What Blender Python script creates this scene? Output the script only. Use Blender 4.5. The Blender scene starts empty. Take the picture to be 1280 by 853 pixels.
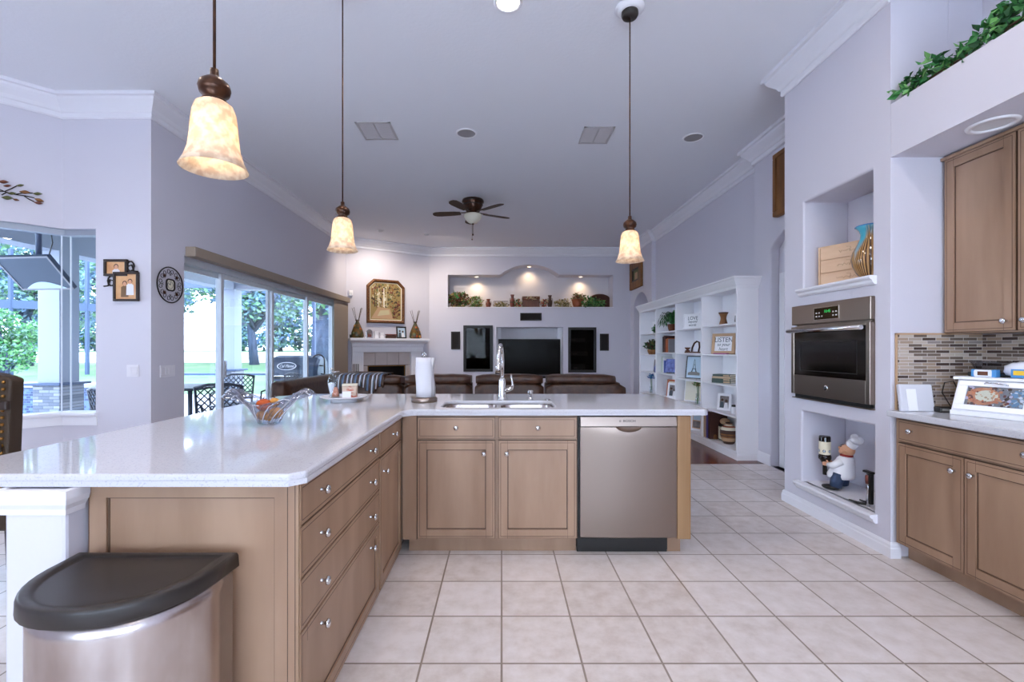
import bpy, bmesh, math, random
from mathutils import Vector, Matrix
R = math.radians
# ------------------------------------------------------------------ camera, world, sun, exposure
sc = bpy.context.scene
COL = sc.collection
FPX, HCAM, VPX, VPY = 571.0, 1.30, 627.0, 436.0
cam = bpy.data.cameras.new('camera'); camo = bpy.data.objects.new('camera', cam); COL.objects.link(camo)
camo.location = (0, 0, HCAM); camo.rotation_euler = (R(90), 0, 0)
cam.sensor_width = 36; cam.lens = FPX / 1280 * 36
cam.shift_x = (640 - VPX) / 1280; cam.shift_y = (VPY - 426.5) / 1280
cam.clip_start = 0.05; cam.clip_end = 500
sc.camera = camo
sc.cycles.max_bounces = 14; sc.cycles.diffuse_bounces = 8; sc.cycles.transparent_max_bounces = 24
sc.view_settings.view_transform = 'Standard'; sc.view_settings.look = 'None'
sc.view_settings.gamma = 1; sc.view_settings.use_curve_mapping = False
EXPOSURE = -0.22
sc.view_settings.exposure = EXPOSURE
W_STRENGTH = 14.0
SUN_STRENGTH = 5.0
FILL_CAN_POWER = 12.0
VISIBLE_CAN_POWER = 14.0
REAR_POWER = 18.0
PENDANT_POWER = 2.6
PUCK_POWER = 4.5
EYEBALL_POWER = 130.0
world = bpy.data.worlds.new('sky'); sc.world = world; world.use_nodes = True
wn = world.node_tree.nodes; wn.clear()
wo = wn.new('ShaderNodeOutputWorld'); wb = wn.new('ShaderNodeBackground')
wg = wn.new('ShaderNodeTexCoord'); ws = wn.new('ShaderNodeSeparateXYZ'); wr = wn.new('ShaderNodeValToRGB')
world.node_tree.links.new(wg.outputs['Generated'], ws.inputs[0])
world.node_tree.links.new(ws.outputs['Z'], wr.inputs[0])
wr.color_ramp.elements[0].position = 0.0; wr.color_ramp.elements[0].color = (0.70, 0.83, 1.0, 1)
wr.color_ramp.elements[1].position = 0.8; wr.color_ramp.elements[1].color = (0.50, 0.68, 1.0, 1)
world.node_tree.links.new(wr.outputs[0], wb.inputs['Color'])
wb.inputs['Strength'].default_value = W_STRENGTH
world.node_tree.links.new(wb.outputs[0], wo.inputs['Surface'])
sun = bpy.data.lights.new('sun', 'SUN'); sun.energy = SUN_STRENGTH; sun.angle = R(1.0); sun.color = (1, .95, .88)
suno = bpy.data.objects.new('sun', sun); COL.objects.link(suno)
suno.rotation_euler = Vector((0.25, -0.55, -1.0)).to_track_quat('-Z', 'Y').to_euler()

def area(name, loc, direction, sx, sy, power, color):
    l = bpy.data.lights.new(name, 'AREA'); l.shape = 'RECTANGLE'; l.size = sx; l.size_y = sy
    l.energy = power; l.color = color
    o = bpy.data.objects.new(name, l); COL.objects.link(o); o.location = loc
    o.rotation_euler = Vector(direction).to_track_quat('-Z', 'Z').to_euler()
    return o
# two added fill lights at made-up windows behind the camera, tinted like daylight
DAY = (0.80, 0.88, 1.0)
area('rear_fill_light', (-2.0, -3.28, 1.55), (0, 1, 0.05), 2.2, 1.8, REAR_POWER, DAY)
area('rear_fill_light', (1.1, -3.28, 1.55), (0, 1, 0.05), 2.2, 1.8, REAR_POWER, DAY)

# ------------------------------------------------------------------ helpers
def at(px, py, Y):
    return Vector(((px - VPX) * Y / FPX, Y, HCAM - (py - VPY) * Y / FPX))
def lin(c):
    r = []
    for v in c[:3]:
        v /= 255.0
        r.append(v / 12.92 if v <= .04045 else ((v + .055) / 1.055) ** 2.4)
    return (r[0], r[1], r[2], 1)
MT = {}
def mat(key, col, rough=.5, metal=0., col2=None, scale=(8, 8, 8), detail=3, bump=0., bscale=None, ramp=(.35, .65),
        spec=None, emit=0., ecol=None, coat=0., aniso=0., voronoi=False):
    m = bpy.data.materials.new(key); m.use_nodes = True; nt = m.node_tree; b = nt.nodes['Principled BSDF']
    b.inputs['Base Color'].default_value = lin(col); b.inputs['Roughness'].default_value = rough
    b.inputs['Metallic'].default_value = metal
    if spec is not None: b.inputs['Specular IOR Level'].default_value = spec
    if coat: b.inputs['Coat Weight'].default_value = coat; b.inputs['Coat Roughness'].default_value = .08
    if aniso: b.inputs['Anisotropic'].default_value = aniso
    if emit:
        b.inputs['Emission Color'].default_value = lin(ecol or col); b.inputs['Emission Strength'].default_value = emit
    if col2 is not None or bump:
        tc = nt.nodes.new('ShaderNodeTexCoord'); mp = nt.nodes.new('ShaderNodeMapping')
        mp.inputs['Scale'].default_value = scale
        nt.links.new(tc.outputs['Object'], mp.inputs[0])
        if voronoi:
            nz = nt.nodes.new('ShaderNodeTexVoronoi'); nz.inputs['Scale'].default_value = 1; out = nz.outputs['Color']
            sp = nt.nodes.new('ShaderNodeSeparateColor'); nt.links.new(out, sp.inputs[0]); out = sp.outputs[0]
        else:
            nz = nt.nodes.new('ShaderNodeTexNoise'); nz.inputs['Scale'].default_value = 1; nz.inputs['Detail'].default_value = detail
            out = nz.outputs['Fac']
        nt.links.new(mp.outputs[0], nz.inputs['Vector'])
        if col2 is not None:
            cr = nt.nodes.new('ShaderNodeValToRGB')
            cr.color_ramp.elements[0].position = ramp[0]; cr.color_ramp.elements[0].color = lin(col)
            cr.color_ramp.elements[1].position = ramp[1]; cr.color_ramp.elements[1].color = lin(col2)
            nt.links.new(out, cr.inputs[0]); nt.links.new(cr.outputs[0], b.inputs['Base Color'])
        if bump:
            src = out
            if bscale:
                mp2 = nt.nodes.new('ShaderNodeMapping'); mp2.inputs['Scale'].default_value = bscale
                nt.links.new(tc.outputs['Object'], mp2.inputs[0])
                n2 = nt.nodes.new('ShaderNodeTexNoise'); n2.inputs['Scale'].default_value = 1
                nt.links.new(mp2.outputs[0], n2.inputs['Vector']); src = n2.outputs['Fac']
            bp = nt.nodes.new('ShaderNodeBump'); bp.inputs['Strength'].default_value = bump; bp.inputs['Distance'].default_value = .01
            nt.links.new(src, bp.inputs['Height']); nt.links.new(bp.outputs[0], b.inputs['Normal'])
    MT[key] = m
    return m

class MB:
    def __init__(s, m): s.bm = bmesh.new(); s.M = Matrix(); s.mats = []; s.use(m); s.smooth = False
    def use(s, m):
        if m not in s.mats: s.mats.append(m)
        s.ci = s.mats.index(m); return s
    def v(s, p): return s.bm.verts.new(s.M @ Vector(p))
    def f(s, vs, sm=None):
        try: fc = s.bm.faces.new(vs)
        except ValueError: return None
        fc.material_index = s.ci; fc.smooth = s.smooth if sm is None else sm
        return fc
    def box(s, x0, x1, y0, y1, z0, z1):
        if x0 > x1: x0, x1 = x1, x0
        if y0 > y1: y0, y1 = y1, y0
        if z0 > z1: z0, z1 = z1, z0
        q = [s.v(p) for p in ((x0,y0,z0),(x1,y0,z0),(x1,y1,z0),(x0,y1,z0),(x0,y0,z1),(x1,y0,z1),(x1,y1,z1),(x0,y1,z1))]
        for i in ((3,2,1,0),(4,5,6,7),(0,1,5,4),(1,2,6,5),(2,3,7,6),(3,0,4,7)): s.f([q[k] for k in i], False)
        return s
    def loft(s, loops, cap0=True, cap1=True, closed=True, sm=True):
        L = [[s.v(p) for p in lp] for lp in loops]; n = len(L[0])
        for a, b in zip(L, L[1:]):
            for i in range(n if closed else n - 1):
                j = (i + 1) % n
                s.f([a[i], a[j], b[j], b[i]], sm)
        if cap0: s.f(L[0][::-1], False)
        if cap1: s.f(L[-1], False)
        return s
    def lathe(s, prof, c=(0, 0, 0), n=24, cap0=True, cap1=True, sx=1, sy=1):
        return s.loft([[(c[0] + r*sx*math.cos(2*math.pi*i/n), c[1] + r*sy*math.sin(2*math.pi*i/n), c[2] + z) for i in range(n)] for r, z in prof], cap0, cap1)
    def tube(s, pts, r, n=8, cap=True):
        pts = [Vector(p) for p in pts]; loops = []
        k = len(pts); up = None
        for i, p in enumerate(pts):
            t = (pts[min(i+1, k-1)] - pts[max(i-1, 0)])
            t = t.normalized() if t.length > 1e-9 else Vector((0, 0, 1))
            if up is None:
                up = Vector((0, 0, 1)) if abs(t.z) < .9 else Vector((1, 0, 0))
            a = t.cross(up)
            if a.length < 1e-6: a = t.cross(Vector((0, 1, 0)))
            a.normalize(); b = a.cross(t).normalized(); up = b
            rr = r[i] if isinstance(r, (list, tuple)) else r
            loops.append([p + a*rr*math.cos(2*math.pi*j/n) + b*rr*math.sin(2*math.pi*j/n) for j in range(n)])
        return s.loft(loops, cap, cap)
    def cyl(s, p0, p1, r, n=16): return s.tube([p0, p1], r, n)
    def ball(s, c, r, n=12, sz=1, sx=1, sy=1):
        k = max(4, n // 2)
        return s.loft([[(c[0] + r*sx*math.sin(math.pi*i/k)*math.cos(2*math.pi*j/n), c[1] + r*sy*math.sin(math.pi*i/k)*math.sin(2*math.pi*j/n), c[2] - r*sz*math.cos(math.pi*i/k)) for j in range(n)] for i in [.12] + list(range(1, k)) + [k - .12]])
    def prism(s, poly, y0, y1):          # polygon in local xz, extruded along local y
        a = [s.v((x, y0, z)) for x, z in poly]; b = [s.v((x, y1, z)) for x, z in poly]
        s.f(a, False); s.f(b[::-1], False); n = len(poly)
        for i in range(n): s.f([a[i], b[i], b[(i+1) % n], a[(i+1) % n]], False)
        return s
    def slab(s, poly, z0, z1):           # polygon in local xy, extruded along z
        a = [s.v((x, y, z0)) for x, y in poly]; b = [s.v((x, y, z1)) for x, y in poly]
        s.f(a[::-1], False); s.f(b, False); n = len(poly)
        for i in range(n): s.f([a[i], a[(i+1) % n], b[(i+1) % n], b[i]], False)
        return s
    def poly(s, pts): s.f([s.v(p) for p in pts], False); return s
    def holed(s, o, u, n, thick, outer, holes):
        o = Vector(o); u = Vector(u).normalized(); n = Vector(n).normalized()
        es = []
        for lp in [outer] + holes:
            vs = [s.v(o + u*a + Vector((0, 0, z))) for a, z in lp]
            for i in range(len(vs)): es.append(s.bm.edges.new((vs[i], vs[(i+1) % len(vs)])))
        r = bmesh.ops.triangle_fill(s.bm, use_beauty=True, edges=es)
        fs = [g for g in r['geom'] if isinstance(g, bmesh.types.BMFace)]
        d = bmesh.ops.dissolve_limit(s.bm, angle_limit=.01, verts=list({v for f in fs for v in f.verts}), edges=list({e for f in fs for e in f.edges}))
        fs = [f for f in s.bm.faces if f.is_valid]
        ex = bmesh.ops.extrude_face_region(s.bm, geom=fs, use_keep_orig=True)
        bmesh.ops.translate(s.bm, vec=n*thick, verts=[g for g in ex['geom'] if isinstance(g, bmesh.types.BMVert)])
        return s
    def flat_holed(s, outer, holes, z0, z1):
        es = []
        for lp in [outer] + holes:
            vs = [s.v((x, y, z0)) for x, y in lp]
            for i in range(len(vs)): es.append(s.bm.edges.new((vs[i], vs[(i+1) % len(vs)])))
        r = bmesh.ops.triangle_fill(s.bm, use_beauty=True, edges=es)
        fs = [g for g in r['geom'] if isinstance(g, bmesh.types.BMFace)]
        ex = bmesh.ops.extrude_face_region(s.bm, geom=fs, use_keep_orig=True)
        bmesh.ops.translate(s.bm, vec=(0, 0, z1 - z0), verts=[g for g in ex['geom'] if isinstance(g, bmesh.types.BMVert)])
        return s
    def build(s, name, parent=None, bevel=0., seg=2, label=None, sub=0, recalc=True):
        if recalc: bmesh.ops.recalc_face_normals(s.bm, faces=s.bm.faces)
        off = Vector((0, 0, 0)); p = parent
        while p is not None: off += p.location; p = p.parent
        if parent is None and len(s.bm.verts):
            xs = [v.co.x for v in s.bm.verts]; ys = [v.co.y for v in s.bm.verts]; zs = [v.co.z for v in s.bm.verts]
            off = Vector(((min(xs)+max(xs))/2, (min(ys)+max(ys))/2, min(zs)))
        bmesh.ops.translate(s.bm, vec=-off, verts=s.bm.verts)
        me = bpy.data.meshes.new(name); s.bm.to_mesh(me); s.bm.free()
        for k in s.mats: me.materials.append(MT[k])
        o = bpy.data.objects.new(name, me); COL.objects.link(o)
        if parent is None: o.location = off
        else: o.parent = parent
        if bevel:
            b = o.modifiers.new('bevel', 'BEVEL'); b.width = bevel; b.segments = seg; b.limit_method = 'ANGLE'; b.angle_limit = R(35)
        if sub:
            b = o.modifiers.new('subdivision', 'SUBSURF'); b.levels = sub; b.render_levels = sub
        if label: o['label'] = label
        return o

def tag(o, label, cat, group=None, kind=None):
    o['label'] = label; o['category'] = cat
    if group: o['group'] = group
    if kind: o['kind'] = kind
    return o
def thing(name, label, cat, loc=(0, 0, 0), group=None, kind=None):
    o = bpy.data.objects.new(name, None); COL.objects.link(o); o.location = loc; o.empty_display_size = .1
    return tag(o, label, cat, group, kind)
def struct(o): o['kind'] = 'structure'; return o
def dup(o, parent=None):
    c = o.copy(); COL.objects.link(c)
    if parent is not None: c.parent = parent
    for ch in list(o.children): dup(ch, c)
    return c
def T(x=0, y=0, z=0, rz=0): return Matrix.Translation((x, y, z)) @ Matrix.Rotation(R(rz), 4, 'Z')
UP = Matrix.Rotation(R(90), 4, 'X')
def text(name, body, size, M, m, parent, ext=.0006, shear=0., sx=1.):
    cu = bpy.data.curves.new(name, 'FONT'); cu.body = body; cu.size = size; cu.extrude = ext; cu.align_x = 'CENTER'; cu.align_y = 'CENTER'; cu.shear = shear
    t = bpy.data.objects.new(name, cu); COL.objects.link(t)
    dg = bpy.context.evaluated_depsgraph_get(); me = bpy.data.meshes.new_from_object(t.evaluated_get(dg))
    bpy.data.objects.remove(t)
    me.transform(M @ UP @ Matrix.Diagonal((sx, 1, 1, 1)))
    off = Vector((0, 0, 0)); p = parent
    while p is not None: off += p.location; p = p.parent
    me.transform(Matrix.Translation(-off)); me.materials.clear(); me.materials.append(MT[m])
    o = bpy.data.objects.new(name, me); COL.objects.link(o); o.parent = parent
    return o
def rrect(x0, x1, y0, y1, r, n=5):
    out = []
    for cx, cy, a0 in ((x1-r, y1-r, 0), (x0+r, y1-r, 90), (x0+r, y0+r, 180), (x1-r, y0+r, 270)):
        for i in range(n + 1):
            a = R(a0 + 90*i/n); out.append((cx + r*math.cos(a), cy + r*math.sin(a)))
    return out
def sweep(mb, path, prof, side=1, up=False):
    P = [Vector(p) for p in path]; n = len(P); loops = []
    for i, p in enumerate(P):
        d0 = (P[i] - P[i-1]).normalized() if i else (P[1] - P[0]).normalized()
        d1 = (P[i+1] - P[i]).normalized() if i < n-1 else d0
        n0 = Vector((d0.y, -d0.x))*side; n1 = Vector((d1.y, -d1.x))*side
        b = (n0 + n1); b = b / max(.15, b.length_squared) * 2
        loops.append([(p.x + b.x*o, p.y + b.y*o, z) for o, z in prof])
    mb.loft(loops, True, True, True, False)
    return mb
def leaves(mb, c, rad, n, size, rng, ms, shell=.3, up=.3, zmin=None):
    for _ in range(n):
        while True:
            d = Vector((rng.uniform(-1, 1), rng.uniform(-1, 1), rng.uniform(-1, 1)))
            if shell < d.length < 1: break
        p = Vector((c[0] + d.x*rad[0], c[1] + d.y*rad[1], c[2] + d.z*rad[2]))
        if zmin is not None and p.z < zmin: p.z = zmin + rng.random()*.03
        a = Vector((rng.gauss(0, 1), rng.gauss(0, 1), rng.gauss(0, .6) + up)).normalized()
        b = a.cross(Vector((rng.gauss(0, 1), rng.gauss(0, 1), rng.gauss(0, 1)))).normalized()
        k = size*rng.uniform(.6, 1.3); nrm = a.cross(b)*k*.14
        mb.use(ms[rng.randrange(len(ms))])
        q = [mb.v(p), mb.v(p + a*k*.5 + b*k*.3 + nrm), mb.v(p + a*k), mb.v(p + a*k*.5 - b*k*.3 + nrm)]
        mb.f([q[0], q[1], q[2]], False); mb.f([q[0], q[2], q[3]], False)

# ------------------------------------------------------------------ materials
mat('wall', (203, 201, 211), .75, bump=.05, bscale=(60, 60, 60))
mat('ceiling', (230, 232, 238), .9, bump=.12, bscale=(35, 35, 35))
mat('trim', (226, 226, 232), .4)
mat('niche', (209, 205, 210), .7)
mat('wood', (136, 106, 83), .40, col2=(166, 136, 112), scale=(6, 6, 1.1), detail=6, ramp=(.28, .72))
mat('wood_end', (138, 104, 68), .45, col2=(152, 118, 82), scale=(30, 30, .8), detail=4)
mat('glaze', (84, 62, 47), .5)
mat('nickel', (205, 205, 208), .18, 1.)
mat('steel', (144, 129, 119), .3, 1., bump=.02, bscale=(3, 3, 300), aniso=.4)
mat('steel_can', (205, 196, 192), .26, 1., col2=(176, 164, 160), scale=(9, 9, 4), detail=4, aniso=.3)
mat('chrome', (216, 214, 214), .17, 1.)
mat('black', (15, 13, 12), .45)
mat('black_gloss', (10, 9, 8), .08)
mat('screen', (10, 8, 6), .25, spec=.06)
mat('speaker_black', (17, 14, 13), .85)
mat('slider_alu', (196, 202, 208), .4)
mat('mosaic_glass', (112, 78, 40), .2, col2=(58, 66, 44), scale=(16, 16, 16), detail=2)
mat('bronze_dark', (27, 21, 18), .6)
mat('lid', (36, 31, 29), .40)
mat('quartz', (196, 196, 202), .05, col2=(172, 172, 180), scale=(180, 180, 180), detail=2, ramp=(.55, .75))
mat('white_paint', (236, 236, 240), .45)
mat('white_gloss', (238, 238, 242), .2)
mat('paper', (206, 206, 213), .9)
mat('leather', (54, 31, 19), .40, col2=(76, 48, 32), scale=(14, 14, 14), detail=4, bump=.25, bscale=(28, 28, 28))
mat('pillow', (92, 66, 44), .5, col2=(110, 82, 58), scale=(9, 9, 9), bump=.2)
mat('wood_floor', (86, 40, 24), .22, col2=(124, 62, 38), scale=(22, 1.2, 1), detail=5)
mat('valance', (150, 136, 122), .7)
mat('alu', (150, 158, 170), .45, .3)
mat('alu_white', (200, 208, 218), .4)
mat('cage', (54, 70, 98), .6)
mat('patio_metal', (38, 46, 60), .5)
mat('plate', (218, 216, 222), .35)
mat('chair_leather', (50, 34, 16), .6, bump=.15, bscale=(30, 30, 30))
mat('crystal_line', (186, 186, 194), .1)
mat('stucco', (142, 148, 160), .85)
mat('bronze', (80, 48, 28), .3, .6, col2=(52, 30, 20), scale=(30, 30, 30))
mat('frame_dark', (40, 26, 20), .4)
mat('gilt', (128, 84, 44), .4, .4, col2=(70, 38, 22), scale=(60, 60, 60), bump=.5)
mat('gold_wood', (140, 92, 44), .5, col2=(104, 64, 30), scale=(10, 10, 2))
mat('iron', (34, 28, 26), .5, .5)
mat('grill_cover', (62, 74, 90), .5, .3)
mat('bulb', (255, 236, 200), .5, emit=14., ecol=(255, 226, 180))
mat('lens', (255, 246, 232), .5, emit=9., ecol=(255, 244, 228))
mat('puck_lens', (255, 236, 200), .5, emit=9., ecol=(255, 226, 178))
mat('off_lens', (214, 216, 220), .3)
mat('grille', (150, 148, 150), .6)
mat('vent', (190, 186, 188), .6)
mat('green_led', (20, 160, 70), .5, emit=.7, ecol=(40, 210, 100))
mat('red_led', (200, 30, 20), .5, emit=1.)
mat('leaf_dark', (26, 78, 40), .5); mat('leaf_mid', (50, 120, 58), .5); mat('leaf_light', (104, 160, 88), .5)
mat('leaf_olive', (92, 98, 54), .6); mat('leaf_dry', (150, 128, 78), .6); mat('leaf_rust', (120, 66, 46), .6); mat('leaf_brown', (62, 44, 30), .6)
mat('leaf_cream', (190, 178, 140), .6); mat('flower_red', (176, 74, 58), .6); mat('flower_blue', (52, 124, 178), .6)
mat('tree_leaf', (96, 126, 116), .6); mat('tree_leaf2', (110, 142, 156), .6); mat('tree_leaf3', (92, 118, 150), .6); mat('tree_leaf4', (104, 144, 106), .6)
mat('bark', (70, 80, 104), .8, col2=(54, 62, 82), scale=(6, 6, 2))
mat('grass', (74, 104, 62), .9, col2=(92, 120, 74), scale=(.5, .5, .5))
mat('sunlit_pale', (238, 232, 222), .9)  # near-white base colour carries the sun glare on the far ground
mat('patio', (170, 168, 168), .8, col2=(150, 150, 152), scale=(3, 3, 3))
mat('water', (70, 110, 150), .08)
mat('terracotta', (150, 84, 52), .6, col2=(128, 66, 40), scale=(8, 8, 8))
mat('urn_red', (124, 58, 44), .45, col2=(84, 36, 28), scale=(14, 14, 14)); mat('urn_dark', (70, 44, 36), .45)
mat('basket', (70, 34, 28), .6, bump=.8, bscale=(60, 60, 160))
mat('chest', (104, 58, 32), .5, col2=(84, 44, 24), scale=(12, 12, 3))
mat('crate', (206, 170, 138), .55, col2=(216, 184, 152), scale=(3, 3, 14)); mat('crate_ink', (150, 112, 84), .6)
mat('glass_orange', (178, 76, 28), .15)
mat('print_orange', (186, 104, 70), .5, col2=(214, 150, 110), scale=(40, 40, 40))
mat('print_blue', (104, 142, 178), .5); mat('glass_amber', (196, 138, 66), .15)
mat('cream', (226, 220, 200), .6); mat('tan', (184, 150, 116), .6); mat('sky_print', (176, 198, 214), .5)
mat('ink', (66, 78, 86), .6); mat('ink_soft', (122, 120, 118), .6)
mat('book_green', (36, 58, 48), .5); mat('book_tan', (178, 150, 118), .5); mat('book_purple', (76, 66, 140), .5)
mat('book_maroon', (66, 34, 26), .5); mat('book_orange', (180, 92, 44), .5); mat('book_gray', (128, 128, 134), .5)
mat('book_blue', (58, 84, 168), .5); mat('book_pale', (196, 214, 196), .5); mat('book_black', (34, 32, 38), .5); mat('pages', (226, 218, 200), .8)
mat('plate_blue', (40, 48, 128), .3, col2=(90, 110, 190), scale=(16, 16, 16)); mat('pink', (150, 60, 120), .5)
mat('skin', (214, 160, 126), .5); mat('navy', (44, 62, 92), .6); mat('scarf', (150, 40, 36), .6)
mat('bottle_glass', (22, 16, 14), .12); mat('bottle_label', (222, 214, 190), .6)
mat('photo_warm', (208, 150, 104), .5, col2=(222, 180, 132), scale=(10, 10, 10)); mat('hair', (70, 44, 26), .6); mat('shirt', (226, 226, 230), .6); mat('teal_dress', (120, 90, 60), .6)
mat('photo_gray', (140, 130, 128), .5, col2=(90, 84, 84), scale=(20, 20, 20))
mat('tile_fire', (196, 184, 178), .35, col2=(206, 196, 190), scale=(4, 4, 4)); mat('grout', (136, 126, 120), .8)
mat('firebox', (16, 13, 11), .6)
mat('brass', (150, 110, 60), .3, 1.)
mat('throw_blue', (96, 116, 144), .9); mat('throw_white', (184, 188, 196), .9)
mat('pepper', (176, 104, 78), .5, col2=(214, 150, 120), scale=(120, 120, 120))
mat('tin', (196, 176, 160), .35, col2=(176, 96, 80), scale=(30, 30, 60), ramp=(.5, .6))
mat('bread', (214, 110, 60), .5, col2=(228, 190, 140), scale=(18, 18, 18)); mat('bag_blue', (70, 140, 200), .4); mat('bag_clear', (222, 226, 238), .25)
mat('bag_yellow', (226, 182, 40), .4); mat('pan', (186, 186, 190), .3, .5); mat('pink_box', (200, 190, 214), .5)
mat('blotch_teal', (44, 120, 110), .3)
mat('knob_dark', (40, 34, 30), .4)

def shader(key):
    m = bpy.data.materials.new(key); m.use_nodes = True; nt = m.node_tree; nt.nodes.clear()
    MT[key] = m; out = nt.nodes.new('ShaderNodeOutputMaterial')
    return m, nt, out
def pane(key, tint, refl=1.45, gloss_rough=.0):
    m, nt, out = shader(key)
    tr = nt.nodes.new('ShaderNodeBsdfTransparent'); tr.inputs[0].default_value = tint
    gl = nt.nodes.new('ShaderNodeBsdfGlossy'); gl.inputs['Roughness'].default_value = gloss_rough
    fr = nt.nodes.new('ShaderNodeFresnel')
    ge = nt.nodes.new('ShaderNodeNewGeometry'); mr = nt.nodes.new('ShaderNodeMapRange')   # same reflectance on both sides of a pane
    mr.inputs['To Min'].default_value = refl; mr.inputs['To Max'].default_value = 1/refl
    nt.links.new(ge.outputs['Backfacing'], mr.inputs['Value']); nt.links.new(mr.outputs[0], fr.inputs['IOR'])
    mx = nt.nodes.new('ShaderNodeMixShader')
    nt.links.new(fr.outputs[0], mx.inputs[0]); nt.links.new(tr.outputs[0], mx.inputs[1]); nt.links.new(gl.outputs[0], mx.inputs[2])
    nt.links.new(mx.outputs[0], out.inputs[0])
pane('glass', (.97, .985, 1, 1), 1.3)
pane('glass_tint', (.42, .40, .38, 1), 1.2)
pane('crystal', (.84, .84, .88, 1), 1.9, .03)
pane('clear', (.93, .95, .96, 1), 1.45, .02)
pane('plastic', (.82, .84, .88, 1), 1.4, .12)
def alabaster():
    m, nt, out = shader('alabaster')
    tc = nt.nodes.new('ShaderNodeTexCoord'); vo = nt.nodes.new('ShaderNodeTexNoise'); vo.inputs['Scale'].default_value = 40; vo.inputs['Detail'].default_value = 2
    nt.links.new(tc.outputs['Object'], vo.inputs['Vector'])
    cr = nt.nodes.new('ShaderNodeValToRGB'); cr.color_ramp.elements[0].color = lin((226, 206, 184)); cr.color_ramp.elements[1].color = lin((250, 238, 220))
    cr.color_ramp.elements[0].position = .38; cr.color_ramp.elements[1].position = .6
    nt.links.new(vo.outputs['Fac'], cr.inputs[0])
    d = nt.nodes.new('ShaderNodeBsdfDiffuse'); t = nt.nodes.new('ShaderNodeBsdfTranslucent'); e = nt.nodes.new('ShaderNodeEmission')
    e.inputs['Strength'].default_value = .03
    g = nt.nodes.new('ShaderNodeMixRGB'); g.blend_type = 'MULTIPLY'; g.inputs[0].default_value = 1; g.inputs[2].default_value = (1, .80, .55, 1)
    nt.links.new(cr.outputs[0], g.inputs[1])
    for n in (d, t): nt.links.new(cr.outputs[0], n.inputs[0])
    nt.links.new(g.outputs[0], e.inputs[0])
    mx = nt.nodes.new('ShaderNodeMixShader'); mx.inputs[0].default_value = .6
    ad = nt.nodes.new('ShaderNodeAddShader')
    nt.links.new(d.outputs[0], mx.inputs[1]); nt.links.new(t.outputs[0], mx.inputs[2])
    nt.links.new(mx.outputs[0], ad.inputs[0]); nt.links.new(e.outputs[0], ad.inputs[1]); nt.links.new(ad.outputs[0], out.inputs[0])
alabaster()
def tiled(key, cols, mortar, bw, rh, ms, offs, axes, origin=(0, 0), rough=.3, off_amt=.5, bump=.3, bias=0., mottled=0.):
    m = bpy.data.materials.new(key); m.use_nodes = True; nt = m.node_tree; b = nt.nodes['Principled BSDF']; MT[key] = m
    geo = nt.nodes.new('ShaderNodeNewGeometry'); sp = nt.nodes.new('ShaderNodeSeparateXYZ'); cb = nt.nodes.new('ShaderNodeCombineXYZ')
    nt.links.new(geo.outputs['Position'], sp.inputs[0])
    for i, a in enumerate(axes):
        ad = nt.nodes.new('ShaderNodeMath'); ad.operation = 'SUBTRACT'; ad.inputs[1].default_value = origin[i]
        nt.links.new(sp.outputs[a], ad.inputs[0]); nt.links.new(ad.outputs[0], cb.inputs[i])
    br = nt.nodes.new('ShaderNodeTexBrick'); br.offset = offs; br.inputs['Scale'].default_value = 1
    br.inputs['Brick Width'].default_value = bw; br.inputs['Row Height'].default_value = rh
    br.inputs['Mortar Size'].default_value = ms; br.inputs['Mortar Smooth'].default_value = .1; br.inputs['Bias'].default_value = bias
    br.inputs['Mortar'].default_value = lin(mortar)
    nt.links.new(cb.outputs[0], br.inputs['Vector'])
    if len(cols) == 2 and not mottled:
        br.inputs['Color1'].default_value = lin(cols[0]); br.inputs['Color2'].default_value = lin(cols[1]); out = br.outputs['Color']
    else:
        br.inputs['Color1'].default_value = (0, 0, 0, 1); br.inputs['Color2'].default_value = (1, 1, 1, 1); br.inputs['Mortar'].default_value = (0, 0, 0, 1)
        cr = nt.nodes.new('ShaderNodeValToRGB')
        if mottled:
            nz = nt.nodes.new('ShaderNodeTexNoise'); nz.inputs['Scale'].default_value = 11; nz.inputs['Detail'].default_value = 8; nz.inputs['Roughness'].default_value = .65
            nt.links.new(geo.outputs['Position'], nz.inputs['Vector'])
            ad = nt.nodes.new('ShaderNodeMath'); ad.operation = 'MULTIPLY_ADD'; ad.inputs[1].default_value = .22
            nt.links.new(br.outputs['Color'], ad.inputs[0]); nt.links.new(nz.outputs['Fac'], ad.inputs[2]); nt.links.new(ad.outputs[0], cr.inputs[0])
            cr.color_ramp.elements[0].position = .36; cr.color_ramp.elements[1].position = .80
            cr.color_ramp.elements[0].color = lin(cols[0]); cr.color_ramp.elements[1].color = lin(cols[1])
            if len(cols) == 3:
                e = cr.color_ramp.elements.new(.56); e.color = lin(cols[2])
        else:
            cr.color_ramp.interpolation = 'CONSTANT'
            while len(cr.color_ramp.elements) < len(cols): cr.color_ramp.elements.new(.5)
            for i, cc in enumerate(cols):
                cr.color_ramp.elements[i].position = i/len(cols); cr.color_ramp.elements[i].color = lin(cc)
            nt.links.new(br.outputs['Color'], cr.inputs[0])
        mx = nt.nodes.new('ShaderNodeMixRGB'); nt.links.new(br.outputs['Fac'], mx.inputs[0]); nt.links.new(cr.outputs[0], mx.inputs[1]); mx.inputs[2].default_value = lin(mortar)
        out = mx.outputs[0]
    nt.links.new(out, b.inputs['Base Color']); b.inputs['Roughness'].default_value = rough
    bp = nt.nodes.new('ShaderNodeBump'); bp.inputs['Strength'].default_value = bump; bp.inputs['Distance'].default_value = .004; bp.invert = True
    nt.links.new(br.outputs['Fac'], bp.inputs['Height']); nt.links.new(bp.outputs[0], b.inputs['Normal'])
TS = .3323
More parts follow.
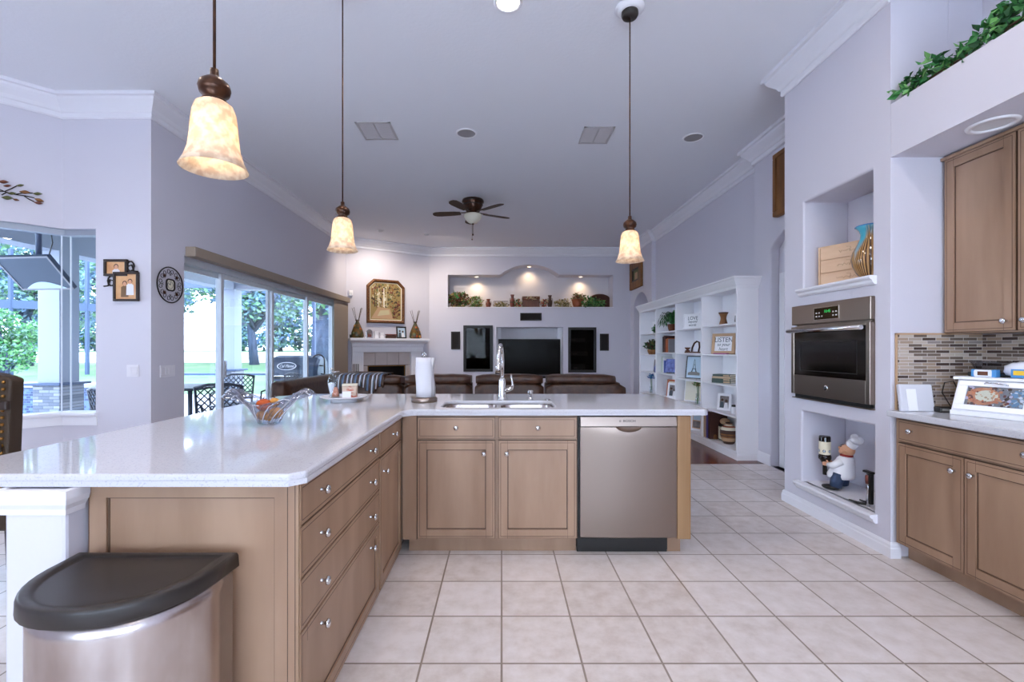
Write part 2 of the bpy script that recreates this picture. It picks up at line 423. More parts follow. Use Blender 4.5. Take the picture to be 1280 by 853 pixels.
tiled('floor_tile', ((193, 180, 172), (219, 211, 208), (207, 197, 191)), (140, 126, 114), TS, TS, .0046, 0, (0, 1), (-10*TS, 1.885 - 30*TS), rough=.32, mottled=1)
MOS = ((160, 146, 134), (126, 108, 94), (182, 168, 156), (70, 55, 50), (140, 130, 126), (158, 138, 120), (104, 90, 80), (176, 158, 142))
tiled('mosaic_side', MOS, (206, 196, 188), .085, .0195, .0016, .37, (0, 2), (0, .92), rough=.2)
tiled('mosaic_back', MOS, (206, 196, 188), .085, .0195, .0016, .37, (1, 2), (.03, .92), rough=.2)
STN = ((122, 126, 134), (98, 104, 116), (146, 148, 154), (110, 114, 124), (134, 140, 150))
tiled('stone_x', STN, (84, 90, 100), .16, .05, .004, .4, (0, 2), rough=.8, bump=.8)
tiled('stone_y', STN, (110, 122, 142), .16, .05, .004, .4, (1, 2), rough=.8, bump=.8)
tiled('spa_tile', ((36, 58, 96), (54, 80, 116), (30, 46, 84), (80, 104, 136)), (80, 100, 130), .09, .05, .004, .4, (0, 2), rough=.4, bump=.5)
# ================================================================== THE SETTING
CEIL = 3.66
def rect(a0, a1, z0, z1): return [(a0, z0), (a1, z0), (a1, z1), (a0, z1)]
def arch(a0, a1, z0, zs, zt, n=14):
    c = (a0 + a1)/2; w = (a1 - a0)/2; h = zt - zs; rad = (w*w + h*h)/(2*h); th = math.asin(min(1, w/rad)) if h <= w else math.pi/2
    pts = [(a0, z0), (a1, z0)]
    for i in range(n + 1):
        t = th - 2*th*i/n
        pts.append((c + rad*math.sin(t), zt - rad + rad*math.cos(t)))
    return pts
def wall(name, o, u, n, thick, outer, holes=(), m='wall', bevel=.0):
    mb = MB(m); mb.holed(o, u, n, thick, outer, list(holes)); return struct(mb.build(name, None, bevel, 3))

mb = MB('floor_tile'); mb.box(-6.2, 3.6, -3.4, 5.14, -.08, 0); struct(mb.build('floor'))
mb = MB('wood_floor'); mb.box(-3.5, 3.6, 5.14, 11.3, -.08, 0); struct(mb.build('floor'))
mb = MB('ceiling'); mb.box(-6.2, 3.7, -3.4, 11.4, CEIL, CEIL + .1); struct(mb.build('ceiling'))

# TV wall with display shelf, television recess and two media doors
NB = -.43
YB = 10.72
disp = [(-1.258, 2.276), (2.61, 2.276), (2.61, 3.03), (1.36, 3.03)]
c0, w0, h0 = .66, .70, .245
rad = (w0*w0 + h0*h0)/(2*h0); th = math.asin(w0/rad)
for i in range(15):
    t = th - 2*th*i/14; disp.append((c0 + rad*math.sin(t), 3.03 + h0 - rad + rad*math.cos(t)))
disp += [(-1.258, 3.03)]
wall('wall_back', (0, YB, 0), (1, 0, 0), (0, 1, 0), .43, rect(-1.74, 3.14, 0, CEIL),
     [disp, rect(-.115, 1.445, .60, 1.80), rect(-.86, -.245, .80, 1.80), rect(1.60, 2.175, .78, 1.79)], bevel=.012)
mb = MB('niche'); mb.box(-1.7, 3.14, YB + .43, YB + .47, .01, CEIL - .01); struct(mb.build('wall_niche'))
mb = MB('trim')
for a in (-.115, 1.345): mb.box(a, a + .1, YB + .22, YB + .43, .60, 1.80)
struct(mb.build('trim_1'))
mb = MB('trim'); mb.box(-1.28, 2.63, YB - .012, YB + .2, 2.262, 2.278); struct(mb.build('trim_2', None, .004))
# angled fireplace wall
FP0 = Vector((-3.3, 9.70, 0)); FP1 = Vector((-1.70, 10.72, 0)); FU = (FP1 - FP0).normalized(); FN = Vector((FU.y, -FU.x, 0))
FL = (FP1 - FP0).length
wall('wall_fireplace', FP0, FU, -FN, .2, rect(0, FL, 0, CEIL), [rect(.34, 1.38, .30, .93)], bevel=.0)
# left wall with the sliding doors
wall('wall_left', (-3.3, 4.46, 0), (0, 1, 0), (-1, 0, 0), .16, [(0, 0), (.29, 0), (.29, 2.27), (4.70, 2.27), (4.70, 0), (5.24, 0), (5.24, CEIL), (0, CEIL)])
# wall beside the breakfast nook and its two glazed walls
wall('wall_nook', (-4.13, 4.3, 0), (1, 0, 0), (0, 1, 0), .16, [(-.06, 0), (.83, 0), (.83, CEIL), (-.06, CEIL), (-.06, 2.43), (.31, 2.43), (.31, .69), (-.06, .69)])
D45 = Vector((-1, -1, 0)).normalized(); N45 = Vector((-1, 1, 0)).normalized()
wall('wall_bay', (-4.13, 4.3, 0), D45, N45, .16, [(0, 0), (2.0, 0), (2.0, CEIL), (0, CEIL), (0, 2.43), (1.75, 2.43), (1.75, .69), (0, .69)])
xb = -4.13 - 2.0*.7071; yb = 4.3 - 2.0*.7071
wall('wall_side', (xb, yb, 0), (0, -1, 0), (-1, 0, 0), .16, rect(0, yb + 3.4, 0, CEIL))
wall('wall_rear', (-5.7, -3.3, 0), (1, 0, 0), (0, -1, 0), .16, rect(0, 9.3, 0, CEIL), [rect(2.55, 4.85, .6, 2.5), rect(5.65, 7.95, .6, 2.5)])
# right-hand walls
XF = 3.02
wall('wall_far', (XF, 9.2, 0), (0, 1, 0), (1, 0, 0), .3, rect(0, YB - 9.2, 0, CEIL), [arch(.22, 1.26, 0.0, 2.22, 2.52)], bevel=.012)
mb = MB('wall'); mb.box(XF + .3, XF + .34, 9.2, YB, 0, CEIL); struct(mb.build('wall_alcove'))
mb = MB('wall'); mb.box(3.10, 3.3, 5.40, 9.2, 0, CEIL); struct(mb.build('wall_right'))
wall('wall_hall', (2.98, 3.80, 0), (0, 1, 0), (1, 0, 0), .10, rect(0, 1.60, 0, CEIL), [arch(.16, 1.26, 0.0, 2.40, 2.62)], bevel=.015)
mb = MB('wall')
mb.holed((3.08, 3.80, 0), (0, 1, 0), (1, 0, 0), .12, rect(0, 1.6, 0, CEIL), [rect(.28, 1.14, .0, 2.05)]); struct(mb.build('wall_door'))
mb = MB('trim')
mb.box(3.055, 3.08, 4.94, 5.03, 0, 2.13); mb.box(3.055, 3.08, 3.99, 4.08, 0, 2.13); mb.box(3.055, 3.08, 4.08, 4.94, 2.05, 2.13); struct(mb.build('trim_3', None, .006))
d = struct(MB('trim').box(3.11, 3.15, 4.085, 4.935, .01, 2.045).build('door_1', None, .004))
mb = MB('trim')
for z0, z1 in ((.2, .95), (1.1, 1.9)):
    for y0, y1 in ((4.18, 4.46), (4.56, 4.84)): mb.box(3.10, 3.112, y0, y1, z0, z1)
mb.build('door_panel', d, .006)
mb = MB('nickel'); mb.ball((3.07, 4.16, .98), .028, 12); mb.cyl((3.07, 4.16, .98), (3.11, 4.16, .98), .012); mb.build('door_knob', d)
# thick wall that holds the oven and its two niches
XO, Y0O, Y1O = 2.42, 2.84, 3.91
wall('wall_oven', (XO, Y0O, 0), (0, 1, 0), (1, 0, 0), .36, rect(0, Y1O - Y0O, 0, CEIL),
     [rect(.135, .82, 1.775, 2.47), rect(.13, .91, .91, 1.635), rect(.13, .845, .23, .80)], bevel=.014)
mb = MB('wall'); mb.box(XO + .36, 3.3, Y0O, Y1O, 0, CEIL); struct(mb.build('wall_block'))
mb = MB('trim')
for (a0, a1, z) in ((2.945, 3.69, 1.775), (2.94, 3.72, .23)):
    prof = [(2.46, z), (2.372, z), (2.368, z - .012), (2.374, z - .022), (2.388, z - .03), (2.392, z - .045), (2.404, z - .058), (2.46, z - .06)]
    mb.loft([[(x, a0, zz) for x, zz in prof], [(x, a1, zz) for x, zz in prof]], sm=False)
    mb.box(2.45, 2.775, a0 + .032, a1 - .032, z - .0, z + .004)
struct(mb.build('trim_4'))
# kitchen recess on the right: soffit, plant ledge and back wall
mb = MB('wall'); mb.box(2.99, 3.3, -3.3, Y0O, 0, CEIL); struct(mb.build('wall_kitchen'))
mb = MB('wall'); mb.loft([[(x, y, z) for x, z in ((2.42, 2.49), (2.99, 2.49), (2.99, 2.60), (2.56, 2.60), (2.56, 2.82), (2.42, 2.82))] for y in (-3.3, Y0O)], sm=False); struct(mb.build('wall_soffit'))

# crown mouldings
def crown_prof(h=.20, p=.13):
    return [(0, CEIL - h), (.012, CEIL - h), (.02, CEIL - h + .012), (.018, CEIL - h + .05), (.03, CEIL - h + .058), (.045, CEIL - h + .085),
            (.085, CEIL - .075), (.10, CEIL - .055), (.105, CEIL - .035), (p, CEIL - .03), (p, CEIL), (0, CEIL)]
mb = MB('trim')
sweep(mb, [(xb, yb), (-4.13, 4.3), (-3.3, 4.3), (-3.3, 9.70), (-1.70, 10.72), (3.02, 10.72), (3.02, 9.2), (3.10, 9.2), (3.10, 5.40), (2.98, 5.40), (2.98, 3.92)], crown_prof())
struct(mb.build('trim_5', None))
mb = MB('trim'); sweep(mb, [(2.97, 3.91), (2.42, 3.91), (2.42, 2.845)], crown_prof()); struct(mb.build('trim_6'))
def base_prof(h=.10): return [(0, 0), (.016, 0), (.016, h*.62), (.012, h*.7), (.011, h*.86), (.004, h), (0, h)]
mb = MB('trim'); sweep(mb, [(2.97, 3.91), (2.42, 3.91), (2.42, 2.84), (2.47, 2.84)], base_prof(.095)); struct(mb.build('baseboard_oven'))
mb = MB('trim'); sweep(mb, [(3.09, 5.40), (2.98, 5.40), (2.98, 5.06)], base_prof(.12)); struct(mb.build('baseboard_right'))
mb = MB('trim'); sweep(mb, [(xb, yb), (-4.13, 4.3), (-3.3, 4.3), (-3.3, 4.74)], base_prof(.12)); struct(mb.build('baseboard_left'))
mb = MB('trim'); sweep(mb, [(-1.70, 10.72), (3.02, 10.72)], base_prof(.12)); struct(mb.build('baseboard_back'))

# windows of the nook (glass corner), window sill, head trim
def window(name, o, u, n, a0, a1, z0, z1, fm='alu_white', mull=(), fw=.035, fd=.12):
    o = Vector(o); u = Vector(u).normalized(); n = Vector(n).normalized(); Z = Vector((0, 0, 1))
    M = Matrix(((u.x, n.x, 0, o.x), (u.y, n.y, 0, o.y), (0, 0, 1, o.z), (0, 0, 0, 1)))
    mb = MB(fm); mb.M = M
    mb.box(a0, a1, .07, fd, z0, z0 + fw); mb.box(a0, a1, .07, fd, z1 - fw, z1)
    mb.box(a0, a0 + fw, .07, fd, z0 + fw, z1 - fw); mb.box(a1 - fw, a1, .07, fd, z0 + fw, z1 - fw)
    for a in mull: mb.box(a - fw/2, a + fw/2, .07, fd, z0 + fw, z1 - fw)
    w = struct(mb.build(name, None, .003))
    g = MB('glass'); g.M = M; g.box(a0 + fw*.6, a1 - fw*.6, (.07 + fd)/2 - .003, (.07 + fd)/2 + .003, z0 + fw*.6, z1 - fw*.6); g.build('pane', w)
    return w
window('window_1', (-4.13, 4.3, 0), (1, 0, 0), (0, 1, 0), .0, .31, .69, 2.43, fw=.012, fd=.082)
window('window_2', (-4.13, 4.3, 0), D45, N45, .0, 1.75, .69, 2.43, fw=.012, fd=.082)
for i, a in enumerate((2.55, 5.65)):
    window('window_%d' % (3 + i), (-5.7, -3.3, 0), (1, 0, 0), (0, -1, 0), a, a + 2.3, .6, 2.5, mull=(a + 1.15,))  # unseen rear windows, added to let more light in
mb = MB('trim')
pth = [(-4.13 + D45.x*1.75, 4.3 + D45.y*1.75), (-4.13, 4.3), (-3.80, 4.3)]
sweep(mb, pth, [(-.14, .67), (.035, .67), (.04, .685), (.035, .70), (-.14, .70)])
sweep(mb, pth, [(0, .58), (.014, .58), (.014, .66), (.022, .672), (0, .672)])
struct(mb.build('trim_7'))
mb = MB('alu'); sweep(mb, pth, [(-.11, 2.375), (-.03, 2.375), (-.03, 2.43), (-.11, 2.43)]); struct(mb.build('trim_8'))

# sliding glass doors
mb = MB('slider_alu'); XS = -3.40
mb.box(XS - .05, XS + .06, 4.75, 9.16, 2.20, 2.27); mb.box(XS - .05, XS + .06, 4.75, 9.16, 0, .04)
mb.box(XS - .05, XS + .06, 9.10, 9.16, .04, 2.20); mb.box(XS - .05, XS + .06, 4.75, 4.80, .04, 2.20)
fr = struct(mb.build('door_2', None, .004))
ys = [4.55, 5.50, 6.69, 7.92, 9.06]
for i in range(4):
    y0, y1 = max(4.81, ys[i] - .04), ys[i+1] + .04; x = XS + (.03 if i % 2 else -.02)
    mb = MB('slider_alu'); w = .055
    mb.box(x - .018, x + .018, y0, y0 + w, .045, 2.195); mb.box(x - .018, x + .018, y1 - w, y1, .045, 2.195)
    mb.box(x - .018, x + .018, y0 + w, y1 - w, .045, .12); mb.box(x - .018, x + .018, y0 + w, y1 - w, 2.14, 2.195)
    p = mb.build('door_leaf', fr, .003)
    MB('glass').box(x - .004, x + .004, y0 + w - .005, y1 - w + .005, .115, 2.145).build('pane', p)
MB('nickel').box(XS + .05, XS + .075, 5.51, 5.53, .95, 1.15).build('handle', fr, .004)
# valance over the blinds and the stacked blinds
mb = MB('valance'); mb.box(-3.298, -3.19, 4.76, 9.62, 2.262, 2.365); v = mb.build('blind_valance', None, .006)
tag(v, 'taupe fabric valance box running above the sliding glass doors', 'valance')
bl = thing('vertical_blind', 'stack of taupe vertical blind slats drawn back beside the fireplace corner', 'blind', (-3.24, 9.3, .03))
for k in range(16):
    mb = MB('valance'); y = 8.92 + k*.043; mb.M = T(-3.245, y, 0, 72)
    mb.box(-.044, .044, -.002, .002, .03, 2.255); mb.build('slat', bl)
# ================================================================== KITCHEN CABINETS
def knob(parent, M, r=.0155):
    mb = MB('nickel'); mb.M = M @ Matrix.Rotation(R(90), 4, 'X')   # lathe axis -> local -y
    mb.lathe([(.0075, 0), (.0065, .004), (.005, .012), (.007, .016), (r, .020), (r, .025), (r*.8, .030), (.003, .033)], n=20, cap0=False)
    return mb.build('knob', parent)
def ring(mb, x0, x1, z0, z1, w, y0, y1):
    mb.box(x0, x1, y0, y1, z0, z0 + w); mb.box(x0, x1, y0, y1, z1 - w, z1); mb.box(x0, x0 + w, y0, y1, z0 + w, z1 - w); mb.box(x1 - w, x1, y0, y1, z0 + w, z1 - w)
def door_geo(parent, M, w, h, name='door', fw=.055, panel=True, knobs=(), knob_r=.0155):
    mb = MB('wood'); mb.M = M
    if panel:
        mb.box(0, fw, 0, .02, 0, h); mb.box(w - fw, w, 0, .02, 0, h); mb.box(fw, w - fw, 0, .02, 0, fw); mb.box(fw, w - fw, 0, .02, h - fw, h)
        mb.box(fw, w - fw, .009, .02, fw, h - fw)
        mb.use('glaze'); ring(mb, fw, w - fw, fw, h - fw, .006, .0075, .0095)
        for x in (fw, w - fw):
            mb.box(x - .0008, x + .0008, -.0003, .001, 0, fw); mb.box(x - .0008, x + .0008, -.0003, .001, h - fw, h)
    else:
        mb.box(0, w, 0, .02, 0, h); mb.use('glaze')
    ring(mb, .011, w - .011, .011, h - .011, .003, -.0003, .001)
    mb.use('glaze'); ring(mb, -.003, w + .003, -.003, h + .003, .004, .006, .0205)
    d = mb.build(name, parent)
    for kx, kz in knobs: knob(d, M @ Matrix.Translation((kx, 0, kz)), knob_r)
    return d

# sink base (faces the viewer), front plane y = 2.868
YF = 2.868
t = thing('sink_cabinet', 'taupe glazed sink base cabinet facing the tile floor with two doors and two false drawers', 'cabinet', (-.04, 3.15, 0))
mb = MB('wood'); mb.box(-.63, .478, YF + .02, 3.44, .1, .70); mb.box(-.63, .478, YF + .02, YF + .06, .70, .874); mb.build('body', t)
MB('wood').box(-.595, .478, YF + .07, YF + .09, 0, .1).build('toe_kick', t)
mb = MB('wood'); mb.box(-.62, -.532, YF, YF + .02, .1, .878); mb.use('glaze'); mb.box(-.534, -.531, YF - .0004, YF + .01, .1, .878); mb.build('filler_strip', t)
for x0, x1, kx in ((-.527, -.043, .415), (-.018, .470, .07)):
    w = x1 - x0
    door_geo(t, T(x0, YF, .108), w, .612, knobs=((kx + (.0 if kx > .2 else -.02), .535),))
    door_geo(t, T(x0, YF, .738), w, .128, 'drawer', panel=False, knobs=((w/2, .066),))
# end panel beside the dishwasher
t = thing('end_panel', 'tan wooden end panel on the right side of the dishwasher', 'cabinet panel', (1.15, 3.15, 0))
mb = MB('wood_end'); mb.box(1.103, 1.19, YF, 3.42, .1, .879); mb.build('panel', t, .006)
MB('wood').box(1.06, 1.145, YF + .06, YF + .20, 0, .1).build('toe_block', t)

# left leg of the peninsula: fronts face +x at x = -.63
XL = -.63
t = thing('drawer_cabinet', 'taupe glazed four drawer base cabinet behind the steel trash can', 'cabinet', (-.95, 1.9, 0))
mb = MB('wood'); mb.box(-1.288, XL - .02, 1.444, 2.365, .0, .874); mb.build('body', t)
mb = MB('wood'); mb.M = T(-1.288, 1.424, 0)         # panelled end facing the viewer
w = 1.288 - .63 - .003
mb.box(0, .055, 0, .02, 0, .879); mb.box(w - .075, w, 0, .02, 0, .879); mb.box(.055, w - .075, 0, .02, .835, .879); mb.box(.055, w - .075, 0, .02, 0, .12); mb.box(.055, w - .075, .010, .02, .12, .835)
mb.use('glaze'); ring(mb, .055, w - .075, .12, .835, .0045, .007, .0105); mb.box(w - .0355, w - .033, -.0004, .001, 0, .879); mb.box(.0, .003, -.0004, .001, 0, .879)
mb.box(w - .012, w - .0095, -.0004, .001, 0, .879)
mb.build('end_panel', t)
RX = Matrix.Rotation(R(90), 4, 'Z')
for z0, z1, pn in ((.744, .872, False), (.578, .735, False), (.411, .569, False), (.045, .402, True)):
    w = 2.352 - 1.432
    kz = (z1 - z0)/2 if not pn else .295
    door_geo(t, T(XL, 1.432, z0, 90), w, z1 - z0, 'drawer', panel=pn, knobs=((.165, kz), (w - .155, kz)), fw=.05)
t = thing('corner_cabinet', 'narrow taupe base cabinet with one drawer and one door in the inside corner', 'cabinet', (-.95, 2.62, 0))
mb = MB('wood'); mb.box(-1.288, XL - .02, 2.368, 2.885, .0, .874); mb.build('body', t)
w = .50
door_geo(t, T(XL, 2.372, .045, 90), w, .682, knobs=((.07, .60),))
door_geo(t, T(XL, 2.372, .738, 90), w, .132, 'drawer', panel=False, knobs=((w/2 + .03, .066),))

# dishwasher
t = thing('dishwasher', 'stainless steel dishwasher built in under the quartz counter', 'dishwasher', (.80, 3.15, 0))
MB('black').box(.482, 1.055, 2.91, 3.44, .02, .872).build('body', t)
mb = MB('steel')
pts = []
n = 24
xa, xb_ = .494, 1.098
loops = []
for i in range(n + 1):                                    # front skin, with a scooped pocket under the brand strip
    u = i/n; x = xa + (xb_ - xa)*u
    q = .011*(1 - (2*u - 1)**2); loops.append([(x, 2.872 - q, .112), (x, 2.866 - q, .118), (x, 2.865 - q, .75), (x, 2.866 - q*.6, .806), (x, 2.90, .806), (x, 2.90, .112)])
mb.loft(loops, sm=True); d_ = mb.build('door', t); m_ = d_.modifiers.new('edges', 'EDGE_SPLIT'); m_.split_angle = R(30)
mb = MB('steel'); mb.loft([[(x, 2.854, .812), (x, 2.866, .872), (x, 2.90, .872), (x, 2.90, .812)] for x in (xa, xb_)], sm=False); mb.build('control_strip', t, .002)
mb = MB('steel'); L = []
for k in range(7):
    f = k/6; a = R(90*f)
    L.append([(.797 + (.082 - .012*f)*math.cos(math.pi*i/12 + math.pi)*1.0, 2.860 - .022*math.sin(a) , .812 + .036*math.sin(math.pi*i/12 + math.pi)*math.cos(a)*1.0) for i in range(13)])
mb.loft(L, False, False, False); h = mb.build('handle', t)
MB('black').box(.728, .868, 2.8585, 2.864, .8005, .8115).build('pocket', t)
MB('black').box(.482, .492, 2.885, 2.91, .10, .874).build('side_gap', t)
MB('black').box(.482, 1.058, 2.925, 2.945, .0, .105).build('kick_plate', t)
text('brand_mark', 'BOSCH', .021, T(.800, 2.8595, .846), 'black', t, ext=.0012, sx=1.15)
mb = MB('black'); mb.M = T(.742, 2.8592, .846)
for r0 in (.0062,):
    for i in range(16):
        a, b = 2*math.pi*i/16, 2*math.pi*(i+1)/16
        mb.poly([(r0*math.cos(a), -.0002, r0*math.sin(a)), (r0*math.cos(b), -.0002, r0*math.sin(b)), (.7*r0*math.cos(b), -.0002, .7*r0*math.sin(b)), (.7*r0*math.cos(a), -.0002, .7*r0*math.sin(a))])
mb.box(-.0022, -.0012, -.0002, .0002, -.004, .004); mb.box(.0012, .0022, -.0002, .0002, -.004, .004); mb.box(-.002, .002, -.0002, .0002, -.0006, .0006)
mb.build('emblem', t)

# countertop, peninsula wall, sink
outer = [(-1.79, 1.38), (-.645, 1.38), (-.605, 1.42), (-.605, 2.76)]
for i in range(1, 8):
    a = R(180 - 90*i/8); outer.append((-.515 + .09*math.cos(a), 2.76 + .09*math.sin(a)))
outer += [(-.515, 2.85), (1.27, 2.85), (1.30, 2.88), (1.30, 3.84), (-1.60, 3.84), (-1.79, 3.65)]
hole = rrect(-.40, .355, 2.945, 3.335, .075)
mb = MB('quartz'); mb.flat_holed(outer, [hole], .895, .92)
c = mb.build('countertop', None, .008, 3); tag(c, 'glossy white quartz countertop of the L shaped kitchen peninsula', 'countertop')
mb = MB('quartz'); mb.flat_holed([(x + (.0015 if x < -1 else (-.0015 if x > 1 else 0)), y) for x, y in outer], [rrect(-.43, .385, 2.915, 3.365, .09)], .882, .8985); mb.build('edge_build_up', c)
mb = MB('wall'); mb.box(-1.483, -1.30, 1.362, 3.62, 0, .876); mb.box(-1.30, 1.19, 3.46, 3.62, 0, .876); w_ = struct(mb.build('wall_peninsula', None, .01))
mb = MB('trim')
sweep(mb, [(-1.483, 3.6), (-1.483, 1.362), (-1.30, 1.362), (-1.30, 1.42)], [(0, .805), (.006, .805), (.008, .822), (.018, .838), (.022, .855), (.022, .880), (0, .880)])
struct(mb.build('trim_9'))
def bowl_loops(mb, x0, x1, y0, y1, zt, zb, r):
    lo = []
    for z, d in ((zt, 0), (zt - .02, .004), (zb + .04, .012), (zb + .012, .022), (zb, .05)):
        lo.append([(x, y, z) for x, y in rrect(x0 + d, x1 - d, y0 + d, y1 - d, max(.02, r - d*.3))])
    mb.loft(lo, False, True)
t = thing('kitchen_sink', 'double bowl stainless sink set under the quartz counter', 'sink', (-.02, 3.14, .70))
mb = MB('steel_can'); mb.flat_holed(rrect(-.42, .375, 2.925, 3.355, .085), [rrect(-.385, -.035, 2.96, 3.32, .07), rrect(-.005, .34, 2.96, 3.32, .07)], .886, .8945); mb.build('rim', t)
for a, b in ((-.385, -.035), (-.005, .34)):
    mb = MB('steel_can'); bowl_loops(mb, a, b, 2.96, 3.32, .8925, .715, .07); mb.build('bowl', t, recalc=False)
    mb = MB('chrome'); mb.lathe([(.042, .7155), (.045, .719), (.03, .718), (.012, .7165)], ((a+b)/2, 3.14, 0)); mb.build('drain', t)
# faucet
t = thing('faucet', 'tall chrome pull down faucet with a side lever behind the sink', 'faucet', (.005, 3.385, .92))
mb = MB('chrome'); mb.lathe([(.036, .9205), (.036, .926), (.030, .932), (.026, .96), (.024, 1.06), (.021, 1.075), (.0135, 1.085)], (.005, 3.385, 0)); mb.build('body', t)
pts = [(.005, 3.385, 1.08), (.006, 3.385, 1.20)]
for i in range(1, 13):
    a = math.pi*i/12; pts.append((.005 - .035*(1 - math.cos(a))*.35, 3.385 - .085*(1 - math.cos(a)), 1.225 + .10*math.sin(a)))
pts.append((-.021, 3.213, 1.21))
mb = MB('chrome'); mb.tube(pts, .0135, 12); mb.build('spout', t)
mb = MB('chrome'); mb.tube([(-.021, 3.213, 1.225), (-.023, 3.211, 1.17), (-.026, 3.208, 1.13)], [.0155, .020, .022], 14); sp = mb.build('spray_head', t)
MB('black').cyl((-.0262, 3.2078, 1.132), (-.0266, 3.2074, 1.122), .019).build('nozzle', sp)
mb = MB('chrome'); mb.tube([(.02, 3.385, .985), (.055, 3.38, .998), (.078, 3.375, 1.01)], [.016, .015, .014], 12)
mb.tube([(.074, 3.375, 1.005), (.082, 3.372, 1.03), (.076, 3.37, 1.07), (.068, 3.368, 1.11)], [.012, .009, .007, .006], 10); mb.build('lever', t)
t = thing('soap_dispenser', 'short brushed nickel soap pump right of the faucet', 'soap dispenser', (.213, 3.385, .92))
mb = MB('nickel'); mb.lathe([(.022, .9205), (.022, .926), (.014, .932), (.012, .95)], (.213, 3.385, 0)); mb.build('base', t)
mb = MB('nickel'); mb.lathe([(.0125, .95), (.019, .958), (.020, .985), (.016, .992)], (.213, 3.385, 0)); mb.tube([(.213, 3.385, .975), (.213, 3.33, .978), (.213, 3.315, .968)], [.008, .007, .006], 8); mb.build('pump_head', t)
t = MB('nickel'); t.lathe([(.024, .9205), (.024, .926), (.020, .93), (.004, .931)], (.335, 3.36, 0)); o = t.build('sink_hole_cover'); tag(o, 'low round nickel hole cover on the counter right of the soap pump', 'hole cover')

# ---------------------------------------------------------------- right run of cabinets, fronts face -x
XR = 2.43
t = thing('base_cabinet', 'taupe base cabinet with one wide drawer and two doors under the bread box', 'cabinet', (2.7, 2.4, 0))
mb = MB('wood'); mb.box(XR + .02, 2.985, 1.98, 2.835, .1, .875); mb.build('body', t)
MB('wood').box(2.525, 2.545, 1.98, 2.835, 0, .1).build('toe_kick', t)
door_geo(t, T(XR, 2.805, .114, -90), .40, .608, knobs=((.355, .53),))
door_geo(t, T(XR, 2.397, .114, -90), .40, .608, knobs=((.045, .53),))
door_geo(t, T(XR, 2.805, .738, -90), .808, .128, 'drawer', panel=False, knobs=((.10, .07), (.70, .07)))
t2 = dup(t); t2.location.y -= .862; t2['label'] = 'taupe base cabinet at the right edge, nearest to the viewer'
t3 = dup(t); t3.location.y -= .862*2; t3['label'] = 'taupe base cabinet past the right edge, second toward the viewer'
mb = MB('quartz'); mb.box(2.382, 2.985, .25, 2.832, .882, .92); c = mb.build('countertop', None, .008, 3); tag(c, 'white quartz countertop along the right wall under the mosaic backsplash', 'countertop')
mb = MB('mosaic_side'); mb.box(2.452, 2.978, 2.828, 2.838, .92, 1.386); struct(mb.build('wall_backsplash'))
mb = MB('mosaic_back'); mb.box(2.978, 2.988, .25, 2.828, .92, 1.386); struct(mb.build('wall_backsplash_back'))
mb = MB('tan'); mb.box(2.442, 2.452, 2.826, 2.838, .92, 1.396); mb.box(2.442, 2.978, 2.826, 2.838, 1.386, 1.396); struct(mb.build('trim_10', None, .002))
t = thing('wall_cabinet', 'tall taupe glazed upper cabinet with two doors beside the oven wall', 'cabinet', (2.85, 2.4, 1.39))
mb = MB('wood'); mb.box(2.75, 2.985, 1.99, 2.836, 1.39, 2.478); mb.build('body', t)
door_geo(t, T(2.73, 2.815, 1.40, -90), .385, 1.055, knobs=((.345, .05),))
door_geo(t, T(2.73, 2.415, 1.40, -90), .385, 1.055, knobs=((.04, .05),))
mb = MB('wood'); mb.box(2.722, 2.75, 1.99, 2.836, 2.458, 2.478); mb.build('top_rail', t, .004)
# ================================================================== OVEN WALL, TRASH CAN, STOOL
XV = 2.42
t = thing('wall_oven', 'built in stainless wall oven with a black glass door between the two wall niches', 'oven', (2.42, 3.36, .905))
VO = T(XV, 3.765, 0, -90)      # local x runs toward the viewer, local y into the wall
W = .805
mb = MB('steel'); mb.M = VO; mb.box(.02, W - .02, .003, .34, .915, 1.63); mb.build('body', t)
mb = MB('steel'); mb.M = VO; mb.box(0, W, -.03, .002, 1.49, 1.643); p = mb.build('control_panel', t, .004)
mb = MB('black_gloss'); mb.M = VO; mb.box(.275, .525, -.0325, -.028, 1.518, 1.605); p2 = mb.build('touch_panel', p)
mb = MB('nickel'); mb.M = VO; ring(mb, .271, .529, 1.514, 1.609, .0045, -.0328, -.029); mb.build('bezel', p)
for x, z in ((.30, 1.568), (.33, 1.568), (.30, 1.542), (.33, 1.542), (.36, 1.542), (.475, 1.568), (.505, 1.568), (.475, 1.542), (.505, 1.542)):
    mb = MB('vent'); mb.M = VO; mb.box(x - .007, x + .007, -.0335, -.032, z - .005, z + .005); mb.build('button', p)
text('clock_display', '10:45', .03, VO @ Matrix.Translation((.415, -.0328, 1.575)), 'green_led', p)
mb = MB('steel'); mb.M = VO
mb.box(0, .035, -.034, .002, .935, 1.475); mb.box(W - .035, W, -.034, .002, .935, 1.475); mb.box(.035, W - .035, -.034, .002, 1.455, 1.475); mb.box(.035, W - .035, -.034, .002, .935, 1.09)
d = mb.build('oven_door', t, .003)
mb = MB('black_gloss'); mb.M = VO; mb.box(.034, W - .034, -.030, .001, 1.088, 1.457); mb.build('door_glass', d)
mb = MB('black'); mb.M = VO; ring(mb, .11, W - .11, 1.125, 1.36, .006, -.0305, -.0295); mb.build('window_border', d)
mb = MB('chrome'); mb.M = VO
mb.tube([(.02, -.075, 1.44), (W/2, -.082, 1.44), (W - .02, -.075, 1.44)], .0155, 12)
for x in (.05, W - .05): mb.tube([(x, -.03, 1.44), (x, -.075, 1.44)], .011, 10)
mb.build('handle', d)
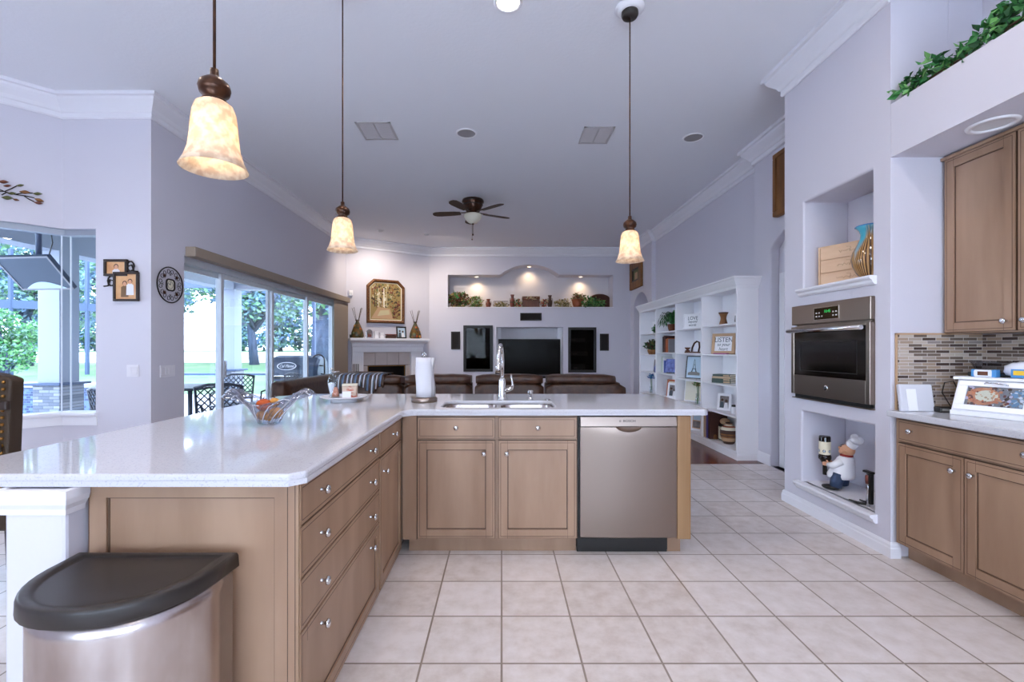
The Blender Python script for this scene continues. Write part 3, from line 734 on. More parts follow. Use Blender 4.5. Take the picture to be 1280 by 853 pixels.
mb = MB('chrome'); mb.M = VO @ Matrix.Translation((W/2, -.034, 1.01)) @ Matrix.Rotation(R(90), 4, 'X'); mb.lathe([(.021, 0), (.021, .003), (.018, .004), (.004, .0042)]); em = mb.build('emblem', d)
mb = MB('ink'); mb.M = VO @ Matrix.Translation((W/2, -.0386, 1.01))
mb.tube([(.010*math.cos(a*.5)*(1 - a*.03), 0, .010*math.sin(a*.5)*(1 - a*.03)) for a in range(22)], .0012, 6); mb.build('script_mark', em)
mb = MB('black'); mb.M = VO; mb.box(.02, W - .02, -.012, .002, .905, .932); mb.use('steel'); mb.box(0, W, -.026, .002, .900, .908)
mb.build('lower_vent', t)

# trash can: D shaped, flat side to the cabinet panel
def dshape(cx, yb_, hw, dp, z, n=22, e=0):
    o = [(cx + hw - e, yb_ - e, z), (cx - hw + e, yb_ - e, z)]
    for i in range(1, n):
        a = math.pi + math.pi*i/n
        o.append((cx + (hw - e)*math.cos(a)*(abs(math.cos(a))**-.12 if abs(math.cos(a)) > .01 else 1)*.985, yb_ - .07 + (dp - .07 - e)*math.sin(a), z))
    return o
t = thing('trash_can', 'stainless steel D shaped trash can with a black lid against the cabinet end panel', 'trash can', (-1.03, 1.2, 0))
cx, yb_ = -1.03, 1.372
mb = MB('steel_can'); mb.loft([dshape(cx, yb_, .232, .305, z, e=.006) for z in (.03, .2, .4, .6, .645)]); mb.build('body', t)
mb = MB('black'); mb.loft([dshape(cx, yb_, .236, .31, z, e=.0) for z in (0, .03)]); mb.build('base', t, .004)
def dscale(f_, z): 
    q = dshape(cx, yb_, .24, .315, z); my = yb_ - .15
    return [(cx + (x - cx)*f_, my + (y - my)*f_, z) for x, y, _ in q]
L = [dscale(f_, z) for z, f_ in ((.646, 1.0), (.648, 1.006), (.680, 1.0), (.688, .985), (.690, .96), (.690, .86), (.684, .84), (.6835, .80), (.685, .4), (.6855, .05))]
mb = MB('lid'); mb.loft(L, True, True); mb.build('lid', t)
MB('nickel').box(-1.09, -.97, 1.02, 1.07, .012, .03).build('pedal', t, .006)

# tall dining chair at the left edge
t = thing('dining_chair', 'dark brown leather dining chair with brass nailheads by the nook window', 'chair', (-2.66, 2.42, 0))
cx, y = -2.66, 2.2
pts = [(-.28, 0), (.285, 0), (.29, .5)]
def backp(dx):
    P = []
    for i in range(17):
        u = -1 + 2*i/16; P.append((cx + u*(.295 - dx), 1.165 - dx + .03*(1 - u*u) - .012*abs(u)**6))
    return P
mb = MB('chair_leather'); top = backp(0)
poly = [(cx - .27, .50), (cx + .27, .50)] + top[::-1]
mb.prism(poly, y, y + .07); bk = mb.build('backrest', t, .012, 3)
mb = MB('chair_leather'); ip = backp(.055); mb.prism([(cx - .215, .56), (cx + .215, .56)] + ip[::-1], y - .012, y + .002); mb.build('back_panel', bk, .008)
mb = MB('brass')
for k in range(18):
    z = .56 + k*.034; f = (z - .5)/.66
    for s in (-1, 1): mb.ball((cx + s*(.243 + .022*f), y - .003, z), .0085, 8)
for k in range(1, 15): 
    u = -1 + 2*k/15; mb.ball((cx + u*.255, y - .003, 1.135 + .03*(1 - u*u)), .0085, 8)
nh = mb.build('nailhead_trim', bk)
MB('frame_dark').box(cx - .305, cx + .305, y - .03, y - .004, 1.005, 1.05).build('rail', t, .008)
MB('frame_dark').box(cx - .262, cx + .262, y - .022, y - .004, .80, .845).build('rail', t, .008)
mb = MB('chair_leather'); mb.box(cx - .29, cx + .29, y + .03, y + .56, .40, .52); mb.build('seat', t, .03, 3)
for s in (-1, 1):
    for yy in (y + .05, y + .52):
        mb = MB('frame_dark'); mb.tube([(cx + s*.25, yy, .41), (cx + s*.26, yy, .0)], [.027, .02], 8); mb.build('leg', t)

# ================================================================== LAMPS AND CEILING FITTINGS
def pendant(x, y, zr, label):
    t = thing('pendant_lamp', label, 'pendant lamp', (x, y, CEIL), 'pendant lamps over the peninsula')
    mb = MB('white_paint'); mb.lathe([(.10, CEIL), (.10, CEIL - .008), (.085, CEIL - .014), (.08, CEIL - .026), (.06, CEIL - .030)], (x, y, 0), 28); mb.build('medallion', t)
    mb = MB('knob_dark'); mb.lathe([(.056, CEIL - .028), (.058, CEIL - .05), (.050, CEIL - .066), (.012, CEIL - .07)], (x, y, 0)); mb.build('canopy', t)
    mb = MB('bronze'); mb.tube([(x, y, CEIL - .068), (x, y, zr + .295)], .0045, 8); mb.build('cord', t)
    mb = MB('bronze'); mb.lathe([(.012, .312), (.013, .290), (.022, .285), (.042, .268), (.046, .252), (.042, .236), (.028, .224), (.034, .216), (.042, .205)], (x, y, zr), 20); mb.build('cap', t)
    mb = MB('alabaster')
    pr = [(.040, .207), (.052, .198), (.060, .175), (.064, .14), (.067, .10), (.072, .06), (.082, .028), (.096, .0), (.093, .0), (.079, .03), (.069, .06), (.064, .10), (.061, .14), (.057, .172), (.049, .193), (.036, .203)]
    mb.lathe(pr, (x, y, zr), 28, False, False); mb.build('shade', t, recalc=False)
    mb = MB('bulb'); mb.ball((x, y, zr + .11), .024, 12); mb.build('bulb', t)
    l = bpy.data.lights.new('pendant_light', 'POINT'); l.energy = PENDANT_POWER; l.color = (1, .80, .56); l.shadow_soft_size = .03
    o = bpy.data.objects.new('pendant_light', l); COL.objects.link(o); o.parent = t; o.location = (0, 0, zr + .10 - CEIL)
pendant(-.899, 1.43, 1.862, 'bell shaped alabaster pendant lamp hanging nearest, above the near counter corner')
pendant(-1.02, 2.93, 1.928, 'bell shaped alabaster pendant lamp hanging above the plate with bottles')
pendant(.888, 3.163, 1.905, 'bell shaped alabaster pendant lamp hanging above the dishwasher side of the counter')

def can(x, y, power, label, cone=None):
    t = thing('recessed_light', label, 'ceiling light', (x, y, CEIL), cone)
    mb = MB('white_paint'); mb.lathe([(.098, CEIL - .001), (.096, CEIL - .007), (.078, CEIL - .009), (.076, CEIL - .003)], (x, y, 0), 28, False, False); mb.build('trim_ring', t)
    mb = MB('lens'); mb.lathe([(.077, CEIL - .004), (.05, CEIL - .0045), (.01, CEIL - .005)], (x, y, 0), 24, False); mb.build('lens', t)
    l = bpy.data.lights.new('can_light', 'AREA'); l.shape = 'DISK'; l.size = .15; l.energy = power; l.color = (1, .87, .74)
    o = bpy.data.objects.new('can_light', l); COL.objects.link(o); o.parent = t; o.location = (0, 0, -.012)
can(.044, 3.11, VISIBLE_CAN_POWER, 'lit round recessed ceiling light at the top of the view')
for x, y in ((-2.6, 1.9), (-.9, 2.2), (1.5, 1.9), (-2.6, -.2), (-.8, -.2), (1.2, -.2), (-2.6, -2.0), (-.8, -2.0), (1.2, -2.0), (-4.4, 1.6)):
    can(x, y, FILL_CAN_POWER, 'added fill light in the kitchen ceiling, out of view above', 'added fill lights above the kitchen')  # unseen lamps added to brighten the room
# unlit one in the soffit above the right wall cabinet
p = Vector((2.60, 2.42, 2.49))
t = thing('soffit_light', 'unlit round recessed light in the soffit above the right upper cabinet', 'ceiling light', p)
mb = MB('white_paint'); mb.lathe([(.105, -.001), (.102, -.008), (.080, -.010), (.078, -.002)], p, 28, False, False); mb.build('trim_ring', t)
mb = MB('off_lens'); mb.lathe([(.079, -.002), (.05, -.0012), (.01, -.001)], p, 24, False); mb.build('lens', t)

def vent(c, sx, sy, label, dark):
    t = thing('air_vent', label, 'air vent', c)
    mb = MB('vent'); z = c[2]
    x0, x1, y0, y1 = c[0] - sx/2, c[0] + sx/2, c[1] - sy/2, c[1] + sy/2
    mb.box(x0, x1, y0, y0 + .025, z - .008, z); mb.box(x0, x1, y1 - .025, y1, z - .008, z); mb.box(x0, x0 + .025, y0, y1, z - .008, z); mb.box(x1 - .025, x1, y0, y1, z - .008, z)
    mb.box(c[0] - .008, c[0] + .008, y0, y1, z - .008, z); mb.build('frame', t)
    mb = MB('vent')
    k = 12
    for i in range(k):
        y = y0 + .03 + (sy - .06)*(i + .5)/k
        mb.loft([[(xx, y - .010, z - .001), (xx, y + .006, z - .007), (xx, y + .0075, z - .006), (xx, y - .0085, z)] for xx in (x0 + .02, x1 - .02)], sm=False)
    mb.build('louvres', t)
    MB('grille').box(x0 + .01, x1 - .01, y0 + .01, y1 - .01, z - .0012, z - .0002).build('duct', t)
vent((-1.345, 4.95, CEIL), .37, .40, 'rectangular ceiling air vent on the left, above the sliding doors side', 0)
vent((1.045, 5.05, CEIL), .33, .40, 'rectangular ceiling air vent on the right, behind the third pendant cord', 0)
def cspk(c, label):
    t = thing('ceiling_speaker', label, 'ceiling speaker', c)
    mb = MB('white_paint'); mb.lathe([(.115, -.0005), (.113, -.008), (.098, -.010), (.096, -.004)], c, 28, False, False); mb.build('rim', t)
    mb = MB('grille'); mb.lathe([(.097, -.005), (.05, -.006), (.01, -.0065)], c, 24, False); mb.build('mesh_cover', t)
cspk((-.385, 5.0, CEIL), 'round ceiling speaker between the two air vents')
cspk((2.14, 5.1, CEIL), 'round ceiling speaker near the bookcase wall')
for px, py, lb in ((475.5, 288, 'small eyeball spot light in the ceiling near the second pendant'), (533, 292.5, 'small eyeball spot light in the ceiling left of the fan')):
    Y = FPX*(CEIL - HCAM)/(VPY - py); c = Vector(((px - VPX)*Y/FPX, Y, CEIL))
    t = thing('eyeball_light', lb, 'ceiling light', c)
    mb = MB('white_paint'); mb.lathe([(.075, -.0005), (.072, -.01), (.058, -.014)], c, 24, False, False); mb.build('trim_ring', t)
    mb = MB('off_lens'); mb.ball(c + Vector((0, .0, -.012)), .055, 16, .55); mb.build('eyeball', t)
    l = bpy.data.lights.new('eyeball_spot', 'SPOT'); l.energy = EYEBALL_POWER; l.spot_size = R(150); l.spot_blend = 1; l.color = (1, .86, .72); l.shadow_soft_size = .05
    o = bpy.data.objects.new('eyeball_spot', l); COL.objects.link(o); o.parent = t; o.location = (0, .05, -.06); o.rotation_euler = Vector((.45 if px > 500 else -.1, .40, -1)).to_track_quat('-Z', 'Y').to_euler()
# ceiling fan
fc = Vector((-.455, 7.25, CEIL))
t = thing('ceiling_fan', 'dark bronze flush ceiling fan with five blades and a cream bowl light', 'ceiling fan', fc)
mb = MB('black_gloss'); mb.use('bronze'); mb.lathe([(.165, -.0005), (.17, -.02), (.165, -.045), (.15, -.06), (.155, -.08), (.14, -.12), (.115, -.17), (.09, -.21), (.06, -.225)], fc, 28); m_ = mb.build('motor', t)
mb = MB('frame_dark'); mb.lathe([(.1715, -.018), (.174, -.03), (.1715, -.042)], fc, 28, False, False); mb.lathe([(.157, -.075), (.159, -.085), (.15, -.095)], fc, 28, False, False); mb.build('band', m_)
mb = MB('cream'); mb.lathe([(.135, -.232), (.142, -.245), (.136, -.28), (.11, -.325), (.07, -.36), (.02, -.375)], fc, 28); mb.build('light_bowl', t)
mb = MB('bronze'); mb.lathe([(.02, -.37), (.018, -.385), (.006, -.40)], fc, 12); mb.build('finial', t)
mb = MB('bronze'); mb.tube([fc + Vector((0, 0, -.395)), fc + Vector((0, 0, -.54))], .0035, 6); mb.ball(fc + Vector((0, 0, -.55)), .013, 8, 1.5); mb.ball(fc + Vector((-.012, 0, -.625)), .011, 8, 1.5); mb.tube([fc + Vector((-.012, 0, -.395)), fc + Vector((-.012, 0, -.62))], .0025, 6); mb.build('pull_chain', t)
for k in range(5):
    mb = MB('book_gray'); mb.use('leaf_brown'); mb.M = Matrix.Translation(fc + Vector((0, 0, -.205))) @ Matrix.Rotation(R(172 + 72*k), 4, 'Z') @ Matrix.Rotation(R(9), 4, 'X')
    P = [(.20, -.05), (.30, -.065), (.52, -.075), (.60, -.068), (.645, -.04), (.655, 0), (.645, .04), (.60, .068), (.52, .075), (.30, .065), (.20, .05)]
    mb.slab(P, -.004, .004); b = mb.build('blade', t)
    mb = MB('bronze'); mb.M = Matrix.Translation(fc + Vector((0, 0, -.205))) @ Matrix.Rotation(R(172 + 72*k), 4, 'Z'); mb.box(.07, .25, -.018, .018, .004, .012); mb.build('blade_arm', b)

# ================================================================== LEFT WALLS: frames, switches, metal decor
def person_photo(mb, x0, x1, z0, z1, y, heads):
    mb.use('photo_warm'); mb.poly([(x0, y, z0), (x1, y, z0), (x1, y, z1), (x0, y, z1)])
    w, h = x1 - x0, z1 - z0
    for k, (u, v, s, cl) in enumerate(heads):
        cx_, cz = x0 + u*w, z0 + v*h; r = s*h; e = y - .0006*(1 + k)
        mb.use(cl); mb.poly([(cx_ + r*a, e, max(z0, cz + r*b)) for a, b in ((-1.7, -6), (1.7, -6), (1.6, -1.6), (.6, -.9), (-.6, -.9), (-1.6, -1.6))])
        mb.use('hair'); mb.poly([(cx_ + 1.08*r*math.cos(i*math.pi/5), e - .0002, cz + .18*r + 1.12*r*math.sin(i*math.pi/5)) for i in range(10)])
        mb.use('skin'); mb.poly([(cx_ + .8*r*math.cos(i*math.pi/5), e - .0004, cz - .12*r + r*math.sin(i*math.pi/5)) for i in range(10)])
def picture_frame(t, M, w, h, b, m, pic, depth=.025):
    mb = MB(m); mb.M = M
    mb.box(0, w, 0, depth, 0, b); mb.box(0, w, 0, depth, h - b, h); mb.box(0, b, 0, depth, b, h - b); mb.box(w - b, w, 0, depth, b, h - b); mb.build('frame', t, .003)
    mb = MB('photo_warm'); mb.M = M; pic(mb, b, w - b, b, h - b, depth*.6)
    mb.use('frame_dark'); mb.box(b*.5, w - b*.5, depth*.7, depth*.98, b*.5, h - b*.5); mb.build('picture', t, recalc=False)
t = thing('photo_frame', 'pair of joined dark photo frames with scrollwork hung on the wall beside the nook window', 'photo frame', (-3.57, 4.28, 2.0))
s = 4.27/FPX
def W2(px, py): return ((px - VPX)*s, HCAM - (py - VPY)*s)
x0, z0 = W2(128.5, 345); x1, z1 = W2(158, 324)
picture_frame(t, T(x0, 4.272, z0), x1 - x0, z1 - z0, .022, 'frame_dark', lambda mb, a, b, c, d, y: person_photo(mb, a, b, c, d, y, [(.5, .58, .19, 'shirt')]))
x0, z0 = W2(141, 376.5); x1, z1 = W2(172.5, 340)
picture_frame(t, T(x0, 4.266, z0), x1 - x0, z1 - z0, .020, 'frame_dark', lambda mb, a, b, c, d, y: person_photo(mb, a, b, c, d, y, [(.42, .62, .09, 'teal_dress'), (.68, .70, .09, 'shirt')]))
mb = MB('iron')
for cx_, cz, fl in ((161.5, 332.5, 1), (137.5, 351, -1)):
    ccx, ccz = W2(cx_, cz)
    mb.tube([(ccx + .034*math.cos(a/10*math.pi*2)*(1.0), 4.285, ccz + .046*math.sin(a/10*math.pi*2)) for a in range(11)], .007, 8)
    mb.tube([(ccx - .02*fl, 4.285, ccz), (ccx + .012*fl, 4.285, ccz + .012), (ccx + .03*fl, 4.285, ccz - .045), (ccx + .07*fl, 4.285, ccz - .05)], .007, 8)
mb.build('scrollwork', t)
def switch(name, o, u, n, w, h, k, label):
    u = Vector(u).normalized(); n = Vector(n).normalized()
    M = Matrix(((u.x, n.x, 0, o[0]), (u.y, n.y, 0, o[1]), (0, 0, 1, o[2]), (0, 0, 0, 1)))
    t = thing(name, label, 'light switch', o)
    mb = MB('plate'); mb.M = M; mb.box(-w/2, w/2, -.008, -.001, -h/2, h/2); mb.build('plate', t, .002)
    for i in range(k):
        x = -w/2 + w*(i + .5)/k
        mb = MB('plate'); mb.M = M; mb.box(x - .016, x + .016, -.011, -.008, -.033, .033); mb.build('rocker', t, .002)
c = W2(163.5, 464); switch('light_switch', (c[0], 4.3, c[1]), (1, 0, 0), (0, 1, 0), .115, .115, 2, 'white double light switch plate below the joined photo frames')
def LW(px, py, X=-3.3): Y = FPX*X/(px - VPX); return (X, Y, HCAM - (py - VPY)*Y/FPX)
c = LW(209, 464); switch('light_switch', c, (0, 1, 0), (-1, 0, 0), .20, .115, 4, 'white four gang light switch plate below the round iron clock')
# round wrought-iron clock
c = LW(211.5, 356.5); t = thing('wall_clock', 'round wrought iron scroll clock hung left of the sliding doors', 'clock', c)
M = Matrix.Translation(c) @ Matrix.Rotation(R(90), 4, 'Z')
ro = .175
mb = MB('iron'); mb.M = M; n = 40
mb.tube([(ro*math.cos(2*math.pi*i/n), -.012, ro*math.sin(2*math.pi*i/n)) for i in range(n + 1)], .006, 8)
rc = .054
pts = [(x, -.014, z) for x, z in rrect(-rc, rc, -rc, rc, .03, 4)]; mb.tube(pts + [pts[0]], .008, 8); mb.build('frame', t)
for k in range(8):
    a = 2*math.pi*k/8 + math.pi/8
    mb = MB('iron'); mb.M = M @ Matrix.Rotation(a, 4, 'Y')
    for s_ in (-1, 1):
        P = []
        for i in range(15):
            f = i/14; th_ = f*2.4*math.pi; rr = .028*(1 - f*.62)
            P.append((.125 + rr*math.cos(th_ + math.pi)*1.2, -.012, s_*(.030 - rr*math.sin(th_ + math.pi)*s_*s_*.9 - .004)))
        mb.tube(P, .0026, 6)
    mb.build('scroll', t)
mb = MB('bronze')
for k in range(4):
    a = math.pi/4 + k*math.pi/2; mb.M = M @ Matrix.Translation((.118*math.cos(a), -.018, .118*math.sin(a))); mb.ball((0, 0, 0), .017, 8, 1, 1.2, .4)
mb.build('leaf_accents', t)
mb = MB('cream'); mb.M = M; mb.prism(rrect(-.05, .05, -.05, .05, .022, 4), -.012, -.004); f_ = mb.build('clock_face', t)
mb = MB('ink'); mb.M = M; mb.tube([(.036*math.cos(i*math.pi/12), -.0125, .036*math.sin(i*math.pi/12)) for i in range(25)], .002, 6); mb.tube([(0, -.0135, 0), (.0, -.0135, .030)], .0022, 6); mb.tube([(0, -.0135, 0), (-.026, -.0135, .012)], .0026, 6); mb.build('hands', f_)
# metal leaf spray on the bay wall
t = thing('wall_leaf_decor', 'metal leaf spray with green and copper leaves on the wall above the nook window', 'wall decor', (-4.33, 4.05, 2.85))
def BW(px, py, off=.02):     # point on the bay wall, off in front of it
    q = (px - VPX)/FPX; o = Vector((-4.13, 4.3)) + Vector((off*.7071, -off*.7071)); tt = (o.x - q*o.y)/(D45.x*-1 + q*D45.y)
    p = o + Vector((D45.x, D45.y))*tt; return Vector((p.x, p.y, HCAM - (py - VPY)*p.y/FPX))
mb = MB('iron')
for P in (((-30, 228), (-10, 234), (0, 237), (8, 240.5), (20, 243.5), (32, 245), (43, 247.5)), ((-5, 239), (6, 239.3), (14, 236), (21, 232.5)), ((20, 243), (27, 241.5), (41, 241.5)), ((30, 245), (36, 249), (43, 252.5)), ((8, 240.5), (2, 244))):
    mb.tube([BW(*p) for p in P], .0045, 6)
mb.build('stems', t)
for i, (px, py, ang, L_, cm) in enumerate(((25, 231.5, 8, 10, 'leaf_olive'), (4, 227, -8, 14, 'leaf_rust'), (9, 232, 5, 10, 'leaf_rust'), (15, 241.5, 2, 11, 'leaf_olive'), (31, 240, -8, 14, 'gold_wood'), (47, 242, -4, 12, 'leaf_olive'), (9, 247, -6, 15, 'leaf_olive'), (20, 249.5, -20, 9, 'gold_wood'), (49, 250, -24, 13, 'gold_wood'), (48, 253.5, -12, 11, 'leaf_rust'), (-8, 226, 20, 14, 'leaf_olive'), (-12, 242, -10, 14, 'gold_wood'))):
    mb = MB(cm); c0 = BW(px, py, .03); ux = (BW(px + 5, py, .03) - BW(px - 5, py, .03)).normalized(); k = (BW(px + .5, py, .03) - BW(px - .5, py, .03)).length
    a = R(ang); dx = ux*math.cos(a) + Vector((0, 0, 1))*math.sin(a); dz = -ux*math.sin(a) + Vector((0, 0, 1))*math.cos(a); nn = Vector((.7071, -.7071, 0))
    l = L_*k/2; rings = []
    for j in range(9):
        u = -1 + 2*j/8; w_ = .46*l*max(.03, (1 - abs(u)**1.7))
        rings.append([c0 + dx*l*u + dz*w_*v + nn*(.016*(1 - v*v) - .01 + q) for v, q in ((-1, 0), (-.5, 0), (0, 0), (.5, 0), (1, 0), (.5, -.004), (0, -.004), (-.5, -.004))])
    mb.loft(rings); mb.build('leaf', t)
# ================================================================== FAMILY ROOM
def BK(px, py, y=10.72): return ((px - VPX)*y/FPX, HCAM - (py - VPY)*y/FPX)
# media doors left and right of the television
for (a0, a1, z0, z1, lb) in ((-.897, -.205, .758, 1.845, 'black framed glass media cabinet door left of the television'), (1.56, 2.222, .738, 1.80, 'black framed glass media cabinet door right of the television')):
    t = thing('media_cabinet', lb, 'cabinet', ((a0 + a1)/2, YB, z0))
    ax0, ax1, az0, az1 = (-.855, -.25, .805, 1.795) if a0 < 0 else (1.605, 2.17, .785, 1.785)
    mb = MB('bronze_dark'); y0 = YB + .002; y1 = YB + .40
    mb.box(ax0, ax1, y1 - .01, y1, az0, az1); mb.box(ax0, ax0 + .01, y0, y1 - .01, az0, az1); mb.box(ax1 - .01, ax1, y0, y1 - .01, az0, az1); mb.box(ax0 + .01, ax1 - .01, y0, y1 - .01, az0, az0 + .01); mb.box(ax0 + .01, ax1 - .01, y0, y1 - .01, az1 - .01, az1); mb.build('body', t)
    for z in (az0 + .33, az0 + .66): MB('bronze_dark').box(ax0 + .012, ax1 - .012, y0 + .05, y1 - .012, z, z + .015).build('shelf', t)
    mb = MB('black'); yb = YB - .022; ring(mb, a0, a1, z0, z1, .052, yb, YB - .001); ring(mb, a0 + .052, a1 - .052, z0 + .052, z1 - .052, .012, yb + .008, YB - .002); d = mb.build('door_frame', t, .003)
    MB('glass_tint').box(a0 + .055, a1 - .055, yb + .012, yb + .016, z0 + .055, z1 - .055).build('door_glass', d)
    if a0 > 0:      # audio boxes behind the right glass
        for k, (x, z, w, h) in enumerate(((1.64, az0 + .675, .34, .09), (1.66, az0 + .345, .38, .10), (1.68, az0 + .011, .30, .13))):
            mb = MB('book_gray'); mb.box(x, x + w, YB + .10, YB + .36, z, z + h); mb.use('vent'); mb.box(x + .03, x + .12, YB + .098, YB + .1, z + .03, z + .06); mb.build('audio_box', t)
# television in its recess
x0, zt = BK(623, 424, 10.78); x1, zb = BK(700.6, 469, 10.78)
t = thing('television', 'large flat black television standing in the white wall recess', 'television', ((x0 + x1)/2, 10.82, .60))
mb = MB('black'); mb.box(x0, x1, 10.79, 10.84, zb, zt); mb.build('housing', t, .006)
MB('screen').box(x0 + .012, x1 - .012, 10.786, 10.795, zb + .025, zt - .012).build('screen', t)
mb = MB('black'); mb.box(.45, .87, 10.78, 10.95, .601, .62); mb.box(.60, .72, 10.82, 10.85, .62, zb + .05); mb.build('stand', t, .004)
t = MB('black'); t.box(.08, 1.25, 10.745, 10.779, .601, .648); o = t.build('soundbar', None, .008); tag(o, 'low black soundbar lying in front of the television base', 'soundbar')
def wspk(x0, x1, z0, z1, lb):
    t = thing('wall_speaker', lb, 'speaker', ((x0 + x1)/2, YB, z0))
    mb = MB('bronze_dark'); ring(mb, x0, x1, z0, z1, .03, YB - .02, YB - .001); mb.build('frame', t, .004)
    MB('speaker_black').box(x0 + .03, x1 - .03, YB - .014, YB - .001, z0 + .03, z1 - .03).build('grille', t)
k = 10.71/FPX
wspk((563.8 - VPX)*k, (575.2 - VPX)*k, HCAM - 1.0*k, HCAM + 21.3*k, 'upright dark wall speaker left of the left media cabinet')
wspk((749.8 - VPX)*k, (761 - VPX)*k, HCAM - 2.7*k, HCAM + 18.6*k, 'upright dark wall speaker right of the right media cabinet')
wspk((650.2 - VPX)*k, (677 - VPX)*k, HCAM + 35*k, HCAM + 44.6*k, 'wide dark center speaker in the wall above the television')
# puck lights of the display shelf
for (x, z, lb) in ((-.60, 3.03, 'lit puck light at the left end of the display shelf'), (.66, 3.275, 'lit puck light under the arch of the display shelf'), (1.90, 3.03, 'lit puck light at the right end of the display shelf')):
    y = YB + .25; t = thing('puck_light', lb, 'puck light', (x, y, z))
    mb = MB('white_paint'); mb.lathe([(.06, z - .0005), (.058, z - .012), (.046, z - .014), (.045, z - .004)], (x, y, 0), 20, False, False); mb.build('ring', t)
    mb = MB('puck_lens'); mb.lathe([(.046, z - .007), (.02, z - .009)], (x, y, 0), 16, False); mb.build('lens', t)
    l = bpy.data.lights.new('puck_spot', 'SPOT'); l.energy = PUCK_POWER*4; l.spot_size = R(125); l.spot_blend = .9; l.color = (1, .74, .45); l.shadow_soft_size = .035
    o = bpy.data.objects.new('puck_spot', l); COL.objects.link(o); o.parent = t; o.location = (0, 0, -.02); o.rotation_euler = (R(8), 0, 0)
# things on the display shelf (z = 2.278)
ZS = 2.279; rng = random.Random(4)
def SX(px): return (px - VPX)*10.9/FPX
def foliage(name, lb, cat, c, rad, n, size, ms, pot=None, zmin=None, group=None, stems=True, seed=1):
    t = thing(name, lb, cat, (c[0], c[1], zmin if zmin is not None else c[2] - rad[2]), group)
    r_ = random.Random(seed)
    mb = MB(ms[0]); leaves(mb, c, rad, n, size, r_, ms, .2, .3, zmin); mb.build('foliage', t, recalc=False)
    if stems:
        mb = MB('leaf_brown'); z0 = zmin if zmin is not None else c[2] - rad[2]
        for i in range(9):
            a = i*2.4; mb.tube([(c[0] + .1*rad[0]*math.cos(a), c[1] + .1*rad[1]*math.sin(a), z0), (c[0] + .45*rad[0]*math.cos(a), c[1] + .45*rad[1]*math.sin(a), c[2]), (c[0] + .8*rad[0]*math.cos(a), c[1] + .8*rad[1]*math.sin(a), c[2] + .3*rad[2])], .004, 5)
        mb.build('stems', t)
    return t
foliage('potted_plant', 'bushy olive and rust silk plant at the far left of the display shelf', 'plant', (SX(573), 10.87, ZS + .17), (.26, .12, .20), 420, .085, ['leaf_olive', 'leaf_mid', 'leaf_brown', 'leaf_dry', 'leaf_rust'], zmin=ZS + .002, seed=2)
foliage('potted_plant', 'low pale green silk plant beside the bushy plant on the display shelf', 'plant', (SX(594), 10.9, ZS + .11), (.19, .12, .15), 260, .07, ['leaf_olive', 'leaf_light', 'leaf_dry'], zmin=ZS + .002, seed=3)
def urn(px, h, r, m, lb, y=10.92):
    x = SX(px); t = thing('urn', lb, 'urn', (x, y, ZS))
    mb = MB(m); mb.lathe([(.6*r, 0), (.65*r, .02*h), (.85*r, .2*h), (r, .38*h), (.95*r, .52*h), (.6*r, .68*h), (.5*r, .78*h), (.62*r, .9*h), (.8*r, h), (.7*r, h), (.42*r, .8*h)], (x, y, ZS), 20); mb.build('body', t)
    mb = MB('urn_dark'); mb.lathe([(1.01*r, .36*h), (1.03*r, .40*h), (.99*r, .45*h)], (x, y, ZS), 20, False, False); mb.build('band', t)
    for s_ in (-1, 1):
        mb = MB('urn_dark'); mb.tube([(x + s_*.55*r, y, ZS + .74*h), (x + s_*1.0*r, y, ZS + .72*h), (x + s_*1.0*r, y, ZS + .55*h), (x + s_*.9*r, y, ZS + .5*h)], .09*r, 6); mb.build('handle', t)
urn(610.5, .205, .066, 'urn_red', 'small red brown urn left of the wire trellis on the display shelf')
urn(640.5, .31, .062, 'urn_red', 'tall red brown urn between the trellis and the brown chest')
urn(687.5, .295, .062, 'urn_dark', 'tall dark brown urn right of the brown chest')
x = SX(626); t = thing('trellis', 'low wire trellis planter with vine leaves on the display shelf', 'planter', (x, 10.9, ZS))
mb = MB('iron'); 
for z in (.005, .15): mb.tube([(x - .17, 10.9, ZS + z), (x + .17, 10.9, ZS + z)], .006, 6)
for i in range(9): mb.tube([(x - .17 + .0425*i, 10.9, ZS + .005), (x - .17 + .0425*i, 10.9, ZS + .15)], .004, 6)
mb.build('frame', t); mb = MB('leaf_olive'); leaves(mb, (x, 10.9, ZS + .06), (.18, .05, .07), 170, .055, rng, ['leaf_olive', 'leaf_dry', 'leaf_cream'], .1, .2, ZS + .003); mb.build('foliage', t, recalc=False)
foliage('vine', 'trailing silk vine with red and cream leaves left of the brown chest', 'plant', (SX(647.5), 10.84, ZS + .08), (.10, .06, .11), 120, .06, ['flower_red', 'leaf_cream', 'leaf_dark', 'leaf_olive'], zmin=ZS + .002, seed=6)
foliage('vine', 'trailing silk vine with red flowers between the chest and the dark urn', 'plant', (SX(679.5), 10.84, ZS + .08), (.08, .06, .12), 90, .06, ['flower_red', 'leaf_cream', 'leaf_brown'], zmin=ZS + .002, seed=7)
x0, x1 = SX(653.2), SX(674.4); t = thing('wooden_chest', 'brown wooden chest in the middle of the display shelf with a blossom garland', 'chest', ((x0 + x1)/2, 10.95, ZS))
mb = MB('chest'); mb.box(x0, x1, 10.86, 11.05, ZS, ZS + .19); mb.build('body', t, .006); mb = MB('chest'); mb.box(x0 - .008, x1 + .008, 10.852, 11.058, ZS + .195, ZS + .265); mb.build('lid', t, .01)
mb = MB('flower_red'); leaves(mb, ((x0 + x1)/2, 10.845, ZS + .215), (.17, .02, .03), 80, .045, rng, ['flower_red', 'leaf_cream', 'leaf_cream'], 0, .2); mb.build('garland', t, recalc=False)
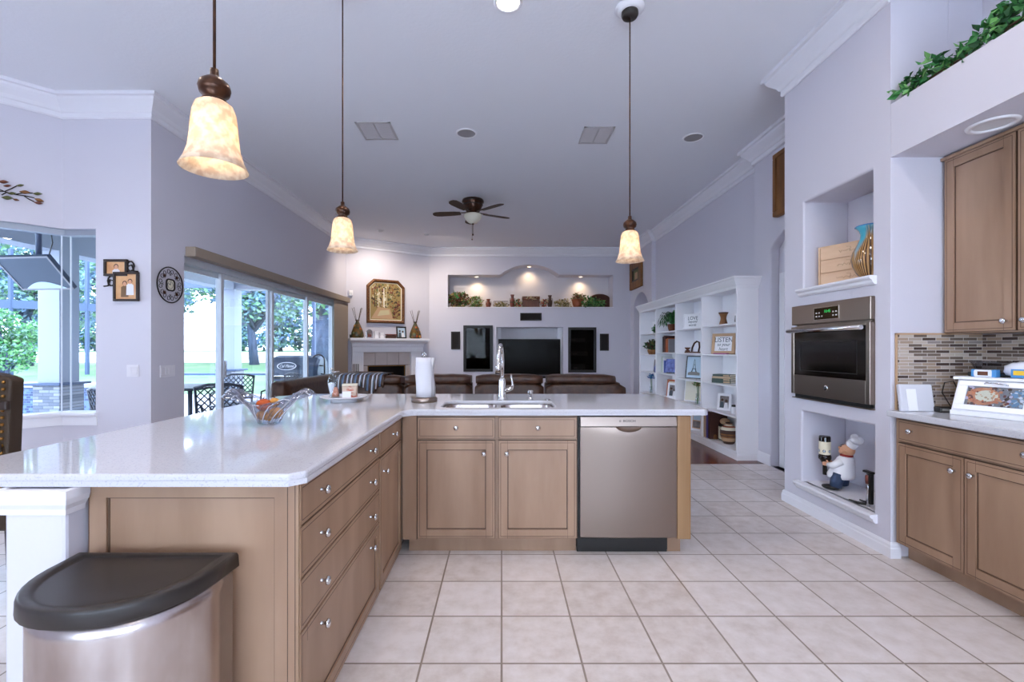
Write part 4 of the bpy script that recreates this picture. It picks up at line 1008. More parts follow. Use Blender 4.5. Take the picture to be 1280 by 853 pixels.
foliage('dried_flowers', 'spray of dry yellow flowers between the dark urn and the terracotta pot', 'plant', (SX(703.5), 10.9, ZS + .085), (.20, .10, .12), 260, .05, ['leaf_dry', 'leaf_cream', 'leaf_olive'], zmin=ZS + .002, seed=8)
x = SX(722); t = thing('terracotta_pot', 'terracotta pot with drooping brown leaves on the display shelf', 'plant', (x, 10.92, ZS))
mb = MB('terracotta'); mb.lathe([(.085, 0), (.12, .09), (.135, .17), (.145, .175), (.145, .20), (.13, .205), (.12, .19)], (x, 10.92, ZS), 24); mb.build('pot', t)
mb = MB('leaf_rust'); leaves(mb, (x + .02, 10.9, ZS + .24), (.15, .10, .09), 150, .07, rng, ['leaf_rust', 'leaf_dry', 'leaf_brown', 'leaf_olive'], .1, .1); mb.build('foliage', t, recalc=False)
foliage('ivy_plant', 'bright green ivy spilling over the right end of the display shelf', 'plant', (SX(740), 10.80, ZS + .08), (.30, .10, .14), 330, .08, ['leaf_mid', 'leaf_light', 'leaf_dark', 'leaf_olive'], zmin=ZS - .02, seed=11)
x0, x1 = SX(739), SX(764); cx = (x0 + x1)/2; t = thing('wicker_tray', 'arched dark red wicker tray leaning at the right end of the display shelf', 'tray', (cx, 11.05, ZS))
mb = MB('basket'); P = [(x1 - .0, ZS)] + [(cx + (x1 - cx)*math.cos(math.pi*i/16), ZS + .20 + .125*math.sin(math.pi*i/16)) for i in range(17)] + [(x0, ZS)]
mb.prism(P, 11.05, 11.08); mb.build('panel', t); mb = MB('basket'); mb.tube([(a, 11.06, b) for a, b in P], .022, 8); mb.build('rim', t)

# fireplace
def FW(u, d, z): return FP0 + FU*u + FN*d + Vector((0, 0, z))
FM = Matrix(((FU.x, -FN.x, 0, FP0.x), (FU.y, -FN.y, 0, FP0.y), (0, 0, 1, 0), (0, 0, 0, 1)))     # local x along the wall, y into the wall
t = thing('fireplace', 'white fireplace mantel with a dentil frieze and pale tile surround in the angled corner', 'fireplace', FW(.9, 0, 0))
mb = MB('white_paint'); mb.M = FM; mb.box(.02, 1.80, -.26, -.001, 1.475, 1.525); ms_ = mb.build('mantel_shelf', t, .006)
mb = MB('white_paint'); mb.M = FM
pr = [(-.02, 1.22), (-.11, 1.22), (-.115, 1.235), (-.115, 1.33), (-.125, 1.345), (-.13, 1.40), (-.165, 1.43), (-.22, 1.462), (-.225, 1.474), (-.02, 1.474)]
mb.loft([[(x + s_*max(0, -y_ - .115)*.9, y_, z) for y_, z in pr] for x, s_ in ((.10, -1), (1.70, 1))], sm=False); mb.build('frieze', t)
mb = MB('white_paint'); mb.M = FM
for k in range(48): x = .115 + k*.0332; mb.box(x, x + .018, -.142, -.12, 1.362, 1.392)
mb.build('dentil_band', t)
for a in (.10, 1.42):
    mb = MB('white_paint'); mb.M = FM; mb.box(a, a + .24, -.10, -.001, .0, 1.22)
    for q in range(5): mb.box(a + .035 + q*.037, a + .055 + q*.037, -.108, -.1, .18, 1.16)
    mb.box(a - .01, a + .25, -.115, -.001, 0, .14); mb.build('pilaster', t, .003)
mb = MB('tile_fire'); mb.M = FM
for i in range(4): x = .345 + i*.2685; mb.box(x, x + .262, -.03, -.001, .94, 1.215)
for a in (.345, 1.31):
    for i in range(3): mb.box(a, a + .10, -.03, -.001, .02 + i*.305, .315 + i*.305)
mb.build('tile_surround', t, .002)
mb = MB('grout'); mb.M = FM; mb.box(.342, 1.418, -.024, -.0015, .93, 1.22); mb.build('grout', t)
mb = MB('firebox'); mb.M = FM; mb.box(.35, 1.37, .35, .37, .28, .95); mb.box(.345, .36, .0, .37, .28, .95); mb.box(1.36, 1.375, .0, .37, .28, .95); mb.box(.35, 1.37, 0, .37, .27, .29); mb.box(.35, 1.37, 0, .37, .93, .945); fb = mb.build('firebox', t)
mb = MB('brass'); mb.M = FM; ring(mb, .45, 1.30, .32, .925, .018, -.012, .0); mb.build('door_trim', fb)
for q in range(4):
    mb = MB('iron'); mb.M = FM; mb.tube([(.07 + q*.035, -.30, .0), (.07 + q*.035, -.30, .98)], .008, 6); 
    if q == 0: tl = thing('fireplace_tools', 'slim black fireplace tool set standing in front of the left pilaster', 'tool set', FW(.12, .3, 0))
    mb.build('tool', tl)
mb = MB('iron'); mb.M = FM; mb.box(.05, .20, -.36, -.26, .0, .02); mb.build('stand_base', tl)
# painting above the mantel
u0, u1, z0, z1, c_ = .425, 1.285, 1.86, 2.83, .15
o8 = lambda e: [(u0 + e, z0 + e), (u1 - e, z0 + e), (u1 - e, z1 - c_ - e*.4), (u1 - c_ - e*.4, z1 - e), (u0 + c_ + e*.4, z1 - e), (u0 + e, z1 - c_ - e*.4)]
t = thing('painting', 'gilt framed landscape painting with clipped top corners above the mantel', 'painting', FW((u0 + u1)/2, .0, z0))
mb = MB('gilt'); mb.M = FM
mb.loft([[(x, y_, z) for x, z in o8(e)] for e, y_ in ((0, -.002), (0, -.035), (.012, -.055), (.035, -.06), (.055, -.05), (.07, -.03), (.07, -.012))], False, False, True, False); mb.build('frame', t)
mb = MB('cream'); mb.M = FM; mb.loft([[(x, y_, z) for x, z in o8(e)] for e, y_ in ((.07, -.03), (.082, -.024), (.082, -.012))], False, False, True, False); mb.build('liner', t)
mb = MB('leaf_dry'); mb.M = FM; mb.prism(o8(.076), -.014, -.004)
r_ = random.Random(9)
mb.use('tan'); mb.poly([(u0 + .10, -.0145, z0 + .10), (u1 - .26, -.0145, z0 + .10), (u0 + .52, -.0145, z0 + .33), (u0 + .26, -.0145, z0 + .36)])
mb.use('leaf_cream'); mb.poly([(u0 + .24, -.0146, z0 + .16), (u1 - .34, -.0146, z0 + .20), (u0 + .50, -.0146, z0 + .30), (u0 + .30, -.0146, z0 + .28)])
for i in range(520):
    cu, cz = r_.uniform(u0 + .11, u1 - .11), r_.uniform(z0 + .12, z1 - .11); s_ = r_.uniform(.008, .034); uu = (cu - u0)/(u1 - u0); zz = (cz - z0)/(z1 - z0)
    if zz < .36 and uu < .68: continue
    if zz > .84 and (uu < .2 or uu > .8): continue
    pal = ['leaf_brown', 'leaf_rust', 'urn_red'] if uu > .72 and zz < .5 else (['leaf_cream', 'cream', 'leaf_dry', 'leaf_brown', 'tan'] if .28 < uu < .5 and zz < .72 else ['leaf_olive', 'leaf_olive', 'leaf_dry', 'leaf_brown', 'leaf_rust', 'gold_wood', 'leaf_cream', 'leaf_brown'])
    mb.use(r_.choice(pal)); e = -.0148 - i*.000006
    mb.poly([(cu + s_*math.cos(j*1.257)*r_.uniform(.5, 1.2), e, cz + s_*math.sin(j*1.257)*r_.uniform(.5, 1.2)) for j in range(5)])
for x, w_, m_ in ((.17, .02, 'leaf_brown'), (.25, .026, 'leaf_cream'), (.31, .016, 'leaf_brown'), (.37, .034, 'cream'), (.44, .02, 'leaf_cream')):
    mb.use(m_); mb.poly([(u0 + x, -.0182, z0 + .36), (u0 + x + w_, -.0182, z0 + .36), (u0 + x + w_*.7, -.0182, z0 + .78), (u0 + x + .004, -.0182, z0 + .78)])
mb.build('canvas', t, recalc=False)
# mantel ornaments
ZM = 1.527
def fw(u, d): p = FW(u, d, ZM); return p
def reed_vase(u, lb, h=.385, r=.135):
    c = fw(u, .13); t = thing('reed_vase', lb, 'vase', c)
    mb = MB('glass_amber'); pr = [(.80*r, 0), (.92*r, .01), (r, .10*h), (.93*r, .30*h), (.62*r, .60*h), (.30*r, .84*h), (.22*r, .93*h), (.30*r, .97*h), (.33*r, h), (.22*r, h), (.16*r, .92*h)]
    mb = MB('mosaic_glass'); mb.lathe(pr, c, 24)
    mb.build('body', t)
    r_ = random.Random(int(u*100))
    for i in range(14):                      # painted patches of glass
        a = r_.uniform(0, 6.28); z = r_.uniform(.04, .72)*h
        rr = [r for r in [0]][0]
        for (r0, q0), (r1, q1) in zip(pr, pr[1:]):
            if q0 <= z <= q1 and q1 > q0: rr = r0 + (r1 - r0)*(z - q0)/(q1 - q0); break
        mb = MB(r_.choice(['blotch_teal', 'glass_orange', 'glass_amber', 'urn_dark', 'leaf_olive', 'leaf_olive'])); s_ = r_.uniform(.018, .036)
        ct = Vector((c[0] + rr*math.cos(a), c[1] + rr*math.sin(a), c[2] + z)); nx = Vector((math.cos(a), math.sin(a), .25)).normalized(); tx = Vector((-math.sin(a), math.cos(a), 0)); tz = nx.cross(tx)
        mb.loft([[ct + nx*q + (tx*math.cos(j*.785) + tz*math.sin(j*.785))*s_*f_ for j in range(8)] for q, f_ in ((-.008, 1), (.001, .95), (.0035, .5))]); mb.build('glass_patch', t)
    mb = MB('urn_dark'); mb.lathe([(.30*r, .955*h), (.35*r, .975*h), (.33*r, 1.0*h)], c, 16, False, False); mb.build('collar', t)
    mb = MB('leaf_brown')
    for dx, dy, l in ((-.115, .0, .25), (-.08, .02, .27), (.085, .0, .26), (.11, -.02, .25), (.06, .03, .24)): mb.tube([c + Vector((dx*.1, dy*.1, .8*h)), c + Vector((dx, dy, h + l))], .0045, 5)
    mb.build('reeds', t)
reed_vase(.20, 'amber mosaic glass vase with reeds at the left end of the mantel')
reed_vase(1.50, 'amber mosaic glass vase with reeds at the right end of the mantel')
def std_frame(name, lb, cat, M, w, h, m, pm, tilt=10, b=.018, pic=None, group=None):
    t = thing(name, lb, cat, M.translation, group)
    t_ = M @ Matrix.Rotation(R(-tilt), 4, 'X')
    mb = MB(m); mb.M = t_; mb.box(-w/2, w/2, 0, .016, 0, b); mb.box(-w/2, w/2, 0, .016, h - b, h); mb.box(-w/2, -w/2 + b, 0, .016, b, h - b); mb.box(w/2 - b, w/2, 0, .016, b, h - b); mb.build('frame', t, .002)
    mb = MB(pm); mb.M = t_; mb.box(-w/2 + b*.7, w/2 - b*.7, .006, .012, b*.7, h - b*.7)
    if pic: pic(mb, w, h, b)
    mb.build('picture', t, recalc=False)
    mb = MB(m); mb.M = t_; mb.loft([[(-.02, .014, h*.6), (.02, .014, h*.6), (.02, .018, h*.6), (-.02, .018, h*.6)], [(-.02, .014 + h*.30, .0 + h*.054), (.02, .014 + h*.30, h*.054), (.02, .02 + h*.30, h*.054), (-.02, .02 + h*.30, h*.054)]], sm=False); mb.build('easel_leg', t)
    return t
def fm_at(u, d): return FM @ Matrix.Translation((u, -d, ZM))
def two_people(mb, w, h, b):
    for k, (x, s_) in enumerate(((-.16*w, 1), (.14*w, .92))):
        mb.use('hair'); mb.poly([(x + .10*w*math.cos(i*.785), .0052 - k*.0004, h*.62*s_ + .10*w*math.sin(i*.785)) for i in range(8)])
        mb.use('shirt' if k else 'ink'); mb.poly([(x - .16*w, .0050 - k*.0004, b), (x + .16*w, .0050 - k*.0004, b), (x + .10*w, .0050 - k*.0004, h*.5*s_), (x - .10*w, .0050 - k*.0004, h*.5*s_)])
t = thing('arched_frame', 'small silver arched photo frame beside the left reed vase on the mantel', 'photo frame', fw(.46, .12))
mb = MB('nickel'); mb.M = fm_at(.46, .12)
mb.prism(arch(-.07, .07, 0, .13, .185), 0, .014); mb.build('frame', t, .003)
mb = MB('photo_gray'); mb.M = fm_at(.46, .12); mb.prism(arch(-.05, .05, .02, .115, .165), -.002, .002); mb.use('urn_red'); mb.prism(rect(-.03, .0, .02, .09), -.003, -.0021); mb.prism(rect(.008, .035, .02, .08), -.003, -.0021); mb.build('picture', t)
for i, (u, h, w, lb) in enumerate(((.60, .15, .085, 'taller white square candle holder left of the pair on the mantel'), (.72, .12, .085, 'lower white square candle holder right of the pair on the mantel'))):
    t = thing('candle_holder', lb, 'candle holder', fw(u, .13)); M = fm_at(u, .13)
    mb = MB('white_gloss'); mb.M = M; mb.loft([[(x*w/2*f_, y*w/2*f_, z) for x, y in ((-1, -1), (1, -1), (1, 1), (-1, 1))] for z, f_ in ((0, .9), (.02, 1), (h*.5, .8), (h, 1.05), (h, .8), (h*.7, .7))], sm=False); mb.build('holder', t, .004)
    mb = MB('cream'); mb.M = M; mb.lathe([(.024, h*.7), (.024, h*.92), (.003, h*.93)]); mb.build('candle', t)
t = thing('wooden_box', 'low dark wooden trinket box left of the dark photo frame on the mantel', 'box', fw(.93, .13))
mb = MB('urn_dark'); mb.M = fm_at(.93, .13); mb.box(-.11, .11, -.05, .05, 0, .065); mb.build('body', t, .004); mb = MB('urn_red'); mb.M = fm_at(.93, .13); mb.box(-.115, .115, -.055, .055, .068, .092); mb.build('lid', t, .006)
std_frame('photo_frame', 'dark square photo frame with a couple near the right reed vase on the mantel', 'photo frame', fm_at(1.17, .16), .23, .27, 'black', 'sky_print', 8, .03, two_people)
t = thing('candle_cup', 'tiny dark votive cup at the far left of the mantel', 'candle holder', fw(.075, .10)); mb = MB('black'); mb.lathe([(.025, 0), (.03, .01), (.03, .07), (.026, .07), (.024, .02)], fw(.075, .10), 14); mb.build('cup', t); mb = MB('cream'); mb.lathe([(.0235, .02), (.0235, .05), (.002, .052)], fw(.075, .10), 12); mb.build('candle', t)
s_ = thing('motion_sensor', 'small white sensor box high on the corner left of the painting', 'sensor', FW(.09, .0, 2.43)); mb = MB('white_paint'); mb.M = FM; mb.box(.05, .13, -.05, -.001, 2.43, 2.54); mb.build('case', s_, .006); mb = MB('off_lens'); mb.M = FM; mb.box(.065, .115, -.053, -.05, 2.445, 2.49); mb.build('lens', s_)

# leather sectional, back turned to the kitchen
t = thing('sectional_sofa', 'brown leather sectional sofa seen from behind the counter', 'sofa', (-.2, 6.2, 0))
def pillowbox(x0, x1, y0, y1, z0, z1, r, m='leather', nx=10, puff=.02, seed=1):
    mb = MB(m); r_ = random.Random(seed); loops = []
    for i in range(nx + 1):
        u = i/nx; x = x0 + (x1 - x0)*u; e = 1 - .14*abs(2*u - 1)**10; g = puff*(1 - abs(2*u - 1)**4)
        lp = []
        for yy, zz in rrect(y0, y1, z0, z1, min(r, (y1 - y0)/2.05, (z1 - z0)/2.05), 5):
            cy, cz = (y0 + y1)/2, (z0 + z1)/2
            lp.append((x, cy + (yy - cy)*e, cz + (zz - cz)*e + (g + r_.uniform(-.004, .004) if zz > cz else 0)))
        loops.append(lp)
    mb.loft(loops); return mb
secs = [(-1.99, -1.245), (-1.22, -.372), (-.335, .528), (.56, 1.555)]
for i, (a, b) in enumerate(secs):
    pillowbox(a, b, 5.70, 5.92, .06, .875, .05, seed=i, puff=.0).build('back_panel', t)
    bb = b - (.12 if i == 3 else 0)
    pillowbox(a + .012, bb - .012, 5.665, 5.99, .855, .955 + (.005 if i else -.005), .05, seed=20 + i, puff=.012).build('headrest_roll', t)
    pillowbox(a + .01, b - .01, 5.93, 6.75, .30, .50, .06, seed=40 + i).build('seat_cushion', t)
    pillowbox(a + .01, b - .01, 5.92, 6.12, .45, .88, .07, seed=60 + i).build('back_cushion', t)
pillowbox(1.50, 1.72, 5.70, 6.80, .06, .62, .08, seed=5).build('arm', t)
mb = MB('leather'); mb.box(-1.98, 1.52, 5.95, 6.76, .0, .31); mb.build('base', t, .02)
pillowbox(-2.75, -2.0, 5.75, 8.1, .06, .48, .08, seed=8).build('chaise_seat', t)
pillowbox(-2.95, -2.72, 5.75, 8.1, .06, .86, .08, seed=9).build('chaise_back', t)
def cushion(c, w, h, d, rz, tilt, lb, m='pillow'):
    mb = MB(m); mb.M = Matrix.Translation(c) @ Matrix.Rotation(R(rz), 4, 'Z') @ Matrix.Rotation(R(tilt), 4, 'X'); n = 12; V = []
    for sgn in (-1, 1):
        g = []
        for i in range(n + 1):
            row = []
            for j in range(n + 1):
                u, v = -1 + 2*i/n, -1 + 2*j/n; k = max(0, (1 - u**4)*(1 - v**4))**.5; pin = 1 - .07*(1 - abs(u*v))*0
                row.append(mb.v((u*w/2*(1 - .06*(1 - v*v)), sgn*d/2*k, v*h/2*(1 - .06*(1 - u*u)))))
            g.append(row)
        V.append(g)
        for i in range(n):
            for j in range(n): mb.f([g[i][j], g[i+1][j], g[i+1][j+1], g[i][j+1]], True)
    bmesh.ops.remove_doubles(mb.bm, verts=mb.bm.verts, dist=.0005)
    o = mb.build('throw_pillow'); tag(o, lb, 'pillow'); return o
cushion((-1.83, 6.30, .81), .62, .58, .24, 6, 62, 'tan brown throw pillow lying on the left end of the sofa back')
cushion((-1.62, 6.62, .72), .56, .46, .18, -12, 30, 'brown throw pillow leaning behind the other pillow at the left of the sofa')
t = thing('throw_blanket', 'blue and white striped throw blanket draped over the left end of the sofa back', 'blanket', (-1.8, 5.8, .95))
prof = [(5.655, .80), (5.65, .90), (5.66, .965), (5.72, .985), (5.85, .99), (5.97, .985), (6.02, .94)]
mb = MB('throw_white'); r_ = random.Random(3)
for k in range(34):
    a = -2.05 + k*.0172; sk = .010
    mb.use(('leather', 'throw_white', 'leather', 'ink', 'throw_blue', 'leather', 'leather', 'throw_white', 'ink')[k % 9])
    lo = []
    for j, (yy, zz) in enumerate(prof):
        s0 = a + j*sk; d_ = .004*math.sin(k*.6 + j)
        if j == 0: zz += .05*math.sin(k*.45) - .02*(k % 2)
        lo.append([(s0, yy - .004, zz + .004 + d_), (s0 + .0172, yy - .004, zz + .004 + d_), (s0 + .0172, yy + .004, zz - .002), (s0, yy + .004, zz - .002)])
    mb.loft(lo)
mb.build('cloth', t)

# framed pictures high on the right walls
t = thing('wood_frame_art', 'wooden framed picture high on the wall above the arch at the far right corner', 'painting', (3.0, 10.15, 2.64))
M = T(3.018, 10.58, 0, -90)
mb = MB('gold_wood'); mb.M = M; ring(mb, 0, .84, 2.64, 3.25, .16, -.06, -.001); mb.build('frame', t, .01)
mb = MB('frame_dark'); mb.M = M; ring(mb, .16, .68, 2.80, 3.09, .03, -.05, -.01); mb.build('liner', t)
mb = MB('leaf_olive'); mb.M = M; mb.box(.18, .66, -.02, -.005, 2.82, 3.07); mb.use('tan'); mb.box(.30, .5, -.022, -.02, 2.85, 3.0); mb.build('canvas', t)
t = thing('wood_panel_art', 'carved golden wood panel high on the wall above the arched doorway', 'wall art', (2.97, 4.6, 2.70))
M = T(2.978, 4.92, 0, -90)
mb = MB('gold_wood'); mb.M = M; mb.box(0, .60, -.05, -.001, 2.71, 3.38); mb.build('panel', t, .006); mb = MB('gold_wood'); mb.M = M; ring(mb, 0.002, .598, 2.712, 3.378, .05, -.065, -.05); mb.build('border', t, .008)
# ================================================================== BOOKCASE AND ITS CONTENTS
t = thing('bookcase', 'long white built in bookcase with four bays of shelves along the right wall', 'bookcase', (2.9, 7.2, 0))
XB, XK = 2.73, 3.02; YS = [5.30, 6.25, 7.18, 8.09, 9.02]; ZT = 2.02
MB('white_paint').box(XK, XK + .02, 5.30, 9.02, .1, ZT).build('back_panel', t)
for i, y in enumerate(YS):
    mb = MB('white_paint'); w = .024
    a, b = (y, y + w) if i == 0 else (y - w/2, y + w/2); mb.box(XB + .02, XK if i else 3.095, a, b, .1, ZT if i else 2.02)
    mb.use('white_paint'); mb.box(XB, XB + .022, a - .006, b + .006, .1, ZT); mb.build('side_panel' if i in (0, 4) else 'divider', t, .002)
SHZ = {0: (1.605, 1.228, .856, .50), 1: (1.60, 1.233, .849, .49), 2: (1.588, 1.235, .885, .48), 3: (1.578, 1.19, .865, .46)}
for i in range(4):
    for z in SHZ[i]: MB('white_paint').box(XB + .008, XK, YS[i] + .024, YS[i+1] - .012, z - .02, z).build('shelf', t, .002)
MB('white_paint').box(XB, XK, 5.30, 9.02, .075, .10).build('bottom', t, .002)
MB('white_paint').box(XB, 3.095, 5.30, 9.02, ZT, ZT + .03).build('top', t)
mb = MB('white_paint'); sweep(mb, [(3.095, 5.30), (2.73, 5.30), (2.73, 9.05)], [(0, 2.0), (.010, 2.0), (.014, 2.03), (.026, 2.045), (.055, 2.095), (.06, 2.11), (.074, 2.116), (.074, 2.135), (0, 2.135)], side=-1); mb.build('crown', t)
mb = MB('white_paint'); sweep(mb, [(3.095, 5.31), (2.745, 5.31), (2.745, 9.05)], [(0, 0), (.016, 0), (.016, .055), (.008, .07), (.0, .076)], side=-1); mb.build('plinth', t)
mb = MB('white_paint'); mb.box(2.745, 3.02, 5.32, 9.0, .0, .076); mb.build('plinth_core', t)
mb = MB('white_paint'); mb.box(2.76, 3.09, 9.032, 9.16, 0, 2.02); mb.build('end_filler', t)

def SY(px, X=2.9): return FPX*X/(px - VPX)
def BM(x, y, z, a=35): return T(x, y, z, -90 + a)      # front faces -x turned toward the viewer by a
def lettering(mbt, lines, M, z0, dz, parent, m='ink', sz=.06):
    for i, s in enumerate(lines):
        text('lettering', s, sz*(1.5 if i == 0 else 1.05), M @ Matrix.Translation((0, -.001, z0 - i*dz)), m, parent, sx=.9, shear=0 if i == 0 else .25)
def sign(lb, x, y, z, w, h, lines, fm_, wide=.0, a=35, tilt=8):
    M = BM(x, y, z + .002, a) @ Matrix.Rotation(R(-tilt), 4, 'X'); t = thing('wall_sign', lb, 'sign', (x, y, z)); t.name = 'wooden_sign'
    if fm_:
        mb = MB(fm_); mb.M = M; ring(mb, -w/2, w/2, 0, h, wide, -.012, .02); mb.build('frame', t, .003)
    mb = MB('white_paint'); mb.M = M; mb.box(-w/2 + wide*.8, w/2 - wide*.8, .0, .014, wide*.8, h - wide*.8); mb.build('board', t, .002)
    lettering(None, lines, M, h*.68, h*.22, t, sz=h*.22)
    return t
sign('wood framed sign reading LISTEN on the second shelf of the nearest bookcase bay', 2.88, 5.95, 1.228, .31, .27, ('LISTEN', 'to your', 'heart'), 'tan', .038)
sign('white lettered LOVE sign on the top shelf of the second bay', 2.885, 6.92, 1.60, .31, .235, ('LOVE', 'beyond', 'words'), 'white_paint', .015)
sign('white lettered LOVE plaque beside a small plant on the top shelf of the farthest bay', 2.90, 8.50, 1.578, .30, .23, ('LOVE', 'always', 'home'), 'white_paint', .012)
# nearest bay
c = (2.88, 5.93, 1.605); t = thing('wooden_vase', 'hourglass shaped wooden vase on the top shelf of the nearest bay', 'vase', c)
mb = MB('gold_wood'); mb.lathe([(.050, 0), (.052, .01), (.036, .07), (.034, .09), (.040, .12), (.056, .155), (.058, .165), (.050, .165), (.030, .09)], c, 20); mb.build('body', t); mb = MB('urn_dark'); mb.lathe([(.0555, .148), (.0595, .158), (.0585, .1655)], c, 20, False, False); mb.build('rim', t)
std_frame('photo_frame', 'small pale photo frame at the right end of the nearest top shelf', 'photo frame', BM(2.84, 5.55, 1.605, 20), .09, .12, 'white_paint', 'photo_gray', 8, .02)
t = MB('pink'); t.M = BM(2.80, 5.83, 1.229, 30); t.box(-.09, .09, -.03, .03, 0, .014); o = t.build('booklet', None, .002); tag(o, 'thin purple booklet lying in front of the LISTEN sign', 'booklet')
def book(m, lb, M, w, h, d, group=None, cat='book'):
    """upright book: spine faces -y of M; w thickness, h height, d depth"""
    t = thing('book', lb, cat, M.translation, group)
    mb = MB(m); mb.M = M; mb.box(-w/2, w/2, 0, .004, 0, h); mb.box(-w/2, -w/2 + .003, .004, d, 0, h); mb.box(w/2 - .003, w/2, .004, d, 0, h); mb.build('cover', t, .001)
    mb = MB('pages'); mb.M = M; mb.box(-w/2 + .003, w/2 - .003, .0042, d - .005, .004, h - .004); mb.build('pages', t)
    return t
z = .857
for k, (m, lb, w, h) in enumerate((('book_green', 'dark green book at the bottom of the lying stack in the nearest bay', .26, .03), ('book_green', 'dark green book second from the bottom of the lying stack', .255, .028), ('book_tan', 'tan book third from the bottom of the lying stack', .25, .026), ('book_green', 'dark green book on top of the lying stack in the nearest bay', .235, .026))):
    M = BM(2.88, 5.90, z, 32); t = thing('book', lb, 'book', M.translation, 'books lying in a stack in the nearest bay')
    mb = MB(m); mb.M = M; mb.box(-w/2, w/2, -.075, .075, 0, .003); mb.box(-w/2, w/2, -.075, .075, h - .003, h); mb.box(-w/2, w/2, -.078, -.075, 0, h); mb.use('book_tan'); mb.box(w*.12, w*.46, -.0785, -.078, .005, h - .005); mb.build('cover', t)
    mb = MB('pages'); mb.M = M; mb.box(-w/2 + .004, w/2 - .004, -.0745, .07, .003, h - .003); mb.build('pages', t); z += h + .0005
std_frame('photo_frame', 'white photo frame with a family picture on the fourth shelf of the nearest bay', 'photo frame', BM(2.88, 5.93, .50, 35), .18, .215, 'white_paint', 'photo_gray', 8, .03, two_people)
c = (2.86, 5.62, .50); t = thing('candle_jar', 'small glass candle jar with a dark lid right of the white photo frame', 'candle', c)
mb = MB('white_gloss'); mb.lathe([(.028, 0), (.032, .01), (.032, .075), (.028, .085)], c, 18); mb.build('jar', t); mb = MB('black'); mb.lathe([(.030, .086), (.030, .105), (.01, .108)], c, 18); mb.build('lid', t)
for k, (m, px, w, h, lb) in enumerate((('book_tan', 0, .055, .34, 'tan spined book at the far end of the bottom shelf in the nearest bay'), ('book_purple', 1, .045, .35, 'purple spined book beside the maroon album on the bottom shelf'), ('book_maroon', 2, .05, .36, 'thick maroon album on the bottom shelf behind the striped vase'))):
    book(m, lb, T(2.755, (6.20, 6.135, 6.07)[k], .101, -90), w, h, .235)
c = Vector((2.87, 5.77, .101)); t = thing('striped_vase', 'round clay vase with white and ochre stripes on the bottom shelf of the nearest bay', 'vase', c)
pr = [(.058, 0), (.064, .008), (.078, .035), (.095, .08), (.102, .13), (.098, .175), (.080, .21), (.055, .228), (.040, .236), (.036, .25), (.042, .262), (.036, .262), (.028, .24)]
mb = MB('tan')
for (a, b), m in zip(zip(pr, pr[1:]), ['urn_dark', 'urn_dark', 'tan', 'gold_wood', 'urn_dark', 'cream', 'terracotta', 'cream', 'tan', 'urn_dark', 'urn_dark', 'urn_dark']):
    mb.use(m); mb.lathe([a, b], c, 26, False, False)
bmesh.ops.remove_doubles(mb.bm, verts=mb.bm.verts, dist=.0002); mb.build('body', t, recalc=True)
mb = MB('urn_dark')
for z, r in ((.105, .1005), (.15, .1015)): mb.lathe([(r, z - .005), (r + .002, z), (r - .001, z + .005)], c, 26, False, False)
mb.build('stripe_line', t)
c = Vector((2.92, 5.98, .101)); t = thing('lidded_box', 'dark box with a tan shell ornament behind the striped vase', 'box', c)
mb = MB('book_black'); mb.box(2.86, 2.98, 5.91, 6.03, .101, .30); mb.build('body', t, .004)
mb = MB('cream'); mb.box(2.852, 2.8595, 5.93, 6.01, .12, .28); mb.build('label_panel', t)
o = MB('tan'); o.ball((2.92, 5.97, .30), .062, 16, .75); o.M = Matrix(); o = o.build('shell_ornament'); o.location.z = .3005; tag(o, 'tan shell ornament sitting on top of the dark box', 'ornament')
c = Vector((2.80, 5.99, .101)); t = MB('gold_wood'); t.tube([c + Vector((.0, .03*math.cos(a*.42 - .8), .045 + .035*math.sin(a*.42 - .8))) for a in range(11)], [.004 + .0011*i for i in range(11)], 10); o = t.build('horn_ornament'); o.location.z = .1015; tag(o, 'small curved horn ornament in front of the maroon album', 'ornament')
# second bay
c = (2.87, 6.85, 1.233); t = thing('wooden_sculpture', 'dark wooden loop sculpture on the second shelf of the second bay', 'sculpture', c)
M = BM(2.87, 6.85, 1.233, 40)
mb = MB('chest'); mb.M = M; mb.box(-.12, .10, -.03, .03, 0, .022); mb.build('base', t, .004)
mb = MB('bronze'); mb.M = M; mb.tube([(-.02, 0, .02), (-.01, 0, .08), (.02, 0, .145), (.06, 0, .175), (.095, 0, .16), (.10, 0, .09), (.085, 0, .02)], [.012, .013, .013, .013, .013, .012, .012], 10); mb.build('loop', t)
mb = MB('chest'); mb.M = M; mb.lathe([(.035, .022), (.038, .035), (.015, .05), (.04, .075), (.042, .085)], (-.085, 0, 0), 16); mb.build('cup', t)
def tower(mb, w, h, b):
    e = .0055; mb.use('ink')
    for sgn in (-1, 1):
        mb.poly([(sgn*.22*w, e, h*.22), (sgn*.12*w, e, h*.22), (sgn*.05*w, e, h*.45), (sgn*.012*w, e, h*.82), (sgn*.03*w, e - .0001, h*.82), (sgn*.09*w, e, h*.45)])
    mb.poly([(-.12*w, e - .0002, h*.42), (.12*w, e - .0002, h*.42), (.12*w, e - .0002, h*.45), (-.12*w, e - .0002, h*.45)])
    mb.poly([(-.05*w, e - .0002, h*.60), (.05*w, e - .0002, h*.60), (.05*w, e - .0002, h*.62), (-.05*w, e - .0002, h*.62)])
    mb.poly([(-.02*w, e - .0003, h*.80), (.02*w, e - .0003, h*.80), (.004*w, e - .0003, h*.88), (-.004*w, e - .0003, h*.88)])
    mb.use('ink_soft'); mb.poly([(-.36*w, e - .0002, h*.15), (.36*w, e - .0002, h*.15), (.36*w, e - .0002, h*.26), (.2*w, e - .0002, h*.30), (-.2*w, e - .0002, h*.30), (-.36*w, e - .0002, h*.26)])
